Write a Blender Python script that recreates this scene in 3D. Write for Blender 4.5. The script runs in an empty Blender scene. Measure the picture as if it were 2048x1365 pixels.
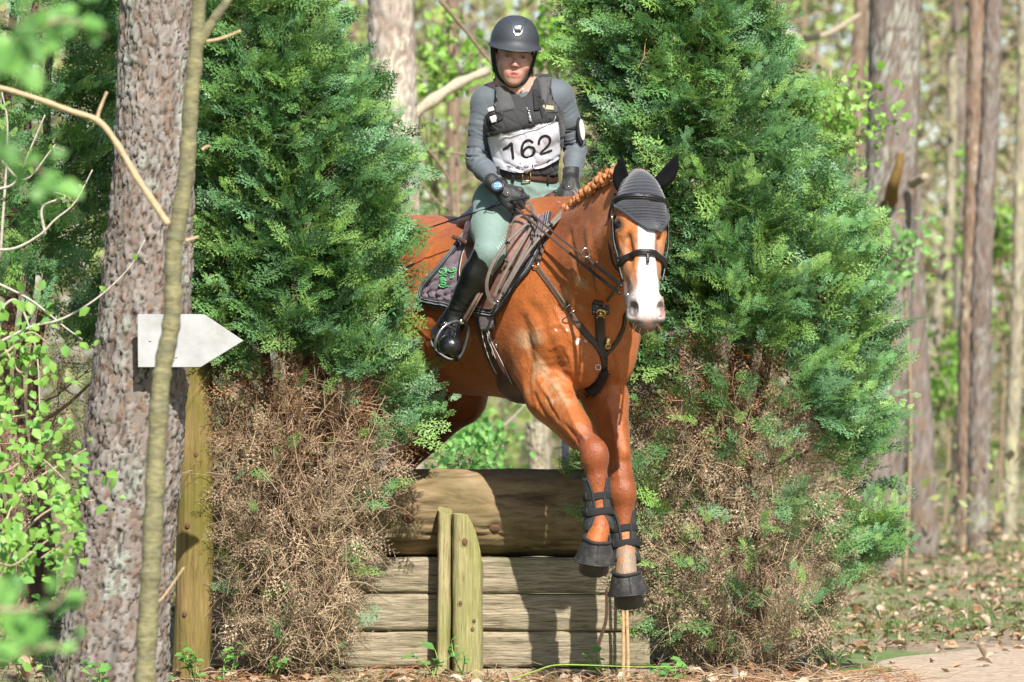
import bpy, math, random
import numpy as np
from mathutils import Vector, Matrix
from mathutils.bvhtree import BVHTree

SC = bpy.context.scene
COL = SC.collection
R = math.radians

# ------------------------------------------------------------------ camera, sky, sun, exposure
FPX = 10000.0                       # focal length in pixels of the 2048 px wide photograph
CAM_Z, HOR = 1.2, 745.0
cd = bpy.data.cameras.new('camera')
cam = bpy.data.objects.new('camera', cd)
COL.objects.link(cam)
SC.camera = cam
cam.location = (0, 0, CAM_Z)
cam.rotation_euler = (R(90), 0, 0)
cd.sensor_width = 36.0
cd.lens = 36.0 * FPX / 2048
cd.shift_y = (HOR - 682.5) / 2048
cd.clip_end = 500
cd.dof.use_dof = True
cd.dof.focus_distance = 19.75
cd.dof.aperture_fstop = 4.0
cd.dof.aperture_blades = 9

SUN_AZ, SUN_EL = 15.0, 43.0         # azimuth to the right of the camera axis, behind the camera
sund = Vector((math.sin(R(SUN_AZ)) * math.cos(R(SUN_EL)), -math.cos(R(SUN_AZ)) * math.cos(R(SUN_EL)), math.sin(R(SUN_EL))))
W = bpy.data.worlds.new('World')
SC.world = W
W.use_nodes = True
wn = W.node_tree
sky = wn.nodes.new('ShaderNodeTexSky')
sky.sky_type = 'NISHITA'
sky.sun_disc = False
sky.sun_elevation = R(SUN_EL)
sky.sun_rotation = R(180 - SUN_AZ)
wn.links.new(sky.outputs[0], wn.nodes['Background'].inputs[0])
wn.nodes['Background'].inputs[1].default_value = 0.092
sl = bpy.data.lights.new('sun', 'SUN')
sl.energy = 4.9
sl.angle = R(0.55)
sl.color = (1.0, 0.95, 0.86)
so = bpy.data.objects.new('sun', sl)
COL.objects.link(so)
so.rotation_euler = (-sund).to_track_quat('-Z', 'Y').to_euler()
so.location = (6, -10, 20)
SC.view_settings.view_transform = 'Standard'
SC.view_settings.look = 'None'
SC.view_settings.gamma = 1.0
SC.view_settings.use_curve_mapping = False
SC.view_settings.exposure = 0.93
SC.render.engine = 'CYCLES'
cy = SC.cycles
cy.use_denoising = True
cy.max_bounces = 6
cy.transparent_max_bounces = 6
cy.diffuse_bounces = 3
cy.caustics_reflective = False
cy.caustics_refractive = False
cy.sample_clamp_indirect = 6

# ------------------------------------------------------------------ small helpers
def P(px, py, d):
    """a point seen at a pixel of the 2048x1365 photograph, at depth d metres"""
    s = d / FPX
    return Vector(((px - 1024) * s, d, CAM_Z + (HOR - py) * s))

def V(*a):
    return Vector(a)

def npa(v):
    return np.array(v, dtype=np.float64)

def mk_mesh(name, verts, faces, mat=None, parent=None, smooth=True, colors=None, mats=None, midx=None, fcolors=None):
    """faces: one (n,3|4) int array, or a list of them"""
    me = bpy.data.meshes.new(name)
    verts = np.asarray(verts, dtype=np.float32).reshape(-1, 3)
    if isinstance(faces, np.ndarray):
        faces = [faces]
    faces = [np.asarray(f, dtype=np.int32) for f in faces if len(f)]
    me.vertices.add(len(verts))
    me.vertices.foreach_set('co', verts.ravel())
    nl = sum(f.size for f in faces)
    npoly = sum(len(f) for f in faces)
    me.loops.add(nl)
    me.polygons.add(npoly)
    me.loops.foreach_set('vertex_index', np.concatenate([f.ravel() for f in faces]))
    tot = np.concatenate([np.full(len(f), f.shape[1], dtype=np.int32) for f in faces])
    st = np.zeros(npoly, dtype=np.int32)
    st[1:] = np.cumsum(tot)[:-1]
    me.polygons.foreach_set('loop_start', st)
    me.polygons.foreach_set('loop_total', tot)
    me.polygons.foreach_set('use_smooth', np.full(npoly, bool(smooth)))
    for m in (mats if mats else ([mat] if mat else [])):
        me.materials.append(m)
    if midx is not None:
        me.polygons.foreach_set('material_index', np.asarray(midx, dtype=np.int32))
    me.update(calc_edges=True)
    if colors is not None:
        at = me.color_attributes.new('col', 'FLOAT_COLOR', 'POINT')
        c = np.ones((len(verts), 4), dtype=np.float32)
        c[:, :3] = colors
        at.data.foreach_set('color', c.ravel())
    o = bpy.data.objects.new(name, me)
    COL.objects.link(o)
    if parent is not None:
        o.parent = parent
    return o

def tag(o, label, cat, group=None, kind=None):
    o['label'] = label
    o['category'] = cat
    if group:
        o['group'] = group
    if kind:
        o['kind'] = kind
    return o

def struct(o):
    o['kind'] = 'structure'
    return o

def stuff(o):
    o['kind'] = 'stuff'
    return o

def empty(name, loc=(0, 0, 0)):
    o = bpy.data.objects.new(name, None)
    o.empty_display_size = 0.1
    COL.objects.link(o)
    o['_loc'] = [float(v) for v in loc]
    return o

# ------------------------------------------------------------------ materials
def mat(name, col, rough=0.6, var=0.25, vscale=8.0, bump=0.0, bscale=60.0, spec=0.5, attr=False, metal=0.0,
        stretch=None, col2=None, mix=0.5, sheen=0.0, coat=0.0, trans=0.0, detail=4.0, sub=0.0, subcol=None):
    m = bpy.data.materials.new(name)
    m.use_nodes = True
    nt = m.node_tree
    N, L = nt.nodes, nt.links
    b = N['Principled BSDF']
    tc = N.new('ShaderNodeTexCoord')
    mp = N.new('ShaderNodeMapping')
    L.new(tc.outputs['Object'], mp.inputs['Vector'])
    if stretch:
        mp.inputs['Scale'].default_value = stretch
    n1 = N.new('ShaderNodeTexNoise')
    n1.inputs['Scale'].default_value = vscale
    n1.inputs['Detail'].default_value = detail
    n1.inputs['Roughness'].default_value = 0.62
    L.new(mp.outputs[0], n1.inputs['Vector'])
    if attr:
        a = N.new('ShaderNodeVertexColor')
        a.layer_name = 'col'
        base = a.outputs['Color']
    else:
        rgb = N.new('ShaderNodeRGB')
        rgb.outputs[0].default_value = (*col, 1)
        base = rgb.outputs[0]
    if col2 is not None:
        cr = N.new('ShaderNodeValToRGB')
        cr.color_ramp.elements[0].position = max(0.0, mix - 0.12)
        cr.color_ramp.elements[1].position = min(1.0, mix + 0.12)
        L.new(n1.outputs['Fac'], cr.inputs[0])
        mx = N.new('ShaderNodeMix')
        mx.data_type = 'RGBA'
        L.new(cr.outputs[0], mx.inputs[0])
        L.new(base, mx.inputs[6])
        mx.inputs[7].default_value = (*col2, 1)
        base = mx.outputs[2]
    n2 = N.new('ShaderNodeTexNoise')
    n2.inputs['Scale'].default_value = vscale * 3.7
    n2.inputs['Detail'].default_value = 5
    L.new(mp.outputs[0], n2.inputs['Vector'])
    mr = N.new('ShaderNodeMapRange')
    mr.inputs[1].default_value = 0.3
    mr.inputs[2].default_value = 0.7
    mr.inputs[3].default_value = 1 - var
    mr.inputs[4].default_value = 1 + var
    L.new(n2.outputs['Fac'], mr.inputs[0])
    mul = N.new('ShaderNodeVectorMath')
    mul.operation = 'SCALE'
    L.new(base, mul.inputs[0])
    L.new(mr.outputs[0], mul.inputs['Scale'])
    L.new(mul.outputs[0], b.inputs['Base Color'])
    b.inputs['Roughness'].default_value = rough
    b.inputs['Specular IOR Level'].default_value = spec
    b.inputs['Metallic'].default_value = metal
    if sheen:
        b.inputs['Sheen Weight'].default_value = sheen
    if coat:
        b.inputs['Coat Weight'].default_value = coat
        b.inputs['Coat Roughness'].default_value = 0.25
    if sub:
        b.inputs['Subsurface Weight'].default_value = sub
        b.inputs['Subsurface Radius'].default_value = (0.02, 0.008, 0.004)
        b.inputs['Subsurface Scale'].default_value = 0.4
    if bump:
        n3 = N.new('ShaderNodeTexNoise')
        n3.inputs['Scale'].default_value = bscale
        n3.inputs['Detail'].default_value = 4
        L.new(mp.outputs[0], n3.inputs['Vector'])
        bp = N.new('ShaderNodeBump')
        bp.inputs['Strength'].default_value = bump
        bp.inputs['Distance'].default_value = 0.01
        L.new(n3.outputs['Fac'], bp.inputs['Height'])
        L.new(bp.outputs[0], b.inputs['Normal'])
    if trans:
        t = N.new('ShaderNodeBsdfTranslucent')
        L.new(mul.outputs[0], t.inputs['Color'])
        ms = N.new('ShaderNodeMixShader')
        ms.inputs[0].default_value = trans
        L.new(b.outputs[0], ms.inputs[1])
        L.new(t.outputs[0], ms.inputs[2])
        L.new(ms.outputs[0], N['Material Output'].inputs['Surface'])
    return m

# ------------------------------------------------------------------ numpy noise
def hash3(i, j, k, seed=0):
    n = (i.astype(np.int64) * 73856093) ^ (j.astype(np.int64) * 19349663) ^ (k.astype(np.int64) * 83492791) ^ (seed * 2654435761)
    n = (n ^ (n >> 13)) * 1274126177
    n = n ^ (n >> 16)
    return (n & 0xFFFFFF).astype(np.float64) / 0xFFFFFF

def vnoise(p, seed=0):
    p = np.asarray(p, dtype=np.float64)
    i = np.floor(p).astype(np.int64)
    f = p - i
    f = f * f * (3 - 2 * f)
    out = 0
    for a in (0, 1):
        for b in (0, 1):
            for c in (0, 1):
                w = (f[:, 0] if a else 1 - f[:, 0]) * (f[:, 1] if b else 1 - f[:, 1]) * (f[:, 2] if c else 1 - f[:, 2])
                out = out + w * hash3(i[:, 0] + a, i[:, 1] + b, i[:, 2] + c, seed)
    return out

def fbm(p, seed=0, octv=4, gain=0.5):
    p = np.asarray(p, dtype=np.float64)
    s, a, t = 0, 1.0, 0
    for o in range(octv):
        s = s + a * vnoise(p * 2 ** o, seed + o)
        t += a
        a *= gain
    return s / t

def worley2(u, v, seed=0, wrap=None):
    """2D cellular noise: nearest, second-nearest distance and the id (0..1) of the nearest cell; wrap = period of u in cells"""
    iu, iv = np.floor(u).astype(np.int64), np.floor(v).astype(np.int64)
    d1 = np.full(u.shape, 9.0)
    d2 = np.full(u.shape, 9.0)
    cid = np.zeros(u.shape)
    z = np.zeros_like(iu)
    for a in (-1, 0, 1):
        for b in (-1, 0, 1):
            cu, cv = iu + a, iv + b
            hu = cu % wrap if wrap else cu
            ju, jv = hash3(hu, cv, z, seed), hash3(hu, cv, z + 7, seed)
            d = np.hypot(cu + ju - u, cv + jv - v)
            n = d < d1
            d2 = np.where(n, d1, np.minimum(d2, d))
            cid = np.where(n, hash3(hu, cv, z + 13, seed), cid)
            d1 = np.where(n, d, d1)
    return d1, d2, cid

# ------------------------------------------------------------------ signed distance fields
class SDF:
    def __init__(s, lo, hi, h):
        s.h = h
        s.lo = npa(lo)
        s.n = np.ceil((npa(hi) - s.lo) / h).astype(int) + 1
        s.ax = [(s.lo[i] + np.arange(s.n[i]) * h).astype(np.float32) for i in range(3)]
        s.f = np.full(s.n, 5.0, dtype=np.float32)

    def _win(s, lo, hi):
        a = np.clip(np.floor((npa(lo) - s.lo) / s.h).astype(int), 0, s.n - 1)
        b = np.clip(np.ceil((npa(hi) - s.lo) / s.h).astype(int) + 1, 1, s.n)
        if np.any(b <= a):
            return None
        sl_ = tuple(slice(a[i], b[i]) for i in range(3))
        g = [s.ax[0][sl_[0]][:, None, None], s.ax[1][sl_[1]][None, :, None], s.ax[2][sl_[2]][None, None, :]]
        return sl_, g

    def _merge(s, sl_, d, k, op):
        f = s.f[sl_]
        if op == 'u':
            h = np.maximum(k - np.abs(f - d), 0) / k if k > 0 else 0
            s.f[sl_] = np.minimum(f, d) - h * h * k * 0.25
        else:
            h = np.maximum(k - np.abs(f + d), 0) / k if k > 0 else 0
            s.f[sl_] = np.maximum(f, -d) + h * h * k * 0.25

    def cone(s, a, b, ra, rb, k=0.03, op='u', flat=None, fs=1.0):
        a, b = npa(a), npa(b)
        m = (max(ra, rb) + k) / min(1, fs) + 2 * s.h
        w = s._win(np.minimum(a, b) - m, np.maximum(a, b) + m)
        if w is None:
            return
        sl_, g = w
        v = b - a
        q = [(g[i] - np.float32(a[i])) for i in range(3)]
        if flat is not None:
            n = npa(flat)
            n = n / np.linalg.norm(n)
            pn = (q[0] * n[0] + q[1] * n[1] + q[2] * n[2]) * (fs - 1)
            q = [q[i] + pn * np.float32(n[i]) for i in range(3)]
            v = v + (fs - 1) * np.dot(v, n) * n
        vv = max(float(v @ v), 1e-9)
        t = np.clip((q[0] * v[0] + q[1] * v[1] + q[2] * v[2]) / vv, 0, 1).astype(np.float32)
        d = np.sqrt((q[0] - t * np.float32(v[0])) ** 2 + (q[1] - t * np.float32(v[1])) ** 2 + (q[2] - t * np.float32(v[2])) ** 2)
        d = d - (np.float32(ra) + t * np.float32(rb - ra))
        s._merge(sl_, d, k, op)

    def chain(s, pts, rs, k=0.03, op='u', **kw):
        for i in range(len(pts) - 1):
            s.cone(pts[i], pts[i + 1], rs[i], rs[i + 1], k, op, **kw)

    def ell(s, c, r, k=0.03, op='u', M=None):
        """ellipsoid, M: 3 axis vectors (columns of radii r)"""
        c, r = npa(c), npa(r)
        m = float(r.max()) + k + 2 * s.h
        w = s._win(c - m, c + m)
        if w is None:
            return
        sl_, g = w
        q = [(g[i] - np.float32(c[i])) for i in range(3)]
        if M is not None:
            A = [npa(x) for x in M]
            q = [q[0] * np.float32(A[j][0]) + q[1] * np.float32(A[j][1]) + q[2] * np.float32(A[j][2]) for j in range(3)]
        k0 = np.sqrt((q[0] / r[0]) ** 2 + (q[1] / r[1]) ** 2 + (q[2] / r[2]) ** 2)
        k1 = np.sqrt((q[0] / r[0] ** 2) ** 2 + (q[1] / r[1] ** 2) ** 2 + (q[2] / r[2] ** 2) ** 2) + 1e-6
        s._merge(sl_, (k0 * (k0 - 1) / k1).astype(np.float32), k, op)

    def half(s, point, normal, k=0.005):
        """keep the side away from normal"""
        n = npa(normal)
        n = n / np.linalg.norm(n)
        p = npa(point)
        d = (s.ax[0][:, None, None] - p[0]) * n[0] + (s.ax[1][None, :, None] - p[1]) * n[1] + (s.ax[2][None, None, :] - p[2]) * n[2]
        sl_ = (slice(None),) * 3
        s._merge(sl_, (-d).astype(np.float32), k, 's')

    def mesh(s, smooth=1):
        f = s.f
        f = f.copy()
        for i in range(3):                      # close at the box
            ix = [slice(None)] * 3
            for e in (0, -1):
                ix[i] = e
                f[tuple(ix)] = np.maximum(f[tuple(ix)], 0.001)
        sg = f < 0
        acc = np.zeros(np.array(f.shape) - 1, dtype=np.uint8)
        for a in (0, 1):
            for b in (0, 1):
                for c in (0, 1):
                    acc += sg[a:sg.shape[0] - 1 + a, b:sg.shape[1] - 1 + b, c:sg.shape[2] - 1 + c]
        act = (acc > 0) & (acc < 8)
        ids = np.argwhere(act)
        idx = np.full(act.shape, -1, dtype=np.int32)
        idx[act] = np.arange(len(ids))
        cor = [(a, b, c) for a in (0, 1) for b in (0, 1) for c in (0, 1)]
        val = [f[ids[:, 0] + a, ids[:, 1] + b, ids[:, 2] + c] for a, b, c in cor]
        sp = np.zeros((len(ids), 3))
        cn = np.zeros(len(ids))
        for x in range(8):
            for y in range(x + 1, 8):
                df = [cor[y][i] - cor[x][i] for i in range(3)]
                if sum(abs(q) for q in df) != 1:
                    continue
                m = (val[x] < 0) != (val[y] < 0)
                t = np.where(m, val[x] / np.where(m, val[x] - val[y], 1), 0)
                for i in range(3):
                    sp[:, i] += m * (cor[x][i] + t * df[i])
                cn += m
        verts = (sp / cn[:, None] + ids) * s.h + s.lo
        fs = []
        S = [slice(1, -1)] * 3
        for ax in range(3):
            A, B = list(S), list(S)
            A[ax], B[ax] = slice(0, -1), slice(1, None)
            e = np.argwhere(sg[tuple(A)] != sg[tuple(B)])
            for i in range(3):
                if i != ax:
                    e[:, i] += 1
            u, v = (ax + 1) % 3, (ax + 2) % 3
            def cell(du, dv):
                q = e.copy()
                q[:, u] += du
                q[:, v] += dv
                return idx[q[:, 0], q[:, 1], q[:, 2]]
            qd = np.stack([cell(-1, -1), cell(0, -1), cell(0, 0), cell(-1, 0)], 1)
            ins = sg[e[:, 0], e[:, 1], e[:, 2]]
            qd[~ins] = qd[~ins][:, ::-1]
            fs.append(qd)
        fs = np.concatenate(fs)
        for _ in range(smooth):
            ed = np.concatenate([fs[:, [0, 1]], fs[:, [1, 2]], fs[:, [2, 3]], fs[:, [3, 0]]])
            n = len(verts)
            cnt = np.bincount(ed[:, 0], minlength=n) + np.bincount(ed[:, 1], minlength=n)
            for i in range(3):
                sm = np.bincount(ed[:, 0], verts[ed[:, 1], i], n) + np.bincount(ed[:, 1], verts[ed[:, 0], i], n)
                verts[:, i] = 0.5 * verts[:, i] + 0.5 * sm / np.maximum(cnt, 1)
        return verts, fs

def bvh_of(verts, faces):
    return BVHTree.FromPolygons([tuple(map(float, v)) for v in verts], [tuple(map(int, q)) for q in faces])

CAMP = Vector((0, 0, CAM_Z))
def hit(bvh, px, py, d_guess=19.0):
    """where the line of sight of a pixel meets a surface: point and normal"""
    t = P(px, py, d_guess)
    dr = (t - CAMP).normalized()
    l, n, i, ds = bvh.ray_cast(CAMP, dr)
    if l is None:
        l, n, i, ds = bvh.find_nearest(P(px, py, 19.8))
    if n.dot(dr) > 0:
        n = -n
    return l, n

# ------------------------------------------------------------------ swept shapes
def catmull(pts, n=8, closed=False):
    pts = [npa(p) for p in pts]
    if len(pts) < 3:
        a, b = pts
        return np.array([a + (b - a) * t for t in np.linspace(0, 1, n + 1)])
    out = []
    m = len(pts)
    rng = range(m if closed else m - 1)
    for i in rng:
        if closed:
            p0, p1, p2, p3 = pts[(i - 1) % m], pts[i], pts[(i + 1) % m], pts[(i + 2) % m]
        else:
            p1, p2 = pts[i], pts[i + 1]
            p0 = pts[i - 1] if i > 0 else 2 * p1 - p2
            p3 = pts[i + 2] if i + 2 < m else 2 * p2 - p1
        for t in np.arange(n) / n:
            out.append(0.5 * (2 * p1 + (p2 - p0) * t + (2 * p0 - 5 * p1 + 4 * p2 - p3) * t * t + (3 * p1 - p0 - 3 * p2 + p3) * t ** 3))
    if not closed:
        out.append(pts[-1])
    return np.array(out)

def frames(path, hint=None, closed=False):
    d = np.gradient(path, axis=0)
    if closed:
        d = np.roll(path, -1, 0) - np.roll(path, 1, 0)
    t = d / np.maximum(np.linalg.norm(d, axis=1, keepdims=True), 1e-9)
    if hint is None:
        h = np.array([0.31, 0.17, 0.93])
        if abs(t[0] @ h) > 0.9:
            h = np.array([0.9, 0.3, 0.1])
        n = np.zeros_like(t)
        c = h - (h @ t[0]) * t[0]
        c /= np.linalg.norm(c)
        for i in range(len(t)):
            c = c - (c @ t[i]) * t[i]
            c /= max(np.linalg.norm(c), 1e-9)
            n[i] = c
    else:
        n = np.asarray(hint, dtype=float)
        if n.ndim == 1:
            n = np.tile(n, (len(t), 1))
        n = n - (n * t).sum(1, keepdims=True) * t
        n /= np.maximum(np.linalg.norm(n, axis=1, keepdims=True), 1e-9)
    return t, n, np.cross(t, n)

class MB:
    """collects shapes for ONE mesh object"""
    def __init__(s):
        s.v, s.q, s.t, s.c, s.n = [], [], [], [], 0

    def add(s, v, q=None, t=None, col=None):
        v = np.asarray(v, dtype=float).reshape(-1, 3)
        s.v.append(v)
        if q is not None and len(q):
            s.q.append(np.asarray(q, dtype=np.int64) + s.n)
        if t is not None and len(t):
            s.t.append(np.asarray(t, dtype=np.int64) + s.n)
        if col is not None:
            c = np.asarray(col, dtype=float)
            s.c.append(np.tile(c, (len(v), 1)) if c.ndim == 1 else c)
        s.n += len(v)

    def tube(s, path, r, seg=6, closed=False, col=None, flat=1.0, hint=None):
        path = np.asarray(path, dtype=float)
        t, n, b = frames(path, hint, closed)
        m = len(path)
        r = np.broadcast_to(np.asarray(r, dtype=float), (m,))
        an = np.arange(seg) * 2 * math.pi / seg
        v = path[:, None, :] + r[:, None, None] * (np.cos(an)[None, :, None] * b[:, None, :] + flat * np.sin(an)[None, :, None] * n[:, None, :])
        i = np.arange(m if closed else m - 1)[:, None]
        j = np.arange(seg)[None, :]
        i2 = (i + 1) % m
        j2 = (j + 1) % seg
        q = np.stack([i * seg + j, i * seg + j2, i2 * seg + j2, i2 * seg + j], -1).reshape(-1, 4)
        tr = []
        vv = v.reshape(-1, 3)
        if not closed:
            vv = np.concatenate([vv, path[:1], path[-1:]])
            for k in range(seg):
                tr.append((m * seg, (k + 1) % seg, k))
                tr.append((m * seg + 1, (m - 1) * seg + k, (m - 1) * seg + (k + 1) % seg))
        s.add(vv, q, np.array(tr) if tr else None, col)

    def strap(s, path, normals, w, th, closed=False, col=None):
        """flat band: w wide, th thick, rounded section, lying on its normals"""
        path = np.asarray(path, dtype=float)
        t, n, b = frames(path, normals, closed)
        m = len(path)
        w = np.broadcast_to(np.asarray(w, dtype=float), (m,))[:, None]
        pr = [(-.5, 0), (-.46, .8), (-.30, 1), (.30, 1), (.46, .8), (.5, 0), (.46, -.4), (-.46, -.4)]
        sec = np.stack([path + b * w * x + n * th * y for x, y in pr], 1)
        seg = len(pr)
        i = np.arange(m if closed else m - 1)[:, None]
        j = np.arange(seg)[None, :]
        i2, j2 = (i + 1) % m, (j + 1) % seg
        q = np.stack([i * seg + j, i2 * seg + j, i2 * seg + j2, i * seg + j2], -1).reshape(-1, 4)
        if not closed:
            q = np.concatenate([q, [[0, 1, 4, 5], [1, 2, 3, 4], [0, 5, 6, 7]], (m - 1) * seg + np.array([[5, 4, 1, 0], [4, 3, 2, 1], [7, 6, 5, 0]])])
        s.add(sec.reshape(-1, 3), q, None, col)

    def box(s, c, ax, half, bev=0.12, col=None):
        """bevelled block: centre, 3 axis vectors, half sizes"""
        c = npa(c)
        A = [npa(a) / np.linalg.norm(npa(a)) for a in ax]
        hx, hy, hz = half
        b = bev * min(half)
        ring = [(-hx + b, -hy), (hx - b, -hy), (hx, -hy + b), (hx, hy - b), (hx - b, hy), (-hx + b, hy), (-hx, hy - b), (-hx, -hy + b)]
        lv = []
        for z, k in ((-hz, 1 - b / max(min(hx, hy), 1e-6)), (-hz + b, 1), (hz - b, 1), (hz, 1 - b / max(min(hx, hy), 1e-6))):
            for x, y in ring:
                lv.append(c + A[0] * x * k + A[1] * y * k + A[2] * z)
        q = [(l * 8 + j, l * 8 + (j + 1) % 8, l * 8 + 8 + (j + 1) % 8, l * 8 + 8 + j) for l in range(3) for j in range(8)]
        q += [(3, 2, 1, 0), (7, 4, 3, 0), (7, 6, 5, 4), (24, 25, 26, 27), (24, 27, 28, 31), (28, 29, 30, 31)]
        s.add(lv, q, None, col)

    def ball(s, c, r, M=None, nu=14, nv=9, col=None):
        c = npa(c)
        r = np.broadcast_to(npa(r), (3,))
        A = np.eye(3) if M is None else np.array([npa(x) for x in M])
        v = [[0, 0, 1]]
        for i in range(1, nv):
            a = math.pi * i / nv
            for j in range(nu):
                p = 2 * math.pi * j / nu
                v.append([math.sin(a) * math.cos(p), math.sin(a) * math.sin(p), math.cos(a)])
        v.append([0, 0, -1])
        v = c + (np.array(v) * r) @ A
        q = [(1 + i * nu + j, 1 + (i + 1) * nu + j, 1 + (i + 1) * nu + (j + 1) % nu, 1 + i * nu + (j + 1) % nu) for i in range(nv - 2) for j in range(nu)]
        e = len(v) - 1
        t = [(0, 1 + j, 1 + (j + 1) % nu) for j in range(nu)] + [(e, e - nu + (j + 1) % nu, e - nu + j) for j in range(nu)]
        s.add(v, q, t, col)

    def ring(s, c, nrm, r, th, n=20, seg=6, col=None, sx=1.0, up=None):
        nrm = npa(nrm) / np.linalg.norm(npa(nrm))
        u = npa(up) if up is not None else np.array([0.2, 0.1, 1.0])
        u = u - (u @ nrm) * nrm
        u /= np.linalg.norm(u)
        w = np.cross(u, nrm)
        a = np.arange(n) * 2 * math.pi / n
        path = npa(c) + r * (np.cos(a)[:, None] * u + sx * np.sin(a)[:, None] * w)
        s.tube(path, th, seg, True, col)

    def grid(s, g, thick=0.0, nrm=None, col=None):
        """g: (a,b,3) grid of points; with thick>0 it gets a back side and a rim"""
        a, b = g.shape[:2]
        i, j = np.meshgrid(np.arange(a - 1), np.arange(b - 1), indexing='ij')
        q = np.stack([i * b + j, i * b + j + 1, (i + 1) * b + j + 1, (i + 1) * b + j], -1).reshape(-1, 4)
        if thick <= 0:
            s.add(g.reshape(-1, 3), q, None, col)
            return
        back = g - npa(nrm).reshape((-1, 3) if np.ndim(nrm) == 1 else g.shape) * thick
        nn = a * b
        rim = list(range(b)) + [k * b + b - 1 for k in range(1, a)] + [(a - 1) * b + k for k in range(b - 2, -1, -1)] + [k * b for k in range(a - 2, 0, -1)]
        rq = [(rim[k], rim[k - 1], rim[k - 1] + nn, rim[k] + nn) for k in range(len(rim))]
        v = np.concatenate([g.reshape(-1, 3), back.reshape(-1, 3)])
        s.add(v, np.concatenate([q, q[:, ::-1] + nn, np.array(rq)]), None, (np.concatenate([col, col]) if col is not None and np.ndim(col) == 2 else col))

    def build(s, name, m, parent=None, smooth=True, kind=None):
        v = np.concatenate(s.v)
        fs = []
        if s.q:
            fs.append(np.concatenate(s.q))
        if s.t:
            fs.append(np.concatenate(s.t))
        o = mk_mesh(name, v, fs, m, parent, smooth, np.concatenate(s.c) if s.c else None)
        if kind:
            o['kind'] = kind
        return o

def project_grid(bvh, rows, frame, n, off, ray):
    """rows: list of (point_left, point_right) ; interpolates n points per row, drops each along ray onto the surface, lifts it by off"""
    ray = Vector(ray).normalized()
    G, Nn = [], []
    for l, r in rows:
        gl, gn = [], []
        for i in range(n):
            p = Vector(l).lerp(Vector(r), i / (n - 1))
            q, nn, _, ds = bvh.ray_cast(p - ray * 1.5, ray)
            if q is None:
                q, nn, _, ds = bvh.find_nearest(p)
            if nn.dot(ray) > 0:
                nn = -nn
            gl.append(q + nn * off)
            gn.append(nn)
        G.append(gl)
        Nn.append(gn)
    G, Nn = npa(G), npa(Nn)
    for _ in range(2):                         # relax the sheet a little
        Gs = G.copy()
        Gs[1:-1, 1:-1] = (G[:-2, 1:-1] + G[2:, 1:-1] + G[1:-1, :-2] + G[1:-1, 2:]) / 4
        G = 0.5 * G + 0.5 * Gs
    return G, Nn

def resample(rows, n):
    """rows: list of tuples at v in order -> n rows linearly interpolated (by index)"""
    rows = np.array(rows, dtype=float)
    t = np.linspace(0, len(rows) - 1, n)
    i = np.minimum(t.astype(int), len(rows) - 2)
    f = (t - i)[:, None]
    return rows[i] * (1 - f) + rows[i + 1] * f
# ------------------------------------------------------------------ the horse
PSI = R(40)
HF = V(math.sin(PSI), -math.cos(PSI), 0)          # where it is heading
HL = V(math.cos(PSI), math.sin(PSI), 0)           # its left
HO = V(0.232, 20.0, 0)
def B(a, b, z):
    return HO + HF * a + HL * b + V(0, 0, z)

# head frame: origin at the poll, u to image right, v down the face, w out of the face
HP = P(1285, 340, 19.28)
_m = P(1297, 643, 19.10)
Hv = (_m - HP).normalized()
Hw = V(math.sin(R(10)), -math.cos(R(10)), 0)
Hw = (Hw - Hv * Hw.dot(Hv)).normalized()
Hu = Hv.cross(Hw).normalized()
if Hu.x < 0:
    Hu = -Hu
HS = (_m - HP).length / 0.63
def H(u, v, w):
    return HP + (Hu * u + Hv * v + Hw * w) * HS
HM = (Hu, Hv, Hw)

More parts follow.
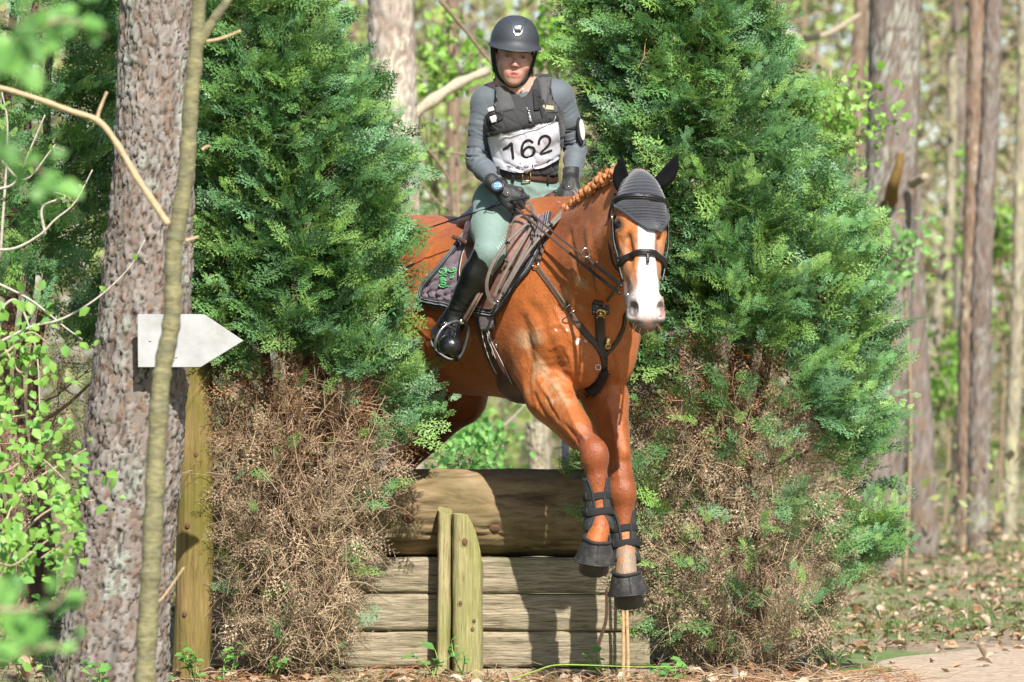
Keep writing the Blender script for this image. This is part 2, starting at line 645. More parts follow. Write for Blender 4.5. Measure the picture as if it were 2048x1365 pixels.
EX0 = V(1, 0, 0)
def build_horse():
    s = SDF((-0.75, 18.85, 0.18), (0.72, 21.65, 2.10), 0.0073)
    U = lambda a, b, z: B(a, b, z)
    AX = (HF, HL, V(0, 0, 1))
    # front hooves, cut flat underneath
    for pc, hb in ((P(1190, 1090, 19.50), P(1188, 1139, 19.54)), (P(1253, 1156, 19.68), P(1258, 1205, 19.715))):
        ax_ = (hb - pc).normalized()
        s.cone(pc + V(.0, .02, 0), hb + V(0, .030, 0), .047, .060, .015)
        s.ell(hb + ax_ * .275, (.55, .55, .25), .006, 's', M=(EX0, ax_.cross(EX0).normalized(), ax_))
    # trunk
    s.ell(B(-.22, 0, 1.475), (.52, .285, .395), .05, M=AX)
    s.ell(B(-.62, 0, 1.47), (.46, .315, .365), .10, M=AX)
    s.ell(B(-.92, 0, 1.54), (.40, .275, .295), .10, M=AX)
    s.ell(B(-1.12, 0, 1.545), (.36, .27, .26), .10, M=AX)
    s.ell(B(-.05, 0, 1.78), (.24, .10, .115), .12, M=AX)          # withers
    s.ell(B(-.98, 0, 1.72), (.24, .12, .085), .10, M=AX)            # croup
    for sd in (-1, 1):
        s.ell(B(-1.15, sd * .14, 1.47), (.26, .155, .34), .08, M=AX)
        s.cone(B(-1.10, sd * .17, 1.38), B(-.93, sd * .20, 1.12), .18, .11, .08)      # thigh, stifle
        s.ell(B(-.90, sd * .20, 1.10), (.085, .07, .10), .05, M=AX)
        s.cone(B(-.97, sd * .195, 1.08), B(-1.27, sd * .165, .82), .105, .052, .06)   # gaskin
        s.cone(B(-1.12, sd * .175, 1.14), B(-1.325, sd * .165, .86), .07, .03, .05)   # hamstring to point of hock
        s.cone(B(-1.29, sd * .165, .82), B(-1.285, sd * .165, .72), .055, .046, .03)  # hock
        s.ell(B(-1.335, sd * .165, .845), (.03, .03, .04), .02)
        s.cone(B(-1.285, sd * .165, .72), B(-1.24, sd * .165, .42), .038, .032, .03)
        s.ell(B(-1.235, sd * .165, .40), (.045, .042, .048), .02, M=AX)
        s.cone(B(-1.23, sd * .165, .39), B(-1.19, sd * .165, .30), .033, .036, .02)
        s.cone(B(-1.185, sd * .165, .29), B(-1.165, sd * .165, .235), .042, .058, .02)
    # neck
    N3 = H(0, .06, -.17)
    s.cone(B(-.02, -.0, 1.72), N3, .135, .080, .06, flat=HL, fs=1.15)
    s.cone(B(.04, -.01, 1.56), H(-.005, .15, -.20), .17, .105, .08, flat=HL, fs=1.10)
    s.cone(B(.10, -.01, 1.44), H(-.01, .22, -.22), .15, .085, .08, flat=HL, fs=1.10)
    s.cone(B(.04, -.0, 1.80), H(0, .02, -.14), .045, .04, .10)                          # crest
    s.cone(B(.10, -.10, 1.46), H(-.075, .20, -.21), .055, .035, .06)                    # neck muscle, near side
    s.cone(B(.10, .10, 1.46), H(.075, .20, -.21), .055, .035, .06)
    # chest and shoulders
    s.ell(B(.06, 0, 1.40), (.20, .185, .27), .07, M=AX)
    for sd in (-1, 1):
        s.cone(B(-.06, sd * .10, 1.74), B(.09, sd * .125, 1.36), .08, .11, .07)         # shoulder blade
        s.cone(B(-.16, sd * .14, 1.62), B(-.03, sd * .135, 1.25), .11, .10, .06)        # triceps
        s.ell(B(.165, sd * .085, 1.285), (.10, .09, .15), .035, M=AX)                     # pectorals
        s.cone(B(.10, sd * .125, 1.34), B(-.03, sd * .13, 1.19), .105, .09, .06)
    s.cone(B(.15, -.11, 1.52), B(.17, -.12, 1.24), .05, .05, .04)
    # forelegs: near (image left) and far
    A0, A1, A2 = B(.0, -.13, 1.19), P(1172, 880, 19.62), P(1188, 908, 19.58)
    s.cone(A0, P(1098, 792, 19.86), .098, .088, .05)
    s.cone(P(1098, 792, 19.86), A1, .088, .050, .04)
    s.cone(P(1112, 775, 19.80), P(1160, 858, 19.62), .055, .036, .03)
    s.cone(P(1080, 800, 19.93), P(1152, 885, 19.68), .055, .030, .03)
    s.cone(P(1120, 800, 19.79), P(1172, 872, 19.60), .022, .018, .02)
    s.ell(A2, (.056, .056, .064), .03)
    s.ell(A2 + V(.008, -.022, -.01), (.043, .03, .05), .02)
    s.cone(P(1191, 925, 19.58), P(1195, 965, 19.57), .047, .036, .025)
    s.cone(P(1195, 960, 19.57), P(1199, 1042, 19.55), .0345, .031, .02)
    s.cone(P(1186, 962, 19.62), P(1190, 1042, 19.60), .019, .019, .015)                 # tendon
    s.ell(P(1200, 1052, 19.54), (.041, .043, .046), .025)
    s.cone(P(1199, 1060, 19.53), P(1193, 1085, 19.50), .037, .040, .02)
    C0 = B(.02, .13, 1.21)
    s.cone(C0, P(1212, 800, 19.98), .098, .085, .05)
    s.cone(P(1212, 800, 19.98), P(1240, 950, 19.80), .085, .050, .04)
    s.cone(P(1222, 790, 19.92), P(1246, 905, 19.79), .045, .03, .03)
    s.ell(P(1245, 983, 19.77), (.055, .055, .064), .03)
    s.ell(P(1247, 987, 19.75), (.042, .032, .05), .02)
    s.cone(P(1245, 1000, 19.77), P(1247, 1035, 19.76), .046, .035, .025)
    s.cone(P(1247, 1030, 19.76), P(1250, 1105, 19.73), .034, .031, .02)
    s.cone(P(1240, 1035, 19.80), P(1243, 1110, 19.77), .019, .019, .015)
    s.ell(P(1252, 1112, 19.72), (.041, .043, .047), .025)
    s.cone(P(1252, 1122, 19.71), P(1252, 1152, 19.68), .037, .041, .02)
    # head
    he = lambda u, v, w, ru, rv, rw, k=.03: s.ell(H(u, v, w), (ru * HS, rv * HS, rw * HS), k, M=HM)
    hc = lambda a, b, ra, rb, k=.03, op='u', **kw: s.cone(H(*a), H(*b), ra * HS, rb * HS, k, op, **kw)
    he(0, .11, -.095, .082, .13, .095)
    hc((0, .10, -.075), (0, .27, -.072), .075, .068, .04)
    for sd in (-1, 1):
        hc((sd * .045, .13, -.06), (sd * .066, .205, -.055), .045, .036, .03)           # brow
        he(sd * .052, .24, -.16, .042, .13, .10, .04)                                     # jowl
        hc((sd * .066, .25, -.075), (sd * .040, .40, -.072), .032, .030, .03)             # facial crest
        hc((sd * .02, .25, -.045), (sd * .024, .50, -.040), .036, .030, .02)
        hc((sd * .045, .33, -.13), (sd * .03, .53, -.10), .042, .034, .04)
    hc((0, .26, -.06), (0, .50, -.055), .060, .046, .03)
    he(0, .570, -.065, .064, .072, .060, .03)
    hc((0, .30, -.17), (0, .55, -.115), .055, .038, .04)
    he(0, .612, -.068, .046, .040, .046, .025)                                            # upper lip
    he(0, .592, -.115, .036, .036, .035, .02)                                              # chin
    for sd in (-1, 1):
        hc((sd * .048, .535, -.030), (sd * .058, .600, -.042), .026, .022, .015)          # nostril rims
        hc((sd * .035, .560, -.010), (sd * .030, .612, -.022), .014, .013, .012)
        s.ell(H(sd * .0545, .575, -.016), (.0165 * HS, .030 * HS, .034 * HS), .010, 's', M=HM)
        s.ell(H(sd * .091, .213, -.062), (.022 * HS, .020 * HS, .022 * HS), .012, 's', M=HM)
        hc((sd * .072, .190, -.038), (sd * .098, .200, -.066), .013, .012, .010)          # upper lid
        hc((sd * .078, .236, -.046), (sd * .096, .234, -.072), .010, .009, .010)
        he(sd * .058, .155, -.022, .022, .03, .014, .02)
        s.cone(H(sd * .060, .275, -.030), H(sd * .052, .36, -.028), .012, .010, .018, 's')
    s.cone(H(-.045, .612, -.075), H(.045, .612, -.075), .004, .004, .008, 's')
    # ears (inside the bonnet's covers)
    s.chain([H(-.066, .055, -.10), H(-.072, .02, -.10), H(-.072, -.03, -.10)], [.020, .016, .004], .01)
    s.chain([H(.068, .050, -.10), H(.085, .02, -.10), H(.112, -.02, -.10)], [.020, .016, .004], .01)
    return s

hs = build_horse()
hv, hq = hs.mesh(2)
del hs
HB0 = bvh_of(hv, hq)

# veins and tendons raised on the finished surface
def raise_lines(verts, lines, faces):
    pts = []
    for ln, h, w in lines:
        wp = [hit(HB0, *p)[0] for p in ln]
        c = catmull(wp, 10)
        pts.append((c, h, w))
    d = np.zeros(len(verts))
    for c, h, w in pts:
        lo, hi_ = c.min(0) - 3 * w, c.max(0) + 3 * w
        m = np.where(((verts > lo) & (verts < hi_)).all(1))[0]
        if not len(m):
            continue
        dist = np.min(np.linalg.norm(verts[m][:, None, :] - c[None], axis=2), 1)
        d[m] += h * np.exp(-(dist / w) ** 2)
    return d

def vert_normals(v, q):
    a, b, c, e = (v[q[:, i]] for i in range(4))
    n = np.cross(c - a, e - b)
    out = np.zeros_like(v)
    for k in range(4):
        for i in range(3):
            out[:, i] += np.bincount(q[:, k], n[:, i], len(v))
    return out / np.maximum(np.linalg.norm(out, axis=1, keepdims=True), 1e-12)

hn = vert_normals(hv, hq)
LINES = [
    ([(1060, 610), (1085, 640), (1098, 690), (1120, 730)], -.007, .026),
    ([(1045, 640), (1060, 700), (1055, 760), (1062, 800)], -.008, .024),
    ([(1080, 660), (1120, 650), (1150, 690), (1165, 720)], .004, .008),
    ([(1110, 620), (1125, 650), (1150, 670), (1175, 680)], .004, .007),
    ([(1100, 700), (1125, 690), (1140, 720), (1150, 760)], .004, .007),
    ([(1090, 740), (1110, 755), (1130, 740), (1160, 745)], .004, .007),
    ([(1075, 760), (1095, 790), (1115, 830), (1150, 880)], .006, .008),
    ([(1108, 770), (1128, 800), (1150, 850), (1168, 875)], .006, .009),
    ([(1068, 790), (1090, 830), (1120, 860), (1148, 890)], -.007, .010),
    ([(1095, 800), (1118, 838), (1140, 862), (1155, 885)], -.007, .009),
    ([(1130, 640), (1145, 690), (1140, 720)], .003, .007),
    ([(1215, 800), (1228, 860), (1235, 920), (1240, 960)], .005, .010),
    ([(1228, 700), (1240, 740), (1238, 780)], .004, .010),
    ([(820, 640), (850, 670), (880, 690)], .003, .008), ([(870, 690), (905, 715), (930, 735)], .003, .006),
    ([(880, 665), (910, 690)], .003, .006),
    ([(1240, 480), (1258, 505), (1262, 530)], -.006, .012),
    ([(1250, 470), (1272, 500), (1270, 540)], .003, .006),
    ([(1262, 560), (1268, 580), (1264, 600)], .003, .006),
    ([(1140, 470), (1150, 520), (1170, 560)], -.006, .020),
    ([(1175, 460), (1185, 520), (1195, 570)], .006, .025),
    ([(860, 500), (840, 540), (830, 580)], .004, .012),
]
hd = raise_lines(hv, LINES, hq)
hd += (fbm(hv * 9, 3, 3) - .5) * .008 + (fbm(hv * 32, 9, 2) - .5) * .0022
# network of fine veins under the skin
_w = hv + (np.stack([fbm(hv * 7, 51 + k, 2) for k in range(3)], 1) - .5) * .22
_r1 = np.exp(-((fbm(_w * 6.5, 61, 2) - .5) / .020) ** 2)
_r2 = np.exp(-((fbm(_w * 11, 71, 2) - .5) / .030) ** 2)
_reg = np.zeros(len(hv))
for (x, y, r_) in ((1120, 700, .20), (1090, 640, .12), (1150, 760, .12), (1110, 820, .14), (1160, 880, .10), (1230, 860, .14), (1240, 740, .10), (880, 680, .16), (1255, 500, .09), (1270, 580, .06), (1190, 1000, .10), (1248, 1060, .10)):
    q_ = hit(HB0, x, y)[0]
    _reg = np.maximum(_reg, np.exp(-(np.linalg.norm(hv - npa(q_), axis=1) / r_) ** 2))
hd += (_r1 * .0032 + _r2 * .0018) * _reg
hv = hv + hn * hd[:, None]
VEIN = (_r1 + _r2 * .6) * _reg
HB = bvh_of(hv, hq)

# coat colours (chestnut with a white blaze, grey muzzle, darker knees, one pale pastern)
rel = hv - npa(HP)
hu_, hvv, hw_ = rel @ npa(Hu) / HS, rel @ npa(Hv) / HS, rel @ npa(Hw) / HS
isH = (hvv > -.2) & (hvv < .75) & (np.abs(hu_) < .16) & (hw_ > -.24) & (hw_ < .1)
base = np.array([.33, .094, .020])
deep = np.array([.22, .050, .009])
gold = np.array([.46, .165, .045])
dark = np.array([.15, .045, .018])
def mixc(c, t, w):
    w = np.clip(w, 0, 1)[:, None]
    return c * (1 - w) + np.asarray(t) * w
def sst(x, a, b):
    t = np.clip((x - a) / (b - a), 0, 1)
    return t * t * (3 - 2 * t)
nz = fbm(hv * 5, 21, 4)
hc_ = np.tile(base, (len(hv), 1))
hc_ = mixc(hc_, deep, sst(nz, .50, .72) * .6)
hc_ = mixc(hc_, gold, sst(fbm(hv * 4, 31, 3), .55, .75) * .5)
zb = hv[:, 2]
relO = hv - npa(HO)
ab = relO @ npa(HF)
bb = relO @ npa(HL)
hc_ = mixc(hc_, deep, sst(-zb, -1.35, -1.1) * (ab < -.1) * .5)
def near(p, r, soft):
    return 1 - sst(np.linalg.norm(hv - npa(p), axis=1), r, r + soft)
# sweat-dried, paler patches on shoulder and arm
for p, r in (((1060, 690, 19.85), .05), ((1075, 740, 19.83), .05), ((1145, 590, 19.8), .03), ((1160, 560, 19.8), .02), ((1120, 790, 19.78), .03)):
    q = hit(HB, p[0], p[1])[0]
    hc_ = mixc(hc_, (.40, .25, .14), near(q, r, .07) * sst(fbm(hv * 18, 41, 4), .40, .62) * .75)
for p in (P(1188, 915, 19.58), P(1246, 995, 19.77)):
    hc_ = mixc(hc_, (.17, .042, .015), near(p, .075, .10) * .75)
q = P(1252, 1110, 19.72)
hc_ = mixc(hc_, (.22, .165, .115), sst(-zb, -(P(0, 1062, 19.7).z), -(P(0, 1100, 19.7).z)) * (np.linalg.norm(hv[:, :2] - npa(q)[:2], axis=1) < .12) * (.55 + .45 * sst(fbm(hv * 30, 5, 3), .35, .6)))
for hp, zt in ((P(1190, 1120, 19.47), P(0, 1092, 19.47).z), (P(1254, 1190, 19.63), P(0, 1158, 19.63).z)):
    m = (np.linalg.norm(hv[:, :2] - npa(hp)[:2], axis=1) < .13) & (zb < zt)
    hw_col = mixc(np.tile([.035, .03, .028], (len(hv), 1)), (.30, .17, .09), sst(fbm(hv * 22, 8, 3), .5, .62) * (1 if hp.x > .4 else .1))
    hc_[m] = hw_col[m]
m = zb < .32
hc_[m] = (.05, .04, .035)
hc_ = hc_ * (1 - .16 * np.clip(VEIN, 0, 1))[:, None]
hc_ = mixc(hc_, (.165, .040, .010), sst(fbm(hv * np.array([3., 3., 2.2]), 91, 4), .52, .66) * .45 * (zb > .6))
hc_ = hc_ * (.80 + .40 * fbm(hv * np.array([70, 70, 28]), 95, 3))[:, None]
# face
blz = 1 - sst(np.abs(hu_ - .006 + (fbm(hv * 40, 77, 2) - .5) * .012), .030 + .012 * sst(hvv, .34, .5), .036 + .014 * sst(hvv, .34, .5))
blz *= sst(hvv, .10, .13) * (1 - sst(hvv, .600, .618)) * (hw_ > -.06) * isH
greym = sst(np.abs(hu_), .030, .05) * sst(hvv, .40, .52) * isH
hc_ = mixc(hc_, (.30, .17, .085), isH * sst(np.abs(hu_), .03, .075) * sst(hvv, .27, .36) * .55)
hc_ = mixc(hc_, (.20, .185, .18), greym * .9)
hc_ = mixc(hc_, (.085, .076, .075), isH * sst(hvv, .604, .625) * .95)
hc_ = mixc(hc_, (.17, .085, .055), isH * (1 - sst(np.abs(hu_ - .004), .010, .024)) * sst(hvv, .592, .612) * (hw_ > -.05) * .7)
for sd in (-1, 1):
    c = H(sd * .053, .576, -.018)
    hc_ = mixc(hc_, (.012, .010, .010) if sd < 0 else (.30, .16, .14), near(c, .020, .014))
    rimc = (.16, .15, .15) if sd < 0 else (.45, .27, .25)
    hc_ = mixc(hc_, rimc, near(H(sd * .056, .560, -.02), .034, .02) * .35)
    hc_ = mixc(hc_, (.07, .04, .03), near(H(sd * .088, .215, -.052), .022, .018) * .9)
    hc_ = mixc(hc_, (.16, .10, .06), near(H(sd * .06, .30, -.04), .02, .04) * sst(fbm(hv * 30, 15, 3), .42, .6) * .7)
hc_ = mixc(hc_, (.47, .46, .46), blz)
hc_ = mixc(hc_, (.36, .29, .28), isH * (1 - sst(np.abs(hu_), .035, .05)) * sst(hvv, .560, .590) * (1 - sst(hvv, .615, .63)) * (hw_ > -.05) * .7)
# foam and grass flecks
rr = random.Random(4)
for (x, y, sz) in ((1157, 680, .006), (1154, 686, .005), (1134, 660, .002), (1172, 684, .0015), (1113, 660, .0015)):
    hc_ = mixc(hc_, (.75, .72, .68), near(hit(HB, x, y)[0], sz, .003))

coat = mat('chestnut_coat', (.3, .1, .03), rough=.46, var=.16, vscale=45, bump=.34, bscale=210, spec=.38, attr=True, sheen=.06, stretch=(1, 1, .45))
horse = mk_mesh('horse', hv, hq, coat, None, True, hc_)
tag(horse, 'chestnut horse with white blaze leaping down over the log', 'horse')
# fine hair direction: stretch the bump a little
eye_m = mat('horse_eye', (.012, .008, .006), rough=.08, var=.1, spec=.7)
for sd in (-1, 1):
    e = MB()
    e.ball(H(sd * .083, .214, -.064), .0205 * HS, nu=16, nv=10)
    e.build('eyeball', eye_m, horse)

# plaited mane: one knotted plait after another along the crest
hair_m = mat('plait_hair', (.40, .155, .05), rough=.5, var=.35, vscale=60, bump=.6, bscale=220, stretch=(1, 1, .35))
band_m = mat('plait_band', (.55, .45, .38), rough=.6)
crest_px = [(1226, 347), (1213, 353), (1198, 359), (1186, 369), (1174, 380), (1163, 389), (1153, 399), (1145, 409), (1138, 419), (1131, 427)]
rm = random.Random(11)
for i, (x, y) in enumerate(crest_px):
    t = i / (len(crest_px) - 1)
    dd = 19.42 + (19.93 - 19.42) * t
    c = P(x, y, dd)
    l, n, _, _ = HB.find_nearest(c)
    c = l + (c - l) * .8
    mb = MB()
    ax = (P(x - 8, y + 6, dd) - P(x + 8, y - 6, dd)).normalized()
    # a folded plait: two strands of beads twisted round each other
    c = c + V(rm.uniform(-.006, .006), rm.uniform(-.004, .002), rm.uniform(-.007, .010))
    for st in range(2):
        for k in range(4):
            ph = k * 1.5 + st * math.pi
            off = V(0, -1, 0) * (.012 * math.cos(ph)) + V(.35, 0, 1) * (.011 * math.sin(ph)) + ax * (.011 * (k - 1.5))
            rb = .0130 + rm.uniform(-.0035, .004)
            off = off + V(rm.uniform(-.004, .004), 0, rm.uniform(-.004, .004))
            mb.ball(c + off + V(0, -.004, .004), (rb, rb, rb * 1.15), nu=10, nv=7)
    mb.ball(c + V(.002, -.012, -.016), (.011, .011, .017), nu=10, nv=7)
    o = mb.build('mane_plait', hair_m, horse)
    b2 = MB()
    b2.ring(c + V(0, -.006, -.004), ax + V(0, .2, .2), .016, .0022, 14, 5)
    for _ in range(7):
        a0 = c + V(rm.uniform(-.012, .012), -.012, rm.uniform(-.01, .02))
        b2.tube(catmull([a0, a0 + V(rm.uniform(-.01, .01), -.004, .012), a0 + V(rm.uniform(-.025, .025), rm.uniform(-.01, .01), rm.uniform(.015, .035))], 3), [.0007] * 6 + [.0003], 3)
    b2.build('plait_tie', hair_m if i % 3 else band_m, o)
# loose hair between the ears
fb = MB()
for k in range(26):
    a0 = H(rm.uniform(-.02, .03), rm.uniform(-.015, .01), -.10)
    fb.tube(catmull([a0, a0 + V(rm.uniform(-.01, .01), 0, .018), a0 + V(rm.uniform(-.03, .03), rm.uniform(-.01, .01), rm.uniform(.02, .04))], 3), [.0009] * 6 + [.0003], 3)
fb.build('forelock', hair_m, horse)
# tail
tb = MB()
root = B(-1.46, 0, 1.68)
for k in range(60):
    dx, dy = rm.uniform(-.04, .04), rm.uniform(-.04, .04)
    j = V(dx, dy, 0)
    tb.tube(catmull([root + j * .3, root - HF * .12 + V(0, 0, -.03) + j, root - HF * .2 + V(0, 0, -.35) + j * 2, root - HF * .15 + V(0, 0, -.75) + j * 1.6], 5), np.linspace(.008, .003, 16), 4)
tb.build('tail', hair_m, horse)
# whiskers on the muzzle
wb = MB()
for k in range(46):
    sd = rm.choice((-1, 1))
    p0 = H(sd * rm.uniform(.0, .05), rm.uniform(.60, .64), rm.uniform(-.09, -.04))
    l, n, _, _ = HB.find_nearest(p0)
    wb.tube(catmull([l, l + n * .012 + V(0, 0, -.004), l + n * rm.uniform(.015, .03) + V(0, 0, -.014)], 3), [.0006] * 6 + [.0002], 3)
wb.build('whiskers', hair_m, horse)
# ------------------------------------------------------------------ the rider
EX, EY, EZ = V(1, 0, 0), V(0, 1, 0), V(0, 0, 1)
# head frame: origin between the eyes at the ear line, u right, v up, w towards the camera
FO = P(1028, 111, 20.10)
_q = Matrix.Rotation(R(4), 3, 'Z') @ Matrix.Rotation(R(4), 3, 'Y') @ Matrix.Rotation(R(6), 3, 'X')
Fu, Fv, Fw = _q @ EX, _q @ EZ, _q @ -EY
FM = (Fu, Fv, Fw)
def F(u, v, w):
    return FO + Fu * u + Fv * v + Fw * w

SH_R, EL_R, WR_R = P(969, 203, 20.17), P(953, 322, 20.16), P(1000, 376, 19.95)
SH_L, EL_L, WR_L = P(1121, 192, 20.21), P(1152, 296, 20.26), P(1143, 366, 20.07)
HIP_R, KN_R, AN_R = P(990, 410, 20.18), P(979, 506, 19.87), P(900, 652, 19.98)
HIP_L, KN_L, AN_L = P(1092, 405, 20.27), B(.02, .30, 1.50), B(-.22, .32, 1.28)
HEEL_R, TOE_R = P(884, 668, 20.05), P(901, 692, 19.86)

def torso(s, g=0.0, k=.05):
    s.ell(P(1046, 248, 20.17), (.148 + g, .105 + g, .175 + g), k)
    s.cone(P(985, 200, 20.18), P(1106, 192, 20.20), .060 + g, .060 + g, k)
    s.cone(P(1034, 176, 20.15), P(1000, 196, 20.18), .040 + g, .045 + g, k)
    s.cone(P(1037, 174, 20.15), P(1090, 188, 20.19), .040 + g, .045 + g, k)
    s.cone(P(1047, 270, 20.17), P(1048, 352, 20.20), .130 + g, .118 + g, k, flat=EY, fs=1.22)
    for sd in (-1, 1):
        s.ell(P(1046 + sd * 34, 250, 20.09), (.062 + g, .05 + g, .06 + g), k)

def arms(s, g=0.0):
    for a, b, c in ((SH_R, EL_R, WR_R), (SH_L, EL_L, WR_L)):
        s.cone(a, a.lerp(b, .45), .056 + g, .047 + g, .04)
        s.cone(a.lerp(b, .45), b, .047 + g, .040 + g, .02)
        s.cone(b, b.lerp(c, .35), .040 + g, .040 + g, .02)
        s.cone(b.lerp(c, .35), c, .040 + g, .028 + g, .02)

def legs(s, g=0.0):
    s.ell(P(1037, 398, 20.23), (.162 + g, .13 + g, .12 + g), .05)
    for h, k_, a in ((HIP_R, KN_R, AN_R), (HIP_L, KN_L, AN_L)):
        s.cone(h, h.lerp(k_, .5), .092 + g, .080 + g, .05)
        s.cone(h.lerp(k_, .5), k_, .080 + g, .056 + g, .04)
        s.cone(k_, k_.lerp(a, .35), .056 + g, .054 + g, .03)
        s.cone(k_.lerp(a, .35), a, .054 + g, .036 + g, .03)

def build_person():
    s = SDF((-.34, 19.70, 1.20), (.60, 20.62, 2.66), .0048)
    # head
    e = lambda c, r, k=.02, op='u': s.ell(F(*c), r, k, op, M=FM)
    c = lambda a, b, ra, rb, k=.012, op='u', **kw: s.cone(F(*a), F(*b), ra, rb, k, op, **kw)
    e((0, .045, -.015), (.074, .088, .094), .02)
    e((0, -.03, .030), (.0565, .082, .056), .03)
    for sd in (-1, 1):
        c((sd * .046, -.045, .0), (sd * .014, -.096, .058), .018, .018, .03)
        e((sd * .034, -.036, .056), (.026, .024, .028), .03)
        e((sd * .0115, -.038, .0955), (.0085, .0075, .010), .006)
        c((sd * .012, .016, .086), (sd * .042, .014, .072), .009, .009, .014)
        e((sd * .073, -.012, -.008), (.010, .030, .018), .008)
        e((sd * .029, .000, .096), (.0175, .0105, .018), .010, 's')
        c((sd * .013, .0035, .0825), (sd * .045, .0015, .0715), .0066, .0062, .005)
        c((sd * .016, -.0095, .081), (sd * .042, -.0085, .072), .0055, .0055, .005)
    e((0, -.102, .066), (.0175, .016, .017), .02)
    e((0, -.072, .066), (.033, .026, .022), .02)
    c((0, .004, .086), (0, -.034, .1085), .0068, .0095, .010)
    c((-.0235, -.0695, .084), (0, -.0635, .0945), .0050, .0062, .006)
    c((.0235, -.0695, .084), (0, -.0635, .0945), .0050, .0062, .006)
    c((-.019, -.0785, .0865), (.019, -.0785, .0865), .0058, .0058, .006)
    c((0, -.0795, .091), (.001, -.0795, .091), .0068, .0068, .006)
    c((-.016, -.0720, .100), (.016, -.0720, .100), .0042, .0042, .003, 's')
    c((0, -.05, -.02), (-.0, -.14, -.035), .055, .056, .03)
    s.cone(F(0, -.10, -.02), P(1037, 186, 20.16), .054, .060, .03)
    torso(s)
    arms(s)
    legs(s)
    for hl, te in ((HEEL_R, TOE_R),):
        s.cone(AN_R, hl, .036, .034, .03)
        s.cone(hl, te, .034, .034, .03)
    s.cone(AN_L, AN_L + V(0, 0, -.05), .036, .034, .03)
    s.cone(AN_L + V(0, 0, -.05), AN_L + HF * .16 + V(0, 0, -.06), .034, .034, .03)
    # soft folds in the breeches at the hip
    for (x0, y0, x1, y1, d, r) in ((1075, 385, 1118, 378, 20.13, .007), (1070, 402, 1118, 393, 20.12, .007), (1068, 414, 1105, 405, 20.12, .006),
                                   (985, 378, 1030, 392, 20.08, .006), (1058, 372, 1075, 384, 20.1, .006)):
        s.cone(P(x0, y0, d), P(x1, y1, d + .02), r, r, .02)
    return s

ps = build_person()
pv, pq = ps.mesh(2)
del ps
pn = vert_normals(pv, pq)
# sleeve wrinkles across the arms
def seg_param(v, a, b):
    a, b = npa(a), npa(b)
    t = ((v - a) @ (b - a)) / ((b - a) @ (b - a))
    d = np.linalg.norm(v - a - np.clip(t, 0, 1)[:, None] * (b - a), axis=1)
    return t, d
disp = np.zeros(len(pv))
for a, b, f, amp in ((SH_R, EL_R, 10, .0075), (EL_R, WR_R, 12, .0075), (SH_L, EL_L, 10, .0070), (EL_L, WR_L, 14, .0070)):
    t, d = seg_param(pv, a, b)
    L = (Vector(b) - Vector(a)).length
    w = ((t > .02) & (t < 1.02) & (d < .062)).astype(float)
    n1 = fbm(np.stack([t * f * 1.2 + fbm(pv * 14, 3, 2) * 1.8, pv[:, 0] * 5, pv[:, 2] * 3], 1), 12, 2)
    rid = 1 - 1.6 * np.exp(-((n1 - .5) / .045) ** 2)
    disp += w * amp * .6 * (rid - .3) * (.35 + .9 * np.exp(-((t - (1 if a in (SH_R, SH_L) else 0)) / .35) ** 2) + .5 * np.exp(-((t - .95) / .2) ** 2))
disp += (pv[:, 2] < P(0, 360, 20.1).z) * (fbm(pv * 16, 8, 3) - .5) * .005
pv = pv + pn * disp[:, None]

zc = pv[:, 2]
rf = (pv - npa(FO))
fu_, fv_, fw_ = rf @ npa(Fu), rf @ npa(Fv), rf @ npa(Fw)
skin_zone = (fv_ > -.155 + .25 * np.abs(fu_) ) & (np.abs(fu_) < .095) & (fv_ < .16)
waist = P(0, 358, 20.1).z
armd = np.minimum.reduce([seg_param(pv, a, b)[1] for a, b in ((SH_R, EL_R), (EL_R, WR_R), (SH_L, EL_L), (EL_L, WR_L))])
shirt_zone = ~skin_zone & ((zc > waist) | (armd < .052) & (zc > P(0, 395, 20).z))
pc = np.zeros((len(pv), 3))
skin = np.array([.44, .245, .185])
pc[:] = skin
cheek = np.exp(-(((np.abs(fu_) - .038) / .020) ** 2 + ((fv_ + .035) / .022) ** 2))
pc = mixc(pc, (.56, .23, .19), cheek * .45 * (fw_ > .02))
pc = mixc(pc, (.58, .21, .18), np.exp(-((fu_ / .012) ** 2 + ((fv_ + .030) / .016) ** 2)) * .45 * (fw_ > .06))
lip = np.exp(-((fu_ / .024) ** 4 + ((fv_ + .0725) / .0125) ** 4)) * (fw_ > .07)
pc = mixc(pc, (.44, .13, .12), lip * .9)
pc = mixc(pc, (.12, .03, .03), np.exp(-((fu_ / .017) ** 4 + ((fv_ + .0722) / .0028) ** 2)) * (fw_ > .07))
brow = np.exp(-(((np.abs(fu_) - .029) / .018) ** 4 + ((fv_ - .0165 - .05 * (np.abs(fu_) - .029)) / .0042) ** 2)) * (fw_ > .05)
pc = mixc(pc, (.10, .055, .033), brow * .9)
pc = mixc(pc, (.13, .062, .042), np.exp(-(((np.abs(fu_) - .029) / .016) ** 4 + ((fv_ - .001) / .009) ** 4)) * (fw_ > .05) * .75)  # eye-socket shadow, painted darker into the skin colour
pc = mixc(pc, (.075, .042, .022), ((fv_ > .035) | ((fw_ < -.035) & (fv_ > -.10))) * 1.0)      # hair at the sides and back
pc[shirt_zone] = (.082, .099, .115)
col_z = shirt_zone & (np.linalg.norm(pv - npa(P(1037, 184, 20.16)), axis=1) < .066)
pc[col_z] = (.012, .014, .016)
bz = ~skin_zone & ~shirt_zone
pc[bz] = (.145, .215, .190)
zone_v = np.where(skin_zone, 0, np.where(shirt_zone, 1, 2))
fz = np.median(zone_v[pq], axis=1).astype(int)
skin_m = mat('skin', skin, rough=.5, var=.05, vscale=60, bump=.05, bscale=500, attr=True, sub=.12)
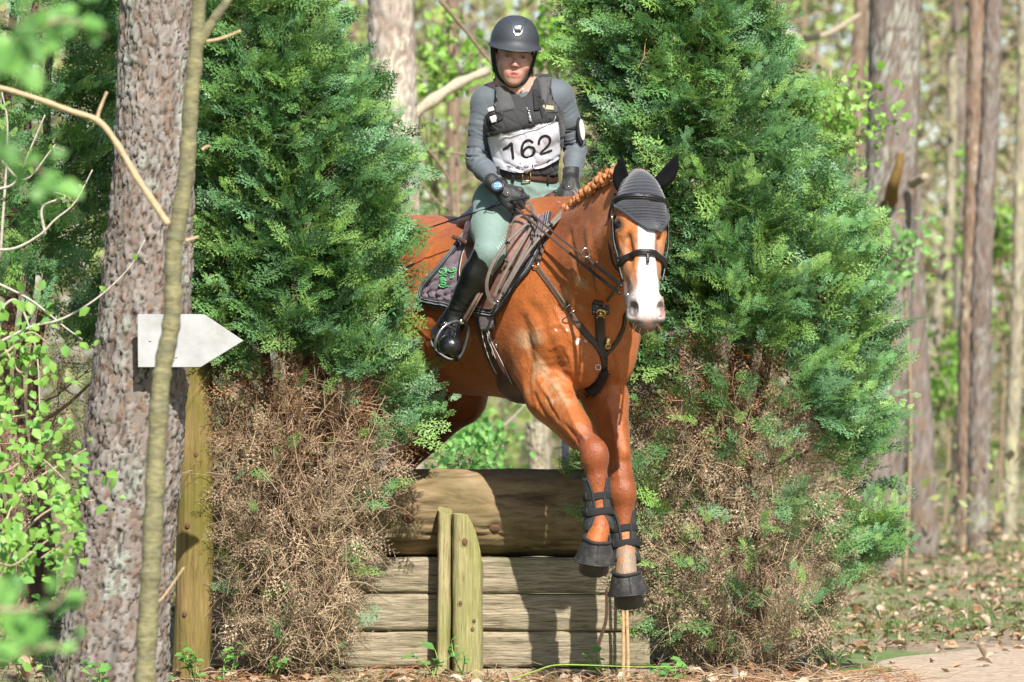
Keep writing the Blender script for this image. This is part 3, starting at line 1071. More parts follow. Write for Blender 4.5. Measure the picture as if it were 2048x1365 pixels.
shirt_m = mat('grey_jersey', (.14, .18, .2), rough=.68, var=.06, vscale=50, bump=.10, bscale=900, attr=True, sheen=.15)
breech_m = mat('sage_breeches', (.17, .27, .24), rough=.75, var=.08, vscale=30, bump=.12, bscale=500, attr=True, sheen=.1)
person = mk_mesh('person', pv, pq, None, None, True, pc, mats=[skin_m, shirt_m, breech_m], midx=fz)
tag(person, 'rider in grey top, black body protector and sage breeches wearing number bib', 'person')
PB = bvh_of(pv, pq)

eye_w = mat('eye_white', (.36, .32, .30), rough=.2, var=.05)
iris_m = mat('iris', (.035, .022, .015), rough=.1)
for sd in (-1, 1):
    e = MB(); e.ball(F(sd * .029, -.0030, .0715), .0112, nu=14, nv=9)
    eo = e.build('eyeball', eye_w, person)
    e = MB(); e.ball(F(sd * .029 + .001, -.0032, .0797), (.0078, .0072, .0036), M=(Fu, Fv, Fw), nu=12, nv=7)
    e.build('iris', iris_m, eo)
teeth = MB(); teeth.strap(catmull([F(-.012, -.0705, .086), F(0, -.070, .0905), F(.012, -.0705, .086)], 4), npa(Fw), .005, .002)
teeth.build('teeth', mat('teeth', (.75, .70, .62), rough=.3), person)
hairb = MB()
rh = random.Random(3)
for k in range(70):
    sd = -1 if k < 50 else 1
    p0 = F(sd * rh.uniform(.062, .074), rh.uniform(-.02, .03), rh.uniform(-.05, -.01))
    p1 = p0 + V(sd * rh.uniform(-.002, .008), .0, rh.uniform(-.05, -.03))
    p2 = p1 + V(rh.uniform(-.010, .012) + sd * .004, rh.uniform(-.01, .01), rh.uniform(-.05, -.02))
    hairb.tube(catmull([p0, p1, p2], 3), [.0022] * 4 + [.0016, .0010, .0005], 4)
hairb.build('hair', mat('brown_hair', (.13, .075, .04), rough=.5, var=.3, vscale=80), person)

# helmet
navy = mat('helmet_shell', (.034, .038, .046), rough=.58, var=.06, vscale=40, bump=.05, bscale=1500, spec=.5)
chrome = mat('bright_metal', (.75, .74, .72), rough=.18, metal=1.0, var=.05)
blackm = mat('black_webbing', (.007, .007, .008), rough=.8, var=.2, vscale=60, bump=.3, bscale=600)
hm = MB()
HHT = .107
HC = (0, .053, -.012)
na, nb = 48, 16
G = []
prof = [(math.cos(t), math.sin(t)) for t in np.linspace(math.pi / 2 * .999, 0.0, nb)]
def hshape(th, cr, sr):
    cu, cw = math.cos(th), math.sin(th)
    ru, rw = .0985, .128
    return cu * ru * cr ** .86, HHT * sr, cw * rw * cr ** .86
for cr, sr in prof:
    row = []
    for j in range(na + 1):
        th = 2 * math.pi * j / na
        u, v, w = hshape(th, cr, sr)
        row.append(F(HC[0] + u, HC[1] + v, HC[2] + w))
    G.append(row)
def ringrow(ext_f, dv, inn=False):
    row = []
    for j in range(na + 1):
        th = 2 * math.pi * j / na
        u, v, w = hshape(th, 1, 0)
        fr = max(0.0, math.sin(th)) ** 1.6
        ex = ext_f[0] + ext_f[1] * fr
        m_ = math.hypot(u, w)
        row.append(F(HC[0] + u * (1 + ex / m_), HC[1] + v + dv - .014 * fr * (ext_f[1] > .01) , HC[2] + w * (1 + ex / m_)))
    return row
G.append(ringrow((.001, .004), -.006))
G.append(ringrow((.005, .012), -.011))
G.append(ringrow((.0085, .028), -.0155))
G.append(ringrow((.0085, .0285), -.0185))
G.append(ringrow((.004, .018), -.0175))
G.append(ringrow((-.010, -.006), -.014))
G.append(ringrow((-.012, -.008), .03))
hm.grid(npa([[list(p) for p in r] for r in G])[:, ::-1])
helmet = hm.build('helmet', navy, person)
fin = MB()
def dome(u, v):            # point on the front of the shell at head-local (u,v)
    sv = min(max((v - HC[1]) / HHT, 0), .999)
    cr = math.sqrt(1 - sv * sv) ** .86
    x = (u - HC[0]) / (.0985 * cr)
    w = HC[2] + .128 * cr * math.sqrt(max(0, 1 - x * x))
    n = (Fu * (u / .0985 ** 2) + Fv * ((v - HC[1]) / HHT ** 2) + Fw * ((w - HC[2]) / .128 ** 2)).normalized()
    return F(u, v, w) + n * .001, n
def dome_strap(uv, w, th):
    pn_ = [dome(*p) for p in catmull([(a, b, 0) for a, b in uv], 6)[:, :2]]
    fin.strap([npa(p) for p, n in pn_], npa([n for p, n in pn_]), w, th)
dome_strap([(-.036, .148), (-.026, .128), (-.018, .106), (-.012, .088)], .0042, .0016)
dome_strap([(.036, .148), (.026, .128), (.020, .106), (.014, .088)], .0042, .0016)
dome_strap([(-.014, .091), (0, .085), (.016, .091)], .007, .002)
fin.build('silver_trim', chrome, helmet)
em = MB()
for c_, r_ in ((-.006, .0068), (.007, .0068)):
    q, n = dome(c_, .113)
    em.ring(q + n * .002, n, r_, .0016, 14, 5)
q, n = dome(0, .111)
em.box(q, (Fu, Fv, n), (.014, .009, .0012), .3)
em.build('silver_emblem', chrome, helmet)
dk = MB()
q, n = dome(0.001, .100)
dk.box(q + n * .0005, (Fu, Fv, n), (.011, .0032, .0012), .3)
dk.build('vent', blackm, helmet)
hb = MB()
hb.strap(catmull([F(-.090, .040, .015), F(-.080, -.03, .004), F(-.066, -.07, .012), F(-.046, -.100, .040), F(-.012, -.121, .060)], 6), [npa(-Fu * .8 + Fw * .5)] * 25, np.linspace(.034, .011, 25), .003)
hb.strap(catmull([F(.090, .040, .012), F(.078, -.03, .006), F(.066, -.07, .016), F(.047, -.100, .042), F(.012, -.122, .060), F(-.012, -.121, .060)], 6), [npa(Fu * .8 + Fw * .5)] * 31, np.linspace(.020, .011, 31), .003)
hb.build('chin_strap', blackm, helmet)
for sd in (-1, 1):
    hl_ = MB(); hl_.grid(npa([[list(F(sd * (.070 + .012 * math.sin(math.pi * j / 6)), .035 - .075 * i / 6 - .01 * math.sin(i), -.06 + .075 * j / 6 - .004 * i)) for j in range(7)] for i in range(7)]), .004, npa(Fu * sd)); hl_.build('padding', blackm, helmet)

# body protector
vs = SDF((-.26, 19.88, 1.93), (.36, 20.50, 2.44), .0054)
torso(vs, .021, .04)
for p in ((968, 196, 20.18), (1124, 186, 20.21)):
    vs.ell(P(*p), (.062, .12, .085), .015, 's')
vs.cone(SH_R + V(-.02, 0, -.05), EL_R, .05, .05, .01, 's')
vs.cone(SH_L + V(.02, 0, -.05), EL_L, .05, .05, .01, 's')
vs.cone(P(1040, 150, 20.02), P(1052, 206, 20.00), .075, .014, .010, 's', flat=EY, fs=.42)
vs.cone(P(1037, 172, 20.16), P(1037, 140, 20.15), .066, .085, .012, 's')
vs.half(P(0, 352, 20.1), V(0, 0, -1), .006)
vv, vq = vs.mesh(2)
del vs
vn_ = vert_normals(vv, vq)
vx = vv[:, 0] - P(1052, 0, 20.1).x
seam = np.minimum(np.abs(((vx + (vv[:, 2] - 2.2) * .45) / .062) % 1 - .5), np.abs(((vv[:, 2] - .55 * np.abs(vx)) / .058) % 1 - .5))
vv = vv + vn_ * ((-.004 * np.exp(-(seam / .055) ** 2)) + (fbm(vv * 25, 5, 3) - .5) * .003)[:, None]
vest_m = mat('vest_fabric', (.020, .020, .022), rough=.8, var=.18, vscale=22, bump=.25, bscale=700, sheen=.1)
vest = mk_mesh('body_protector', vv, vq, vest_m, person)
VB = bvh_of(vv, vq)
pad_m = mat('vest_pad', (.055, .054, .056), rough=.78, var=.15, vscale=25, bump=.25, bscale=700, sheen=.1)
def px_rows(rows, d=19.8):
    return [(P(a, b, d), P(c, e, d)) for a, b, c, e in rows]
def vest_patch(rows, nr, nc, off, th, name, m, parent, bulge=0.0, bvh=None):
    G, N = project_grid(bvh or VB, px_rows(resample(rows, nr)), None, nc, off, EY)
    if bulge:
        i = np.sin(np.linspace(0, math.pi, nr)) ** .35
        j = np.sin(np.linspace(0, math.pi, nc)) ** .35
        G = G + N * (bulge * (i[:, None] * j[None, :]))[..., None]
    b = MB(); b.grid(G, th, N)
    return b.build(name, m, parent)
vest_patch([(984, 170, 1014, 160), (984, 182, 1021, 177), (987, 204, 1026, 198), (993, 222, 1031, 213)], 14, 10, .004, .01, 'shoulder_pad', pad_m, vest, .012)
vest_patch([(1072, 148, 1104, 146), (1077, 156, 1111, 153), (1080, 182, 1114, 180), (1085, 204, 1115, 202)], 14, 10, .004, .01, 'shoulder_pad', pad_m, vest, .012)
vest_patch([(1084, 205, 1115, 204), (1086, 220, 1116, 219)], 6, 8, .003, .006, 'shoulder_flap', pad_m, vest, .004)
tagm = mat('tan_patch', (.36, .29, .19), rough=.6, var=.1)
vest_patch([(1087, 207, 1106, 208), (1087, 215, 1106, 217)], 4, 6, .011, .003, 'maker_patch', tagm, vest)
lt = MB()
for k in range(7):
    a, n = hit(VB, 1089.5 + k * 2.3, 211.5 + .15 * k)
    lt.box(a + n * .0125, (EX, EZ, n), (.0014, .0030 + .001 * (k % 2), .0006), .2)
lt.build('patch_lettering', mat('patch_print', (.07, .055, .04), rough=.6), vest)

def surf_path(bvh, pxs, off, n=6, closed=False):
    pts = [hit(bvh, *p)[0] for p in pxs]
    c = catmull(pts, n, closed)
    out, nn = [], []
    for p in c:
        q, n_, _, _ = bvh.find_nearest(Vector(p))
        if n_.dot(q - CAMP) > 0.6:
            n_ = -n_
        out.append(npa(q + n_ * off)); nn.append(npa(n_))
    nn = np.array(nn)
    for _ in range(3):
        nn[1:-1] = (nn[:-2] + nn[1:-1] * 2 + nn[2:]) / 4
    out = np.array(out)
    for _ in range(2):
        out[1:-1] = (out[:-2] + out[1:-1] * 2 + out[2:]) / 4
    return out, nn
def surf_strap(mb, bvh, pxs, w, th, off=.001, n=6):
    p, nn = surf_path(bvh, pxs, off, n)
    mb.strap(p, nn, w, th)
    return p, nn

# number bib
bibm = mat('white_bib', (.55, .55, .61), rough=.32, var=.05, vscale=14, bump=.35, bscale=22, spec=.55)
rows = [(977, 263, 1113, 233), (979, 275, 1115, 247), (984, 298, 1118, 276), (988, 315, 1119, 296), (991, 325, 1118, 309), (1000, 330, 1104, 319), (1014, 335, 1090, 327), (1030, 339, 1068, 334), (1042, 340, 1055, 338)]
G, N = project_grid(VB, px_rows(resample(rows, 40)), None, 48, .010, EY)
gi, gj = np.meshgrid(np.linspace(0, 1, 40), np.linspace(0, 1, 48), indexing='ij')
wv = (.006 * np.sin(gj * 7 + gi * 5 + 1) * gi + .004 * np.sin(gj * 15 - gi * 9) * gi + .004 * np.abs(np.sin(gj * 5 - gi * 6 + .5)))
G = G + N * (wv * np.sin(np.pi * np.clip(gj, .03, .97)))[..., None]
b = MB(); b.grid(G, .0025, N)
bib = b.build('number_bib', bibm, person)
bg = MB(); bg.grid(G)
BB = bvh_of(np.concatenate(bg.v), np.concatenate(bg.q))
ink = mat('bib_print', (.012, .012, .013), rough=.45, var=.05)
def stroke(mb, bvh, pxs, wpx, off=.0012, n=6, th=.0008, caps=True):
    p, nn = surf_path(bvh, pxs, off, n)
    w = wpx * .00201
    mb.strap(p, nn, w, th)
    if caps:
        for k, i in ((0, 0), (1, -1)):
            nr = Vector(nn[i]); u = nr.orthogonal().normalized()
            mb.ball(p[i] + nn[i] * th * .3, (w * .5, w * .5, th * .9), M=(u, nr.cross(u), nr), nu=12, nv=5)
def zb_(pts):
    return [(930 + x / 6.204, 220 + y / 6.204) for x, y in pts]
for pts in ([[(482, 488), (530, 462), (575, 412), (582, 470), (590, 530), (598, 600)]],
            [[(836, 402), (800, 378), (760, 385), (722, 420), (705, 480), (708, 535), (735, 580), (785, 588), (835, 562), (862, 520), (850, 475), (810, 460), (765, 470), (730, 505), (718, 545)]],
            [[(916, 422), (922, 375), (955, 335), (1000, 320), (1045, 345), (1055, 390), (1030, 440), (985, 490), (952, 520), (940, 545), (990, 536), (1070, 505)]]):
    m_ = MB()
    for q in pts:
        stroke(m_, BB, zb_(q), 5.2)
    m_.build('digit', ink, bib)
greyink = mat('sponsor_print', (.10, .11, .12), rough=.5)
def zc_(pts):
    return [(990 + x / 15.75, 290 + y / 15.75) for x, y in pts]
m_ = MB(); stroke(m_, BB, zc_([(400, 655), (440, 660), (430, 700), (480, 710)]), .9, n=3); stroke(m_, BB, zc_([(450, 660), (500, 680), (560, 715)]), 1.0, n=3); m_.build('sponsor_mark', greyink, bib)
m_ = MB(); stroke(m_, BB, zc_([(670, 715), (735, 716), (800, 714)]), 2.2, n=3, caps=False); stroke(m_, BB, zc_([(705, 672), (735, 662), (760, 675)]), 1.2, n=3); m_.build('sponsor_mark', greyink, bib)
m_ = MB(); stroke(m_, BB, zc_([(905, 690), (930, 662), (985, 655), (1045, 664), (1068, 688), (1040, 715), (985, 725), (930, 718), (905, 690)]), .9, n=3, caps=False)
for k in range(4):
    x = 940 + k * 28
    stroke(m_, BB, zc_([(x, 700), (x + 6, 676), (x + 14, 700)]), .7, n=2, caps=False)
m_.build('sponsor_mark', ink, bib)
m_ = MB(); stroke(m_, BB, zc_([(1170, 640), (1175, 690)]), 2.6, n=2)
for k in range(5):
    stroke(m_, BB, zc_([(1225 + k * 24, 640 - k * 3), (1232 + k * 24, 668 - k * 3)]), .9, n=2, caps=False)
m_.build('sponsor_mark', ink, bib)
m_ = MB(); stroke(m_, BB, zc_([(1640, 545), (1670, 500), (1705, 475)]), 3.6, n=3); m_.build('sponsor_mark', mat('green_print', (.03, .06, .045), rough=.5), bib)
tb_ = MB(); tb_.strap(G[0] + N[0] * .002, N[0], .017, .005); tb_.build('top_binding', blackm, bib)
zp = MB()
surf_strap(zp, BB, [(982, 270.5), (1010, 270), (1040, 265), (1075, 255.5), (1108, 243)], .0022, .0018, .0065)
q, n = hit(BB, 1107, 240)
zp.box(q + n * .008, (V(.3, 0, 1), EX, n), (.010, .0016, .001), .3)
zp.build('silver_zip', chrome, bib)
# straps and buckles
st = MB()
surf_strap(st, VB, [(966, 178), (972, 205), (980, 232), (990, 262)], .022, .003, .006)
st.build('strap', blackm, vest)
st = MB()
surf_strap(st, VB, [(1064, 150), (1070, 180), (1079, 210), (1091, 245)], .021, .003, .006)
st.build('strap', blackm, vest)
whitep = mat('pale_buckle', (.55, .55, .53), rough=.4)
for (x, y), hh in (((984, 224), .007), ((990, 240), .013)):
    bk = MB(); q, n = hit(VB, x, y); bk.box(q + n * .011, (V(.35, 0, -1).normalized(), V(1, 0, .35), n), (hh, .0125, .003), .35); bk.build('strap_buckle', whitep, vest)
for (x, y), hh in (((1074, 195), .007), ((1080, 211), .013)):
    bk = MB(); q, n = hit(VB, x, y); bk.box(q + n * .011, (V(.35, 0, -1).normalized(), V(1, 0, .35), n), (hh, .0125, .003), .35); bk.build('strap_buckle', blackm, vest)
zz = MB()
surf_strap(zz, VB, [(1054, 216), (1057, 228), (1060, 246)], .010, .003, .0015)
zz.build('front_zip', blackm, vest)
zz = MB()
for k in range(8):
    q, n = hit(VB, 1055 + k * .7, 217 + k * 3.4); zz.box(q + n * .0055, (EX, EZ, n), (.0035, .0018, .001), .3)
q, n = hit(VB, 1061, 240); zz.box(q + n * .008, (V(.15, 0, -1), EX, n), (.012, .003, .0012), .3)
zz.build('zip_teeth', chrome, vest)
zz = MB(); q, n = hit(PB, 1043, 181); zz.box(q + n * .004, (V(-.5, 0, -.8), EX, n), (.008, .0028, .0015), .3); zz.build('collar_zip', chrome, person)

# belt, loops, buckle
belt_m = mat('brown_leather_belt', (.055, .024, .014), rough=.42, var=.3, vscale=40, bump=.2, bscale=300)
cw = P(1048, 353, 20.21)
pts, nn = [], []
for k in range(48):
    a = 2 * math.pi * k / 48
    dr = V(math.cos(a), math.sin(a), 0)
    o_ = cw + V(0, 0, -.012 * math.cos(a))
    q, n, _, _ = PB.ray_cast(o_, dr)
    pts.append(npa(q + dr * .002)); nn.append(npa(dr))
pts = np.array(pts)
for _ in range(3):
    pts = (np.roll(pts, 1, 0) + pts * 2 + np.roll(pts, -1, 0)) / 4
bl = MB(); bl.strap(pts * np.array([1, 1, 1]) + np.array(nn) * .003, np.array(nn), .038, .005, closed=True)
belt = bl.build('belt', belt_m, person)
brass = mat('brass', (.62, .45, .18), rough=.25, metal=1.0, var=.1)
q = P(1052, 352, 19.5); l, n, _, _ = bvh_of(np.concatenate(bl.v), np.concatenate(bl.q)).ray_cast(CAMP, (q - CAMP).normalized())
bk = MB()
for (c_, ax_, h_) in ((V(-.014, 0, 0), EZ, .021), (V(.018, 0, 0), EZ, .021), (V(.002, 0, .020), EX, .017), (V(.002, 0, -.020), EX, .017)):
    bk.box(l + c_ + V(0, -.006, 0), (ax_, EY, ax_.cross(EY)), (h_, .003, .003), .4)
bk.build('buckle', brass, belt)
for x, y in ((1026, 350), (1096, 355), (997, 347)):
    l, n = hit(PB, x, y)
    lb = MB(); lb.strap(catmull([l + V(0, -.012, .026), l + V(0, -.018, 0), l + V(0, -.010, -.030)], 3), npa(-EY), .011, .003)
    lb.build('belt_loop', breech_m, person)
# grey grip print on the knee and a pocket seam
gr = MB()
gk = random.Random(8)
for k in range(9):
    x0, y0 = 996 + k * 3.1, 500 - k * 4.6
    surf_strap(gr, PB, [(x0 - 2, y0 - 6), (x0 + 1.5, y0), (x0 + 4, y0 + 6)], .0028, .0008, .0005, 3)
gr.build('grip_print', mat('pale_print', (.42, .52, .48), rough=.6), person)
pk = MB(); surf_strap(pk, PB, [(972, 397), (982, 392), (991, 394)], .0022, .001, .0005, 3); surf_strap(pk, PB, [(972, 397), (981, 400), (990, 398)], .002, .001, .0005, 3)
pk.build('pocket_seam', mat('seam_thread', (.30, .27, .17), rough=.7), person)

# boots
boot_m = mat('black_leather', (.006, .006, .007), rough=.24, var=.25, vscale=20, bump=.12, bscale=160, spec=.6)
def boot(kn, an, heel, toe, cutp, cutn):
    c = (kn + an) / 2
    s = SDF(c - V(.22, .24, .32), c + V(.22, .24, .30), .0050)
    s.cone(kn + (kn - an) * .1, kn.lerp(an, .30), .063, .063, .02)
    s.cone(kn.lerp(an, .30), kn.lerp(an, .88), .063, .045, .02)
    s.cone(kn.lerp(an, .88), an, .045, .045, .02)
    s.cone(an, heel, .044, .042, .02)
    s.cone(an + (toe - an) * .15, toe, .042, .041, .03)
    s.cone(heel, toe, .040, .042, .02)
    s.ell(toe + (toe - heel) * .03, (.045, .045, .040), .02)
    dn = (toe - heel).normalized()
    up = (kn - an).normalized()
    sn = (-(up - dn * up.dot(dn))).normalized()
    s.half((heel + toe) / 2 + sn * .043, sn, .006)
    s.half(cutp, cutn, .006)
    v, q = s.mesh(2)
    n = vert_normals(v, q)
    t, d = seg_param(v, kn, an)
    w = np.exp(-((t - .78) / .22) ** 2)
    f = fbm(np.stack([t * 15 + fbm(v * 20, 4, 2) * 1.5, v[:, 0] * 6, v[:, 1] * 6], 1), 6, 2)
    v = v + n * ((np.abs(f - .5) * 4 - .6) * .0065 * w + (fbm(v * 14, 5, 2) - .5) * .006 * (t < .9))[:, None]
    o = mk_mesh('riding_boot', v, q, boot_m, person)
    # sole with a pale welt
    sm = MB()
    sd_ = dn.cross(sn).normalized()
    out = []
    for k in range(28):
        a = 2 * math.pi * k / 28
        x = math.cos(a); y = math.sin(a)
        L_ = (toe - heel).length / 2 + .048
        out.append((heel + toe) / 2 + dn * (x * L_) + sd_ * (y * (.040 + .006 * x)))
    out = npa(out)
    sm.tube(out + npa(sn) * .043, .0045, 6, True)
    so_ = sm.build('welt', mat('pale_welt', (.17, .16, .14), rough=.6), o)
    sl2 = MB()
    t1 = out + npa(sn) * .044; t2 = out + npa(sn) * .052
    nn_ = len(out)
    sl2.add(np.concatenate([t1, t2, [t2.mean(0)]]), [(i, (i + 1) % nn_, (i + 1) % nn_ + nn_, i + nn_) for i in range(nn_)], [(i + nn_, (i + 1) % nn_ + nn_, 2 * nn_) for i in range(nn_)])
    for k in range(5):
        sl2.box((heel + toe) / 2 + dn * (-.07 + .035 * k) + sn * .0535, (sd_, dn, sn), (.030, .006, .003), .3)
    sl2.build('sole', blackm, o)
    return o, bvh_of(v, q)
boot_r, BRB = boot(KN_R, AN_R, HEEL_R, TOE_R, P(966, 509, 19.85), V(.92, 0.0, .38))
boot_l, _ = boot(KN_L, AN_L, AN_L + V(0, 0, -.05) - HF * .03, AN_L + HF * .15 + V(0, 0, -.055), KN_L + V(0, 0, -.02), (KN_L - AN_L).normalized())
sp = MB()
surf_strap(sp, BRB, [(880, 652), (889, 650), (900, 655), (912, 662)], .011, .003, .001)
surf_strap(sp, BRB, [(886, 656), (882, 661), (879, 668)], .008, .003, .001)
sp.build('spur_strap', blackm, boot_r)
sp = MB(); q, n = hit(BRB, 892, 648); sp.ring(q + n * .005, n, .0055, .0018, 14, 5)
q = P(872, 660, 20.03); sp.tube(catmull([P(882, 656, 20.0), P(874, 659, 20.03), P(868, 662, 20.06)], 4), .0035, 6)
sp.build('spur', chrome, boot_r)

# gloved hands on the reins
glove_m = mat('black_glove', (.011, .0115, .013), rough=.55, var=.2, vscale=40, bump=.25, bscale=350, sheen=.1)
def glove(wr, X, c, flip):
    """X: wrist to knuckles, c: thumb side to little finger"""
    X = X.normalized(); c = (c - X * c.dot(X)).normalized()
    n = X.cross(c).normalized()                 # out of the back of the hand
    if n.y > 0:
        n = -n
    o = wr
    L = lambda x, y, z: o + X * x + c * y + n * z
    s = SDF(o + X * .05 - V(.11, .11, .11), o + X * .05 + V(.11, .11, .11), .0029)
    s.cone(L(-.055, 0, 0), L(.005, 0, 0), .034, .030, .01)
    s.cone(L(.012, -.010, .0), L(.070, -.022, .006), .024, .019, .02)
    s.cone(L(.012, .010, .0), L(.066, .026, .004), .024, .017, .02)
    s.ell(L(.045, 0, .003), (.042, .040, .020), .02, M=(X, c, n))
    for k in range(4):
        y = -.030 + .0205 * k
        ln = (.92, 1.0, .95, .80)[k]
        x0 = (.074, .079, .075, .066)[k]
        b0 = L(x0, y, .006)
        b1 = L(x0 + .026 * ln, y + .001, -.016)
        b2 = L(x0 + .012 * ln, y + .001, -.040)
        b3 = L(x0 - .012, y, -.040)
        s.chain([b0, b1, b2, b3], [.0115, .0105, .0095, .0085], .0035)
        s.ell(b0, (.0125, .0125, .0125), .006)
    s.chain([L(.020, -.030, -.006), L(.052, -.050, -.016), L(.078, -.044, -.030), L(.092, -.030, -.036)], [.016, .0135, .0115, .0095], .008)
    v, q = s.mesh(1)
    nn_ = vert_normals(v, q)
    v = v + nn_ * ((fbm(v * 60, 7, 2) - .5) * .004)[:, None]
    g = mk_mesh('glove', v, q, glove_m, person)
    gb = bvh_of(v, q)
    # wrist flap with a stud, cuff rib
    fl = MB()
    rows_ = []
    for i in range(8):
        a = math.pi * i / 7
        hw = .019 * math.sin(a) ** .6 + .001
        x = .026 - .021 * math.cos(a)
        rows_.append((L(x, -hw - .004, .06), L(x, hw - .004, .06)))
    G, N = project_grid(gb, rows_, None, 8, .003, -n)
    fl.grid(G, .003, N)
    fo = fl.build('wrist_flap', glove_m, g)
    st_ = MB(); q_, n2, _, _ = gb.ray_cast(L(.034, -.003, .08), -n)
    st_.ball(q_ + n * .005, (.0035, .0035, .002), M=(X, c, n), nu=10, nv=6)
    st_.build('stud', brass, fo)
    cf = MB()
    for k in range(4):
        cf.ring(L(-.012 - k * .006, 0, 0), X, .0315, .0028, 20, 6)
    cf.build('cuff', glove_m, g)
    return g, L
glove_r, GR = glove(P(1003, 381, 19.94), V(.72, -.22, -.62), V(-.60, -.12, -.80), 1)
glove_l, GL = glove(P(1141, 366, 20.05), V(-.04, -.42, -.90), V(.98, -.1, .05), 1)

# watch on the right wrist
wc = P(995, 372, 19.90)
wnm = V(-.28, -.86, .42).normalized()
wx = wnm.cross(EZ).normalized(); wy = wx.cross(wnm)
w1 = MB(); w1.ring(wc, wnm, .0235, .0058, 28, 8)
w1.ball(wc - wnm * .004, (.024, .024, .007), M=(wx, wy, wnm), nu=24, nv=8)
watch = w1.build('watch', mat('black_plastic', (.014, .014, .015), rough=.4), person)
w2 = MB(); w2.ball(wc + wnm * .002, (.0195, .0195, .0030), M=(wx, wy, wnm), nu=24, nv=8); w2.build('watch_face', mat('watch_blue', (.09, .20, .38), rough=.15, var=.1), watch)
w3 = MB(); w3.box(wc + wnm * .0052, (wx, wy, wnm), (.0125, .0095, .0006), .1); w3.build('watch_screen', mat('watch_lcd', (.30, .50, .66), rough=.2), watch)
w4 = MB()
for k in range(3):
    w4.box(wc + wnm * .0061 + wx * (-.006 + .006 * k) + wy * .001, (wx, wy, wnm), (.0018, .0048, .0003), .1)
w4.build('watch_digits', mat('lcd_digits', (.05, .13, .25), rough=.4), watch)
w5 = MB()
ad = (WR_R - EL_R).normalized()
w5.ring(WR_R - ad * .012, ad, .034, .006, 26, 6); w5.build('watch_band', blackm, watch)

# armband on the left sleeve
ab_ = MB(); at_ = SH_L.lerp(EL_L, .60); aa = (EL_L - SH_L).normalized()
ab_.strap([npa(at_ + (V(1, 0, 0) * math.cos(a) + V(0, 1, 0) * math.sin(a)) * .047) for a in np.linspace(0, 2 * math.pi, 24, endpoint=False)],
          np.array([[math.cos(a), math.sin(a), 0] for a in np.linspace(0, 2 * math.pi, 24, endpoint=False)]), .026, .003, closed=True)
armb = ab_.build('armband', blackm, person)
an_ = V(.86, -.5, .12).normalized(); au = an_.cross(EZ).normalized(); av = au.cross(an_)
ah = MB(); ah.ball(P(1160, 263, 20.20), (.021, .058, .012), M=(au, av, an_), nu=22, nv=10); ah.build('card_holder', blackm, armb)
ah = MB(); ah.ball(P(1162, 261, 20.195) + an_ * .005, (.014, .044, .010), M=(au, av, an_), nu=22, nv=10); ah.build('medical_card', mat('card_white', (.70, .72, .72), rough=.25, var=.1), armb)

# whip in the right hand
wm = MB()
wp = catmull([P(1022, 402, 19.895), P(990, 413, 19.95), P(930, 432, 20.05), P(870, 452, 20.14), P(842, 461, 20.18)], 8)
wm.tube(wp, np.linspace(.0048, .0026, len(wp)), 7)
whip = wm.build('riding_whip', mat('whip_black', (.016, .015, .016), rough=.5, var=.3, vscale=80, bump=.4, bscale=400))
tag(whip, 'thin black riding whip held in the rider\'s right glove', 'whip')
wm = MB(); wm.strap(catmull([P(846, 459, 20.175), P(826, 465, 20.2), P(809, 468, 20.22)], 5), npa(V(0, -1, .4)), [.010, .017, .020, .021, .021, .020, .019, .018, .016, .013, .008], .004)
wm.build('leather_flap', blackm, whip)
wm = MB(); wm.ball(P(1056, 395, 19.86), (.008, .006, .010)); wm.tube(catmull([P(1022, 402, 19.895), P(1040, 398, 19.875), P(1056, 395, 19.86)], 4), .0055, 7)
wm.build('handle', whip.data.materials[0], whip)
wm = MB(); wm.tube(catmull([P(1003, 392, 19.90), P(992, 408, 19.92), P(983, 412, 19.93), P(972, 422, 19.96), P(962, 438, 19.97), P(957, 452, 19.99)], 6), .0022, 5); wm.build('wrist_loop', blackm, whip)
# ------------------------------------------------------------------ tack
leather = mat('brown_leather', (.085, .048, .034), rough=.48, var=.3, vscale=30, bump=.25, bscale=350)
leather_d = mat('dark_leather', (.020, .013, .011), rough=.40, var=.3, vscale=30, bump=.2, bscale=350)
leather_k = mat('black_tack_leather', (.009, .008, .008), rough=.36, var=.25, vscale=30, bump=.2, bscale=300)
steel = mat('steel', (.58, .57, .55), rough=.22, metal=1.0, var=.1)
thread = mat('pale_thread', (.52, .48, .40), rough=.8)
thread_d = mat('tan_thread', (.15, .12, .095), rough=.8)

def hrows(bvh, rows, nr, nc):
    """pixel rows -> grid of (point, normal) on a surface"""
    G, N = [], []
    for a, b, c, e in resample(rows, nr):
        gl, gn = [], []
        for j in range(nc):
            t = j / (nc - 1)
            p, n = hit(bvh, a + (c - a) * t, b + (e - b) * t)
            gl.append(npa(p)); gn.append(npa(n))
        G.append(gl); N.append(gn)
    return np.array(G), np.array(N)
def mirror_pts(G):
    """reflect across the horse's middle plane"""
    l = npa(HL); o = npa(HO)
    d = ((G - o) * l).sum(-1, keepdims=True)
    return G - 2 * d * l
def relax(G, k=3):
    for _ in range(k):
        Gs = G.copy()
        Gs[1:-1, 1:-1] = (G[:-2, 1:-1] + G[2:, 1:-1] + G[1:-1, :-2] + G[1:-1, 2:]) / 4
        G = .4 * G + .6 * Gs
    return G

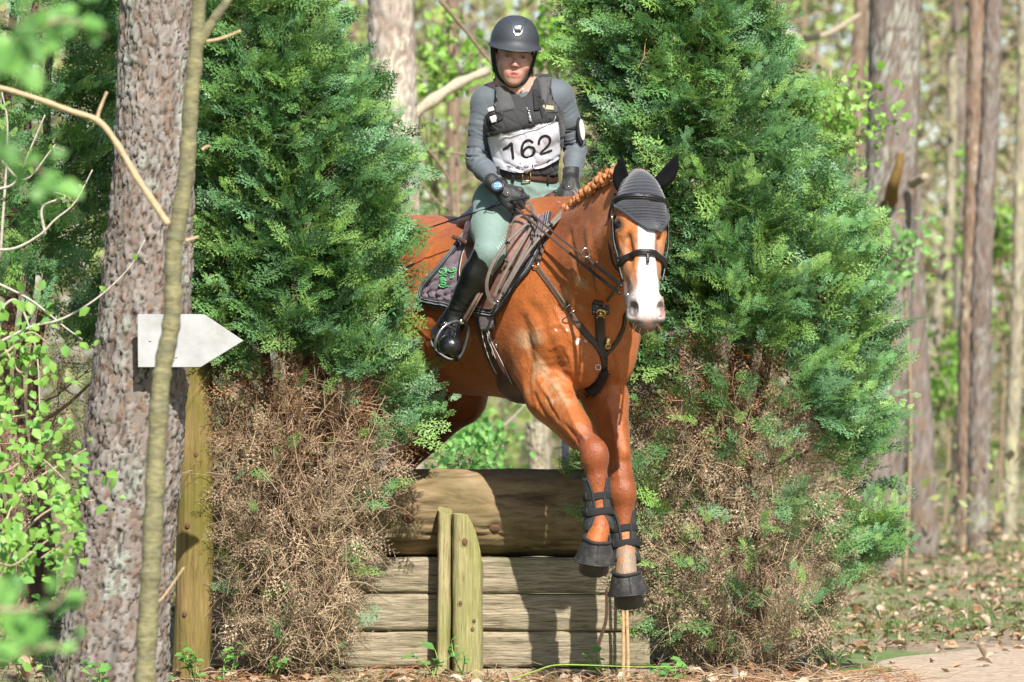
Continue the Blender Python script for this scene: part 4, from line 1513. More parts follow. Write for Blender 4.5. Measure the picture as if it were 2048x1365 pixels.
# body without head, neck curve etc. is HB; saddle pad on both flanks
pad_rows = [(951, 446, 1104, 432), (938, 470, 1098, 455), (915, 503, 1082, 495), (887, 535, 1062, 538), (862, 563, 1036, 564), (847, 583, 1016, 596), (846, 594, 1002, 616), (852, 601, 990, 628)]
NR, NC = 56, 84
PG, PN = hrows(HB, pad_rows, NR, NC)
PG = relax(PG, 4)
pad_fab = mat('quilted_pad', (.135, .10, .128), rough=.85, var=.12, vscale=40, bump=.3, bscale=600, sheen=.15)
pad = empty('saddle_pad', PG.mean((0, 1)))
tag(pad, 'quilted purple grey saddle pad with green lettering under the saddle', 'saddle pad')
ii, jj = np.meshgrid(np.arange(NR), np.arange(NC), indexing='ij')
wob = (fbm(np.stack([ii.ravel() * .35, jj.ravel() * .35, ii.ravel() * 0], 1), 4, 3).reshape(NR, NC) - .5)
q1 = np.abs(np.sin((ii * 1.0 + jj * .45) * math.pi / 9 + wob * 1.5)); q2 = np.abs(np.sin((jj - ii * .35) * math.pi / 8 + wob * 1.5))
puff = np.minimum(q1, q2) ** .5
for mir in (False, True):
    G = PG + PN * (.008 + .014 * puff + wob * .010)[..., None]
    N_ = PN
    if mir:
        G = mirror_pts(G)[:, ::-1]; N_ = (N_ - 2 * (N_ * npa(HL)).sum(-1, keepdims=True) * npa(HL))[:, ::-1]
    mb = MB(); mb.grid(G, .008, N_)
    mb.build('quilted_panel', pad_fab, pad)
    bd = MB()
    edge = np.concatenate([G[:, 0 if not mir else -1], G[-1, ::(1 if not mir else -1)], G[::-1, -1 if not mir else 0]])
    en = np.concatenate([N_[:, 0 if not mir else -1], N_[-1, ::(1 if not mir else -1)], N_[::-1, -1 if not mir else 0]])
    for _ in range(6):
        edge[1:-1] = (edge[:-2] + edge[2:] + edge[1:-1]) / 3
    bd.strap(edge + en * .001, en, .030, .007)
    bd.build('braid_border', mat('dark_braid', (.030, .030, .036), rough=.8, var=.5, vscale=90, bump=.6, bscale=250), pad)
    cd_ = MB()
    side = np.gradient(edge, axis=0); side /= np.maximum(np.linalg.norm(side, axis=1, keepdims=True), 1e-9)
    inw = np.cross(en, side) * (1 if not mir else -1)
    cd_.tube(edge + en * .0085 - inw * .006, .0022, 5); cd_.tube(edge + en * .0085 + inw * .005, .0018, 5)
    cd_.build('cord', mat('grey_cord', (.20, .20, .22), rough=.7, var=.5, vscale=140), pad)
    if not mir:
        pgb = MB(); pgb.grid(G); PADB = bvh_of(np.concatenate(pgb.v), np.concatenate(pgb.q))
        fr = MB()
        for k in range(NR - 1, len(edge) - NR, 1):
            t_ = -inw[k]
            fr.strap(np.array([edge[k] + inw[k] * .0, edge[k] + t_ * .02 + side[k] * .006]), en[k], .010, .002)
        # fringe of the half pad below the border
        fr.build('fringe', mat('grey_fringe', (.13, .12, .14), rough=.9, var=.4, vscale=120), pad)
em_m = mat('green_embroidery', (.11, .52, .17), rough=.45, var=.25, vscale=150, bump=.5, bscale=500)
def ze_(pts):
    return [(840 + x / 11.38, 500 + y / 11.38) for x, y in pts]
for pts in ([(600, 400), (580, 480), (610, 520), (600, 430), (560, 470), (540, 430), (480, 440), (440, 490), (480, 540), (600, 535)],
            [(455, 590), (560, 575), (600, 585)], [(460, 640), (520, 625), (570, 640), (560, 660), (470, 680)], [(475, 700), (540, 690), (590, 690), (570, 715), (480, 735)],
            [(490, 760), (570, 745), (590, 775), (560, 800), (500, 795), (500, 770)], [(440, 800), (470, 840), (560, 845), (630, 830), (700, 840)],
            [(650, 460), (690, 500), (760, 490), (830, 480), (800, 415), (750, 430), (780, 480)], [(670, 560), (740, 550), (820, 540)], [(690, 600), (730, 580), (770, 600), (740, 640), (690, 645), (690, 600)]):
    m_ = MB(); stroke(m_, PADB, ze_(pts), 2.1, off=.003, n=5, th=.002)
    m_.build('embroidered_letter', em_m, pad)

# saddle
saddle_m = mat('saddle_leather', (.090, .040, .028), rough=.40, var=.3, vscale=18, bump=.2, bscale=220)
flap_m = mat('flap_leather', (.15, .075, .055), rough=.5, var=.25, vscale=22, bump=.2, bscale=250)
sad = SDF(B(-.36, 0, 1.86) - V(.50, .50, .26), B(-.36, 0, 1.86) + V(.50, .50, .22), .006)
AXH = (HF, HL, V(0, 0, 1))
sad.ell(B(-.32, 0, 1.855), (.24, .14, .050), .03, M=AXH)
for sd in (-1, 1):
    sad.ell(B(-.33, sd * .11, 1.815), (.21, .09, .055), .04, M=AXH)
    sad.cone(B(-.50, sd * .12, 1.80), B(-.53, 0, 1.885), .035, .032, .03)
    sad.cone(B(-.13, sd * .09, 1.80), B(-.11, 0, 1.885), .04, .030, .03)
sad.ell(B(-.32, 0, 1.945), (.17, .11, .055), .03, 's', M=AXH)
sv_, sq_ = sad.mesh(2)
saddle = empty('saddle', B(-.36, 0, 1.80))
tag(saddle, 'brown leather jumping saddle with hanging stirrups under the rider', 'saddle')
mk_mesh('seat', sv_, sq_, saddle_m, saddle)
def flap(rows, nr, nc, off, th, name, m, mir=True, bulge=0):
    G0, N0 = hrows(HB, rows, nr, nc)
    G0 = relax(G0, 3)
    i = np.sin(np.linspace(0, math.pi, nr)) ** .5; j = np.sin(np.linspace(0, math.pi, nc)) ** .5
    G0 = G0 + N0 * (off + bulge * i[:, None] * j[None])[..., None]
    out = []
    for q in ((False, True) if mir else (False,)):
        G, N = G0, N0
        if q:
            G = mirror_pts(G)[:, ::-1]; N = (N - 2 * (N * npa(HL)).sum(-1, keepdims=True) * npa(HL))[:, ::-1]
        mb = MB(); mb.grid(G, th, N)
        o = mb.build(name, m, saddle)
        out.append(o)
        rim = np.concatenate([G[0], G[1:, -1], G[-1, -2::-1], G[-2:0:-1, 0]])
        rn = np.concatenate([N[0], N[1:, -1], N[-1, -2::-1], N[-2:0:-1, 0]])
        st_ = MB(); st_.tube(rim * .94 + G.mean((0, 1)) * .06 + rn * .001, .0016, 4, True)
        st_.build('stitching', thread, o)
    return out
flap([(952, 470, 1082, 440), (930, 512, 1070, 470), (924, 548, 1050, 520), (928, 582, 1026, 572), (940, 606, 1006, 606), (955, 618, 992, 620)], 24, 30, .027, .006, 'flap', flap_m)
flap([(1040, 440, 1084, 440), (1034, 470, 1078, 462), (1022, 512, 1058, 505), (1016, 540, 1036, 540)], 14, 12, .034, .014, 'knee_block', mat('knee_block_leather', (.27, .15, .12), rough=.5, var=.25, vscale=20), bulge=.02)
flap([(945, 445, 1000, 440), (936, 470, 990, 470), (934, 492, 975, 490), (940, 500, 962, 500)], 12, 12, .034, .014, 'cantle_panel', saddle_m, bulge=.016)
kp = MB(); surf_strap(kp, HB, [(922, 488), (935, 491), (950, 496)], .016, .008, .045); kp.build('thigh_tab', leather, saddle)
# girth with belly guard
gb_ = MB(); path, nrm, wid = [], [], []
cen = B(-.20, 0, 1.48)
for k in range(41):
    t = -1 + 2 * k / 40
    ang = R(-90 + t * 112)
    dr = HL * math.cos(ang) + V(0, 0, 1) * math.sin(ang)
    c0 = cen + HF * (.035 * (1 - abs(t)) - .02 * abs(t))
    q, n, _, _ = HB.ray_cast(c0, dr)
    path.append(npa(q + dr * .004)); nrm.append(npa(dr)); wid.append(.080 + .20 * max(0, 1 - (abs(t) / .30) ** 2) ** .8)
path = np.array(path)
for _ in range(3):
    path[1:-1] = (path[:-2] + path[2:] + 2 * path[1:-1]) / 4
gb_.strap(path, np.array(nrm), np.array(wid), .014)
girth_m = mat('girth_leather', (.055, .022, .020), rough=.42, var=.3, vscale=20, bump=.15, bscale=200)
girth = gb_.build('girth', girth_m)
tag(girth, 'wide dark brown girth with belly guard stitched in white', 'girth')
GBV = bvh_of(np.concatenate(gb_.v), np.concatenate(gb_.q))
gw = MB(); surf_strap(gw, GBV, [(966, 607), (971, 630), (976, 660)], .078, .003, .002)
gw.build('girth_webbing', mat('girth_webbing', (.115, .095, .095), rough=.7, var=.35, vscale=30, bump=.3, bscale=250), girth)
gs = MB()
for pts in ([(964, 662), (970, 690), (981, 722), (994, 748)], [(985, 659), (992, 690), (1004, 726), (1024, 768)], [(964, 662), (975, 660), (985, 659)],
            [(974, 664), (979, 684), (984, 696), (986, 712)], [(979, 664), (976, 680), (984, 697), (992, 718)]):
    p_, n_ = surf_path(GBV, pts, .0018, 6)
    gs.tube(p_, .0016, 4)
gs.build('stitching', thread, girth)
q, n = hit(GBV, 992, 692); gr_ = MB(); gr_.ring(q + n * .006, n, .0115, .0024, 20, 6); gr_.build('dee_ring', steel, girth)
# stirrup leathers and irons
def stirrup(side):
    if side < 0:
        sl_ = [[P(966, 570, 19.90), P(948, 605, 19.87), P(926, 643, 19.90)], [P(972, 572, 19.91), P(953, 606, 19.88), P(930, 646, 19.91)]]
        ring_ = [P(x, y, d) for x, y, d in ((922, 644, 19.93), (905, 645, 19.91), (884, 658, 19.89), (871, 684, 19.88), (872, 704, 19.90), (884, 716, 19.94), (902, 721, 19.96), (918, 716, 19.97), (930, 692, 19.97), (936, 664, 19.96), (933, 650, 19.94))]
    else:
        M_ = lambda p: Vector(mirror_pts(npa(p)))
        sl_ = [[M_(P(966, 570, 19.90)), M_(P(948, 605, 19.87)), M_(P(926, 643, 19.90))]]
        ring_ = [M_(P(x, y, d)) for x, y, d in ((922, 644, 19.93), (905, 645, 19.91), (884, 658, 19.89), (871, 684, 19.88), (872, 704, 19.90), (884, 716, 19.94), (902, 721, 19.96), (918, 716, 19.97), (930, 692, 19.97), (936, 664, 19.96), (933, 650, 19.94))]
    out = -HL if side < 0 else HL
    for s_ in sl_:
        m_ = MB(); m_.strap(catmull(s_, 6), npa(out + V(0, -.4, 0)), .014, .004); o = m_.build('stirrup_leather', leather, saddle)
        c_ = catmull(s_, 6); e_ = MB(); e_.tube(c_ + npa(out + V(0, -.4, 0)) * .004, .0012, 4); e_.build('stitching', thread_d, o)
    m_ = MB(); c_ = catmull(ring_, 6, True)
    m_.tube(c_, .0068, 8, True)
    iron = m_.build('stirrup_iron', mat('stirrup_black', (.045, .047, .050), rough=.45, var=.3, vscale=40), saddle)
    m_ = MB(); m_.tube(c_[6:22] + npa(V(0, -.0062, .002)), .0016, 5); m_.tube(c_[48:60] + npa(V(0, -.0062, .002)), .0016, 5); m_.build('stirrup_edge', steel, iron)
    m_ = MB(); a_, b_ = ring_[4], ring_[7]; m_.box((a_ + b_) / 2, ((b_ - a_), V(0, 1, .4), (b_ - a_).cross(V(0, 1, .4))), ((b_ - a_).length / 2, .030, .006), .2); m_.build('tread', blackm, iron)
    m_ = MB(); m_.box(ring_[0], (EX, EY, EZ), (.012, .008, .010), .3); m_.build('stirrup_eye', steel, iron)
stirrup(-1); stirrup(1)

# breastplate and martingale
bp = empty('breastplate', P(1200, 640, 19.75))
tag(bp, 'brown leather breastplate with running martingale across the chest', 'breastplate')
def bstrap(pxs, w, th=.005, off=.002, m=None, name='strap', parent=bp, stitch=True, bvh=None):
    mb = MB(); p_, n_ = surf_strap(mb, bvh or HB, pxs, w, th, off)
    o = mb.build(name, m or leather, parent)
    if stitch:
        s_ = np.cross(np.gradient(p_, axis=0), n_); s_ /= np.linalg.norm(s_, axis=1, keepdims=True)
        e_ = MB()
        for q_ in (-1, 1):
            e_.tube(p_ + n_ * (th + .0003) + s_ * q_ * w * .40, .0009, 4)
        e_.build('stitching', thread_d, o)
    return o
bstrap([(1022, 524), (1045, 527), (1068, 532)], .014)
bstrap([(1076, 537), (1098, 565), (1124, 600), (1148, 636), (1160, 655)], .019)
bstrap([(1124, 598), (1134, 612)], .022, .006, .005)
bstrap([(1158, 650), (1175, 672), (1192, 690), (1205, 715), (1208, 745)], .026, m=leather_d, stitch=False)
bstrap([(1076, 526), (1082, 508), (1088, 490), (1100, 462), (1120, 428)], .016)
bstrap([(1079, 522), (1086, 498)], .022, .006, .005)
bstrap([(1206, 716), (1228, 690), (1246, 655), (1250, 625)], .020, m=leather_k, off=.004, stitch=False)
bstrap([(1197, 602), (1200, 650), (1204, 700), (1207, 740)], .040, .006, m=leather_d, stitch=False)
q, n = hit(HB, 1073, 532); rg = MB(); rg.ring(q + n * .008, n, .0135, .0026, 20, 6); rg.build('ring', steel, bp)
q, n = hit(HB, 1142, 618); bk = MB()
for k in (-1, 1):
    bk.box(q + n * .008 + V(.010 * k * .8, 0, -.012 * k), (V(.8, 0, .6), n, V(-.6, 0, .8)), (.012, .002, .002), .3)
bk.build('buckle', steel, bp)
ctr = [hit(HB, 1202, 614)]
q, n = ctr[0]
m_ = MB(); m_.box(q + n * .010, (EX, EZ, n), (.034, .022, .008), .35); blk = m_.build('martingale_stop', leather_k, bp)
m_ = MB(); m_.ball(q + n * .018 + V(.002, 0, -.012), (.0065, .0065, .004), M=(EX, EZ, n)); m_.ring(q + n * .016 + V(.002, 0, -.012), n, .016, .006, 20, 6); m_.build('rosette', brass, blk)
m_ = MB()
for k in range(6):
    a = k * 1.05; m_.ball(q + n * .016 + V(.026 * math.cos(a), 0, .026 * math.sin(a) - .008), .0028, nu=8, nv=6)
m_.build('studs', steel, blk)
for (pts, rp) in (([P(1197, 600, 19.62), P(1190, 565, 19.55), P(1182, 530, 19.48), P(1177, 515, 19.46)], P(1172, 506, 19.45)),):
    m_ = MB(); m_.strap(catmull(pts, 6), npa(V(-.2, -1, .1)), [.010] * 13 + [.015] * 6, .004); m_.build('martingale_fork', leather, bp)
    m_ = MB(); m_.ring(rp, V(.25, -1, -.25), .0175, .0030, 22, 6); m_.build('ring', steel, bp)
m_ = MB(); m_.strap(catmull([P(1215, 603, 19.6), P(1228, 585, 19.55), P(1238, 560, 19.5)], 6), npa(V(-.2, -1, .1)), .010, .004); m_.build('martingale_fork', leather, bp)
q, n = hit(HB, 1212, 680)
m_ = MB(); m_.box(q + n * .014, (V(.2, 0, 1), EX, n), (.016, .006, .004), .4); m_.ring(q + n * .016 + V(0, 0, -.018), n, .012, .0022, 16, 5); m_.build('snap_hook', brass, bp)
fz_ = MB()
rz = random.Random(9)
pts_ = [hit(HB, x, y)[0] + V(0, -.012, 0) for x, y in ((1206, 742), (1200, 756), (1192, 770), (1180, 782))]
cc = catmull(pts_, 5)
fz_.tube(cc, np.linspace(.024, .030, len(cc)), 10)
for k in range(500):
    p = cc[rz.randrange(len(cc))]; d_ = V(rz.gauss(0, 1), rz.gauss(0, 1), rz.gauss(0, 1)).normalized()
    a0 = p + npa(d_) * .022; fz_.tube(np.array([a0, a0 + npa(d_) * rz.uniform(.006, .014) + np.array([0, 0, -.004])]), [.0014, .0004], 3)
fz_.build('sheepskin_sleeve', mat('dark_sheepskin', (.022, .014, .014), rough=.95, var=.4, vscale=60), bp)
m_ = MB(); m_.ring(hit(HB, 1196, 735)[0] + V(.0, -.03, 0), V(.3, -1, .2), .011, .0018, 16, 5); m_.build('ring', steel, bp)

# bridle
br = empty('bridle', H(0, .2, -.05))
tag(br, 'black leather bridle with brass bit rings and reins looped to the rider\'s hands', 'bridle')
ref = HB
def hl_(u, v, out):
    """side straps: surface point in head coordinates, cast sideways-front"""
    d = (Hu * out[0] + Hw * out[1]).normalized()
    q, n, _, _ = HB.ray_cast(H(u, v, -.09) + d * .3, -d)
    if q is None:
        q, n, _, _ = HB.find_nearest(H(u, v, -.05))
    return q, n
def head_strap(uvs, w, th, off, m=leather_k, name='strap', parent=br, hint=None):
    pts, nn = [], []
    for u, v, ou, ow in uvs:
        q, n = hl_(u, v, (ou, ow)); pts.append(q + n * off)
    c_ = catmull(pts, 6)
    for p in c_:
        q, n, _, _ = HB.find_nearest(Vector(p)); nn.append(npa(n))
    nn = np.array(nn)
    for _ in range(3):
        nn[1:-1] = (nn[:-2] + nn[1:-1] * 2 + nn[2:]) / 4
    mb = MB(); mb.strap(c_, nn, w, th)
    return mb.build(name, m, parent), c_, nn
for sd in (-1, 1):
    head_strap([(sd * .07, .085, sd, .15), (sd * .075, .16, sd, .1), (sd * .07, .25, sd, .05), (sd * .055, .36, sd, .1), (sd * .045, .44, sd, .15)], .016, .005, .012, name='cheekpiece')
    head_strap([(sd * .07, .095, sd, .6), (sd * .075, .175, sd, .35), (sd * .07, .27, sd, .3), (sd * .055, .35, sd, .45)], .011, .004, .012, name='noseband_strap')
    e = MB(); q, n = hl_(sd * .075, .175, (sd, .1)); e.box(q + n * .0165, (Hv, Hv.cross(n), n), (.009, .0085, .002), .4); e.build('buckle', brass, br)
    e = MB(); e.strap(catmull([H(sd * .095, .16, -.10), H(sd * .103, .22, -.115), H(sd * .098, .30, -.11)], 5), npa(Hw + Hu * sd), .012, .004); e.build('strap_end', leather_k, br)
    tl = MB(); tl.tube(catmull([H(sd * .09, .06, -.12), H(sd * .108, .14, -.16), H(sd * .108, .24, -.19), H(sd * .085, .33, -.215), H(sd * .03, .38, -.225), H(0, .385, -.228)], 6), .0045, 6); tl.build('throat_lash', leather_k, br)
    bc = H(sd * .052, .475, -.085)
    e = MB(); e.tube(catmull([H(sd * .056, .415, -.09), H(sd * .050, .462, -.074), H(sd * .062, .462, -.096), H(sd * .056, .415, -.09)], 5), .0030, 6)
    e.build('bit_gag_ring', brass, br)
    e = MB(); e.ring(H(sd * .060, .505, -.09), Hu * sd + Hw * .4, .021, .0030, 20, 6); e.ball(H(sd * .062, .498, -.080), .0105); e.build('bit_ring', steel, br)
    e = MB(); e.strap(catmull([H(sd * .060, .52, -.09), H(sd * .058, .57, -.10), H(sd * .040, .615, -.125), H(0, .635, -.14)], 6), npa(Hu * sd + Hw * .3), .012, .004); e.build('curb_strap', leather_k, br)
nbp = [hl_(u, v, o) for u, v, o in ((-.06, .375, (-1, .1)), (-.055, .365, (-1, .9)), (-.03, .350, (-.35, 1)), (.0, .345, (0, 1)), (.03, .350, (.35, 1)), (.055, .365, (1, .9)), (.06, .375, (1, .1)))]
c_ = catmull([q + n * .006 for q, n in nbp], 7)
nn = npa([HB.find_nearest(Vector(p))[1] for p in c_])
for _ in range(6):
    nn[1:-1] = (nn[:-2] + nn[1:-1] * 2 + nn[2:]) / 4
    c_[1:-1] = (c_[:-2] + c_[1:-1] * 2 + c_[2:]) / 4
for i_ in range(len(c_)):
    q, n, _, _ = HB.find_nearest(Vector(c_[i_]))
    c_[i_] = npa(q + Vector(nn[i_]) * .010)
for _ in range(3):
    c_[1:-1] = (c_[:-2] + c_[1:-1] * 2 + c_[2:]) / 4
e = MB(); e.strap(c_, nn, .024, .007); nb_ = e.build('noseband', leather_k, br)
e = MB(); e.tube(c_ + nn * .008, .0040, 6); e.build('raised_padding', leather_k, nb_)
q, n = hl_(.004, .372, (0, 1)); e = MB(); e.strap(catmull([q + n * .012 + Hv * -.02, q + n * .012, q + n * .008 + Hv * .018], 3), npa(n), .012, .004); e.build('flash_loop', leather_d, br)

# ear bonnet: knitted hood with smooth ear covers
bon = empty('ear_bonnet', H(0, .05, -.06))
tag(bon, 'dark navy crocheted ear bonnet pointed over the horse\'s forehead', 'ear bonnet')
knit = mat('crochet', (.026, .028, .038), rough=.85, var=.35, vscale=60, sheen=.2)
nt = knit.node_tree
# knitted stitches: rows of small bumps along the head's own axes, carried by the 'uv' stitch attribute
at = nt.nodes.new('ShaderNodeAttribute'); at.attribute_name = 'stitch'
bpn = nt.nodes.new('ShaderNodeBump'); bpn.inputs['Strength'].default_value = .9; bpn.inputs['Distance'].default_value = .006
nt.links.new(at.outputs['Fac'], bpn.inputs['Height']); nt.links.new(bpn.outputs[0], nt.nodes['Principled BSDF'].inputs['Normal'])
rows_uv = [(-.025, -.050, .050, -.13), (.0, -.066, .066, -.06), (.03, -.074, .074, -.02), (.06, -.080, .080, 0), (.09, -.086, .086, 0), (.115, -.088, .088, 0), (.135, -.086, .087, 0), (.155, -.060, .084, 0), (.185, -.040, .072, 0), (.215, -.022, .058, 0), (.238, -.008, .046, 0), (.252, .004, .040, 0)]
rw = resample(rows_uv, 84)
G, N = [], []
NCB = 84
for v_, ul, ur, wz in rw:
    g_, n_ = [], []
    for j in range(NCB):
        u_ = ul + (ur - ul) * j / (NCB - 1)
        a_ = u_ / .088 * 1.15
        d_ = (Hw * math.cos(a_) + Hu * math.sin(a_) - Hv * max(0, (.10 - v_)) * 5).normalized()
        q, n, _, _ = HB.ray_cast(H(u_ * .5, v_, -.085) + d_ * .3, -d_)
        if q is None:
            q, n, _, _ = HB.find_nearest(H(u_, v_, -.03))
        g_.append(npa(q)); n_.append(npa(n))
    G.append(g_); N.append(n_)
G, N = relax(np.array(G), 4), relax(np.array(N), 4)
st_i = np.abs(np.sin(np.arange(84) * math.pi / 3.0))[:, None] * np.abs(np.sin(np.arange(NCB) * math.pi / 2.0 + .4))[None, :] ** .5
st_i = st_i + .3 * np.abs(np.sin(np.arange(84) * math.pi / 3.0))[:, None]
G = G + N * (.007 + .0022 * st_i)[..., None]
b = MB(); b.grid(G, .004, N); hood = b.build('knitted_hood', knit, bon)
a_ = hood.data.attributes.new('stitch', 'FLOAT', 'POINT'); a_.data.foreach_set('value', np.concatenate([st_i.ravel(), st_i.ravel()]).astype(np.float32))
edge = np.concatenate([G[36:, 0], G[-1], G[36:, -1][::-1]]); en = np.concatenate([N[36:, 0], N[-1], N[36:, -1][::-1]])
for _ in range(2):
    edge[1:-1] = (edge[:-2] + edge[2:] + 2 * edge[1:-1]) / 4
b = MB(); b.strap(edge + en * .002, en, .010, .004); b.build('edging', knit, bon)
earm = mat('ear_cover', (.0035, .0035, .0045), rough=.8, var=.2, vscale=30, bump=.1, bscale=300, spec=.10)
def ear(base, tip, axis_side, wmax, curve, front):
    """a leaf-shaped ear cover, cupped at the front"""
    base, tip = Vector(base), Vector(tip)
    d = (tip - base).normalized()
    w = (axis_side - d * axis_side.dot(d)).normalized()
    f = w.cross(d).normalized()
    if f.dot(front) < 0:
        f = -f
    L_ = (tip - base).length
    path, rr_, ns = [], [], []
    v_, q_ = [], []
    seg, nn_ = 20, 22
    for i in range(nn_):
        t = i / (nn_ - 1)
        c0 = base + d * (L_ * t) + w * (curve * math.sin(math.pi * t))
        wd = wmax * (math.sin(math.pi * min(1, (t * .86 + .17))) ** .75) * (1 - .25 * t)
        if i == nn_ - 1:
            wd = wmax * .05
        for k in range(seg):
            a = 2 * math.pi * k / seg
            x, y = math.cos(a), math.sin(a)
            y2 = y * .62 if y < 0 else y * .50 - .42 * (1 - x * x) * math.sin(math.pi * t) * y
            v_.append(c0 + w * x * wd + f * y2 * wd)
    for i in range(nn_ - 1):
        for k in range(seg):
            q_.append((i * seg + k, i * seg + (k + 1) % seg, (i + 1) * seg + (k + 1) % seg, (i + 1) * seg + k))
    q_ = np.array(q_)
    mb = MB(); mb.add(npa([list(x) for x in v_]), q_)
    o = mb.build('ear_cover', earm, bon)
    return o
ear(P(1249, 388, 19.325), P(1245, 309, 19.315), V(1, -.25, 0), .0365, -.012, V(.25, -1, 0))
ear(P(1315, 372, 19.335), P(1356, 306, 19.325), V(1, .0, .35), .0345, .012, V(-.25, -1, 0))
b = MB(); b.tube(catmull([H(-.055, .005, -.075), H(-.03, -.014, -.075), H(0, -.02, -.072), H(.03, -.014, -.072), H(.055, .0, -.075)], 5), .0035, 6); b.build('crown_piece', leather, br)
# browband over the hood
bb_ = []
HOODB = bvh_of(np.concatenate([G.reshape(-1, 3)]), np.concatenate(MB_q) if False else np.array([(i * NCB + j, i * NCB + j + 1, (i + 1) * NCB + j + 1, (i + 1) * NCB + j) for i in range(83) for j in range(NCB - 1)]))
for u_ in np.linspace(-.098, .094, 13):
    a_ = u_ / .088 * 1.1
    d_ = (Hw * math.cos(a_) + Hu * math.sin(a_)).normalized()
    vq_ = .118 + .008 * (u_ / .09)
    q, n, _, _ = HOODB.ray_cast(H(u_ * .5, vq_, -.085) + d_ * .3, -d_)
    if q is None:
        q, n, _, _ = HB.ray_cast(H(u_ * .5, vq_, -.085) + d_ * .3, -d_)
        q = q + d_ * .008
    bb_.append((npa(q + d_ * .003), npa(d_)))
c_ = np.array([p for p, n in bb_]); nn = np.array([n for p, n in bb_])
for _ in range(3):
    c_[1:-1] = (c_[:-2] + c_[2:] + 2 * c_[1:-1]) / 4
e = MB(); e.strap(c_, nn, .024, .009); bo = e.build('browband', leather_k, br)
e = MB(); e.tube(c_ + nn * .009, .0058, 8); e.build('raised_padding', leather_k, bo)

# reins
rein_m = mat('rein_leather', (.060, .042, .034), rough=.5, var=.3, vscale=40, bump=.25, bscale=300)
lace = mat('loop_leather', (.105, .085, .072), rough=.55, var=.3, vscale=40, bump=.25, bscale=300)
def rein(pts, w, m, name='rein', nrm=V(-.25, -1, .2), n=7, th=.004, edge=True):
    c_ = catmull([P(*p) for p in pts], n)
    mb = MB(); mb.strap(c_, npa(nrm), w, th); o = mb.build(name, m, br)
    if edge:
        t_, n_, b_ = frames(c_, npa(nrm)); e_ = MB()
        for q_ in (-1, 1):
            e_.tube(c_ + n_ * th + b_ * q_ * w * .40, .0011, 4)
        e_.build('stitching', thread_d, o)
    return o
rein([(1032, 418, 19.87), (1080, 458, 19.76), (1140, 507, 19.60), (1195, 553, 19.42), (1240, 588, 19.22)], .0085, rein_m, edge=False, n=8)
rein([(1047, 413, 19.86), (1095, 455, 19.75), (1150, 500, 19.58), (1190, 530, 19.42), (1243, 574, 19.22)], .0085, rein_m, edge=False, n=8)
rein([(1140, 507, 19.597), (1195, 553, 19.415), (1240, 588, 19.215)], .012, leather_k, edge=False, n=8, th=.005)
rein([(1190, 528, 19.415), (1220, 552, 19.31), (1243, 574, 19.21)], .013, leather_k, edge=False, n=8, th=.005)
k_ = MB(); k_.box(P(1193, 528, 19.41), (V(.3, 0, 1), V(1, 0, -.3), EY), (.010, .005, .006), .3); k_.build('rein_stop', leather_k, br)
lp = [
    [(1058, 406, 19.86), (1066, 424, 19.84), (1062, 440, 19.83), (1038, 462, 19.80), (1008, 492, 19.77), (985, 530, 19.75), (974, 566, 19.75), (977, 592, 19.76), (988, 607, 19.77), (1000, 598, 19.77), (1012, 570, 19.78), (1036, 535, 19.79), (1062, 500, 19.79), (1092, 466, 19.80), (1130, 424, 19.86)],
    [(1062, 412, 19.85), (1070, 428, 19.83), (1066, 446, 19.82), (1050, 478, 19.80), (1022, 525, 19.77), (1000, 568, 19.76), (988, 596, 19.76)],
    [(1064, 418, 19.84), (1073, 436, 19.82), (1070, 452, 19.81), (1060, 486, 19.80), (1034, 530, 19.77), (1012, 572, 19.76), (996, 602, 19.75)],
    [(1134, 420, 19.85), (1104, 452, 19.80), (1074, 482, 19.77), (1046, 520, 19.75), (1022, 560, 19.74), (1006, 588, 19.75)],
    [(1130, 416, 19.86), (1108, 440, 19.82), (1085, 462, 19.80), (1066, 484, 19.79)],
    [(1052, 404, 19.87), (1064, 414, 19.85), (1068, 432, 19.83), (1058, 452, 19.81)],
]
for k, q in enumerate(lp):
    rein(q, (.0130, .0115, .0110, .0130, .0115, .009)[k], lace, 'rein_loop', n=6)
for x, y, d in ((1016, 484, 19.765), (1102, 448, 19.79), (1064, 470, 19.79), (1068, 492, 19.77), (1012, 522, 19.755), (993, 603, 19.74)):
    bkm = MB(); bkm.box(P(x, y, d - .006), (V(.7, 0, .7), V(-.7, 0, .7), EY), (.0045, .010, .004), .3); bkm.build('rein_keeper', leather_k, br)
bq = MB(); bq.box(P(992, 606, 19.74), (V(.8, 0, .3), V(-.3, 0, .8), EY), (.014, .004, .003), .4); bq.build('rein_buckle', steel, br)

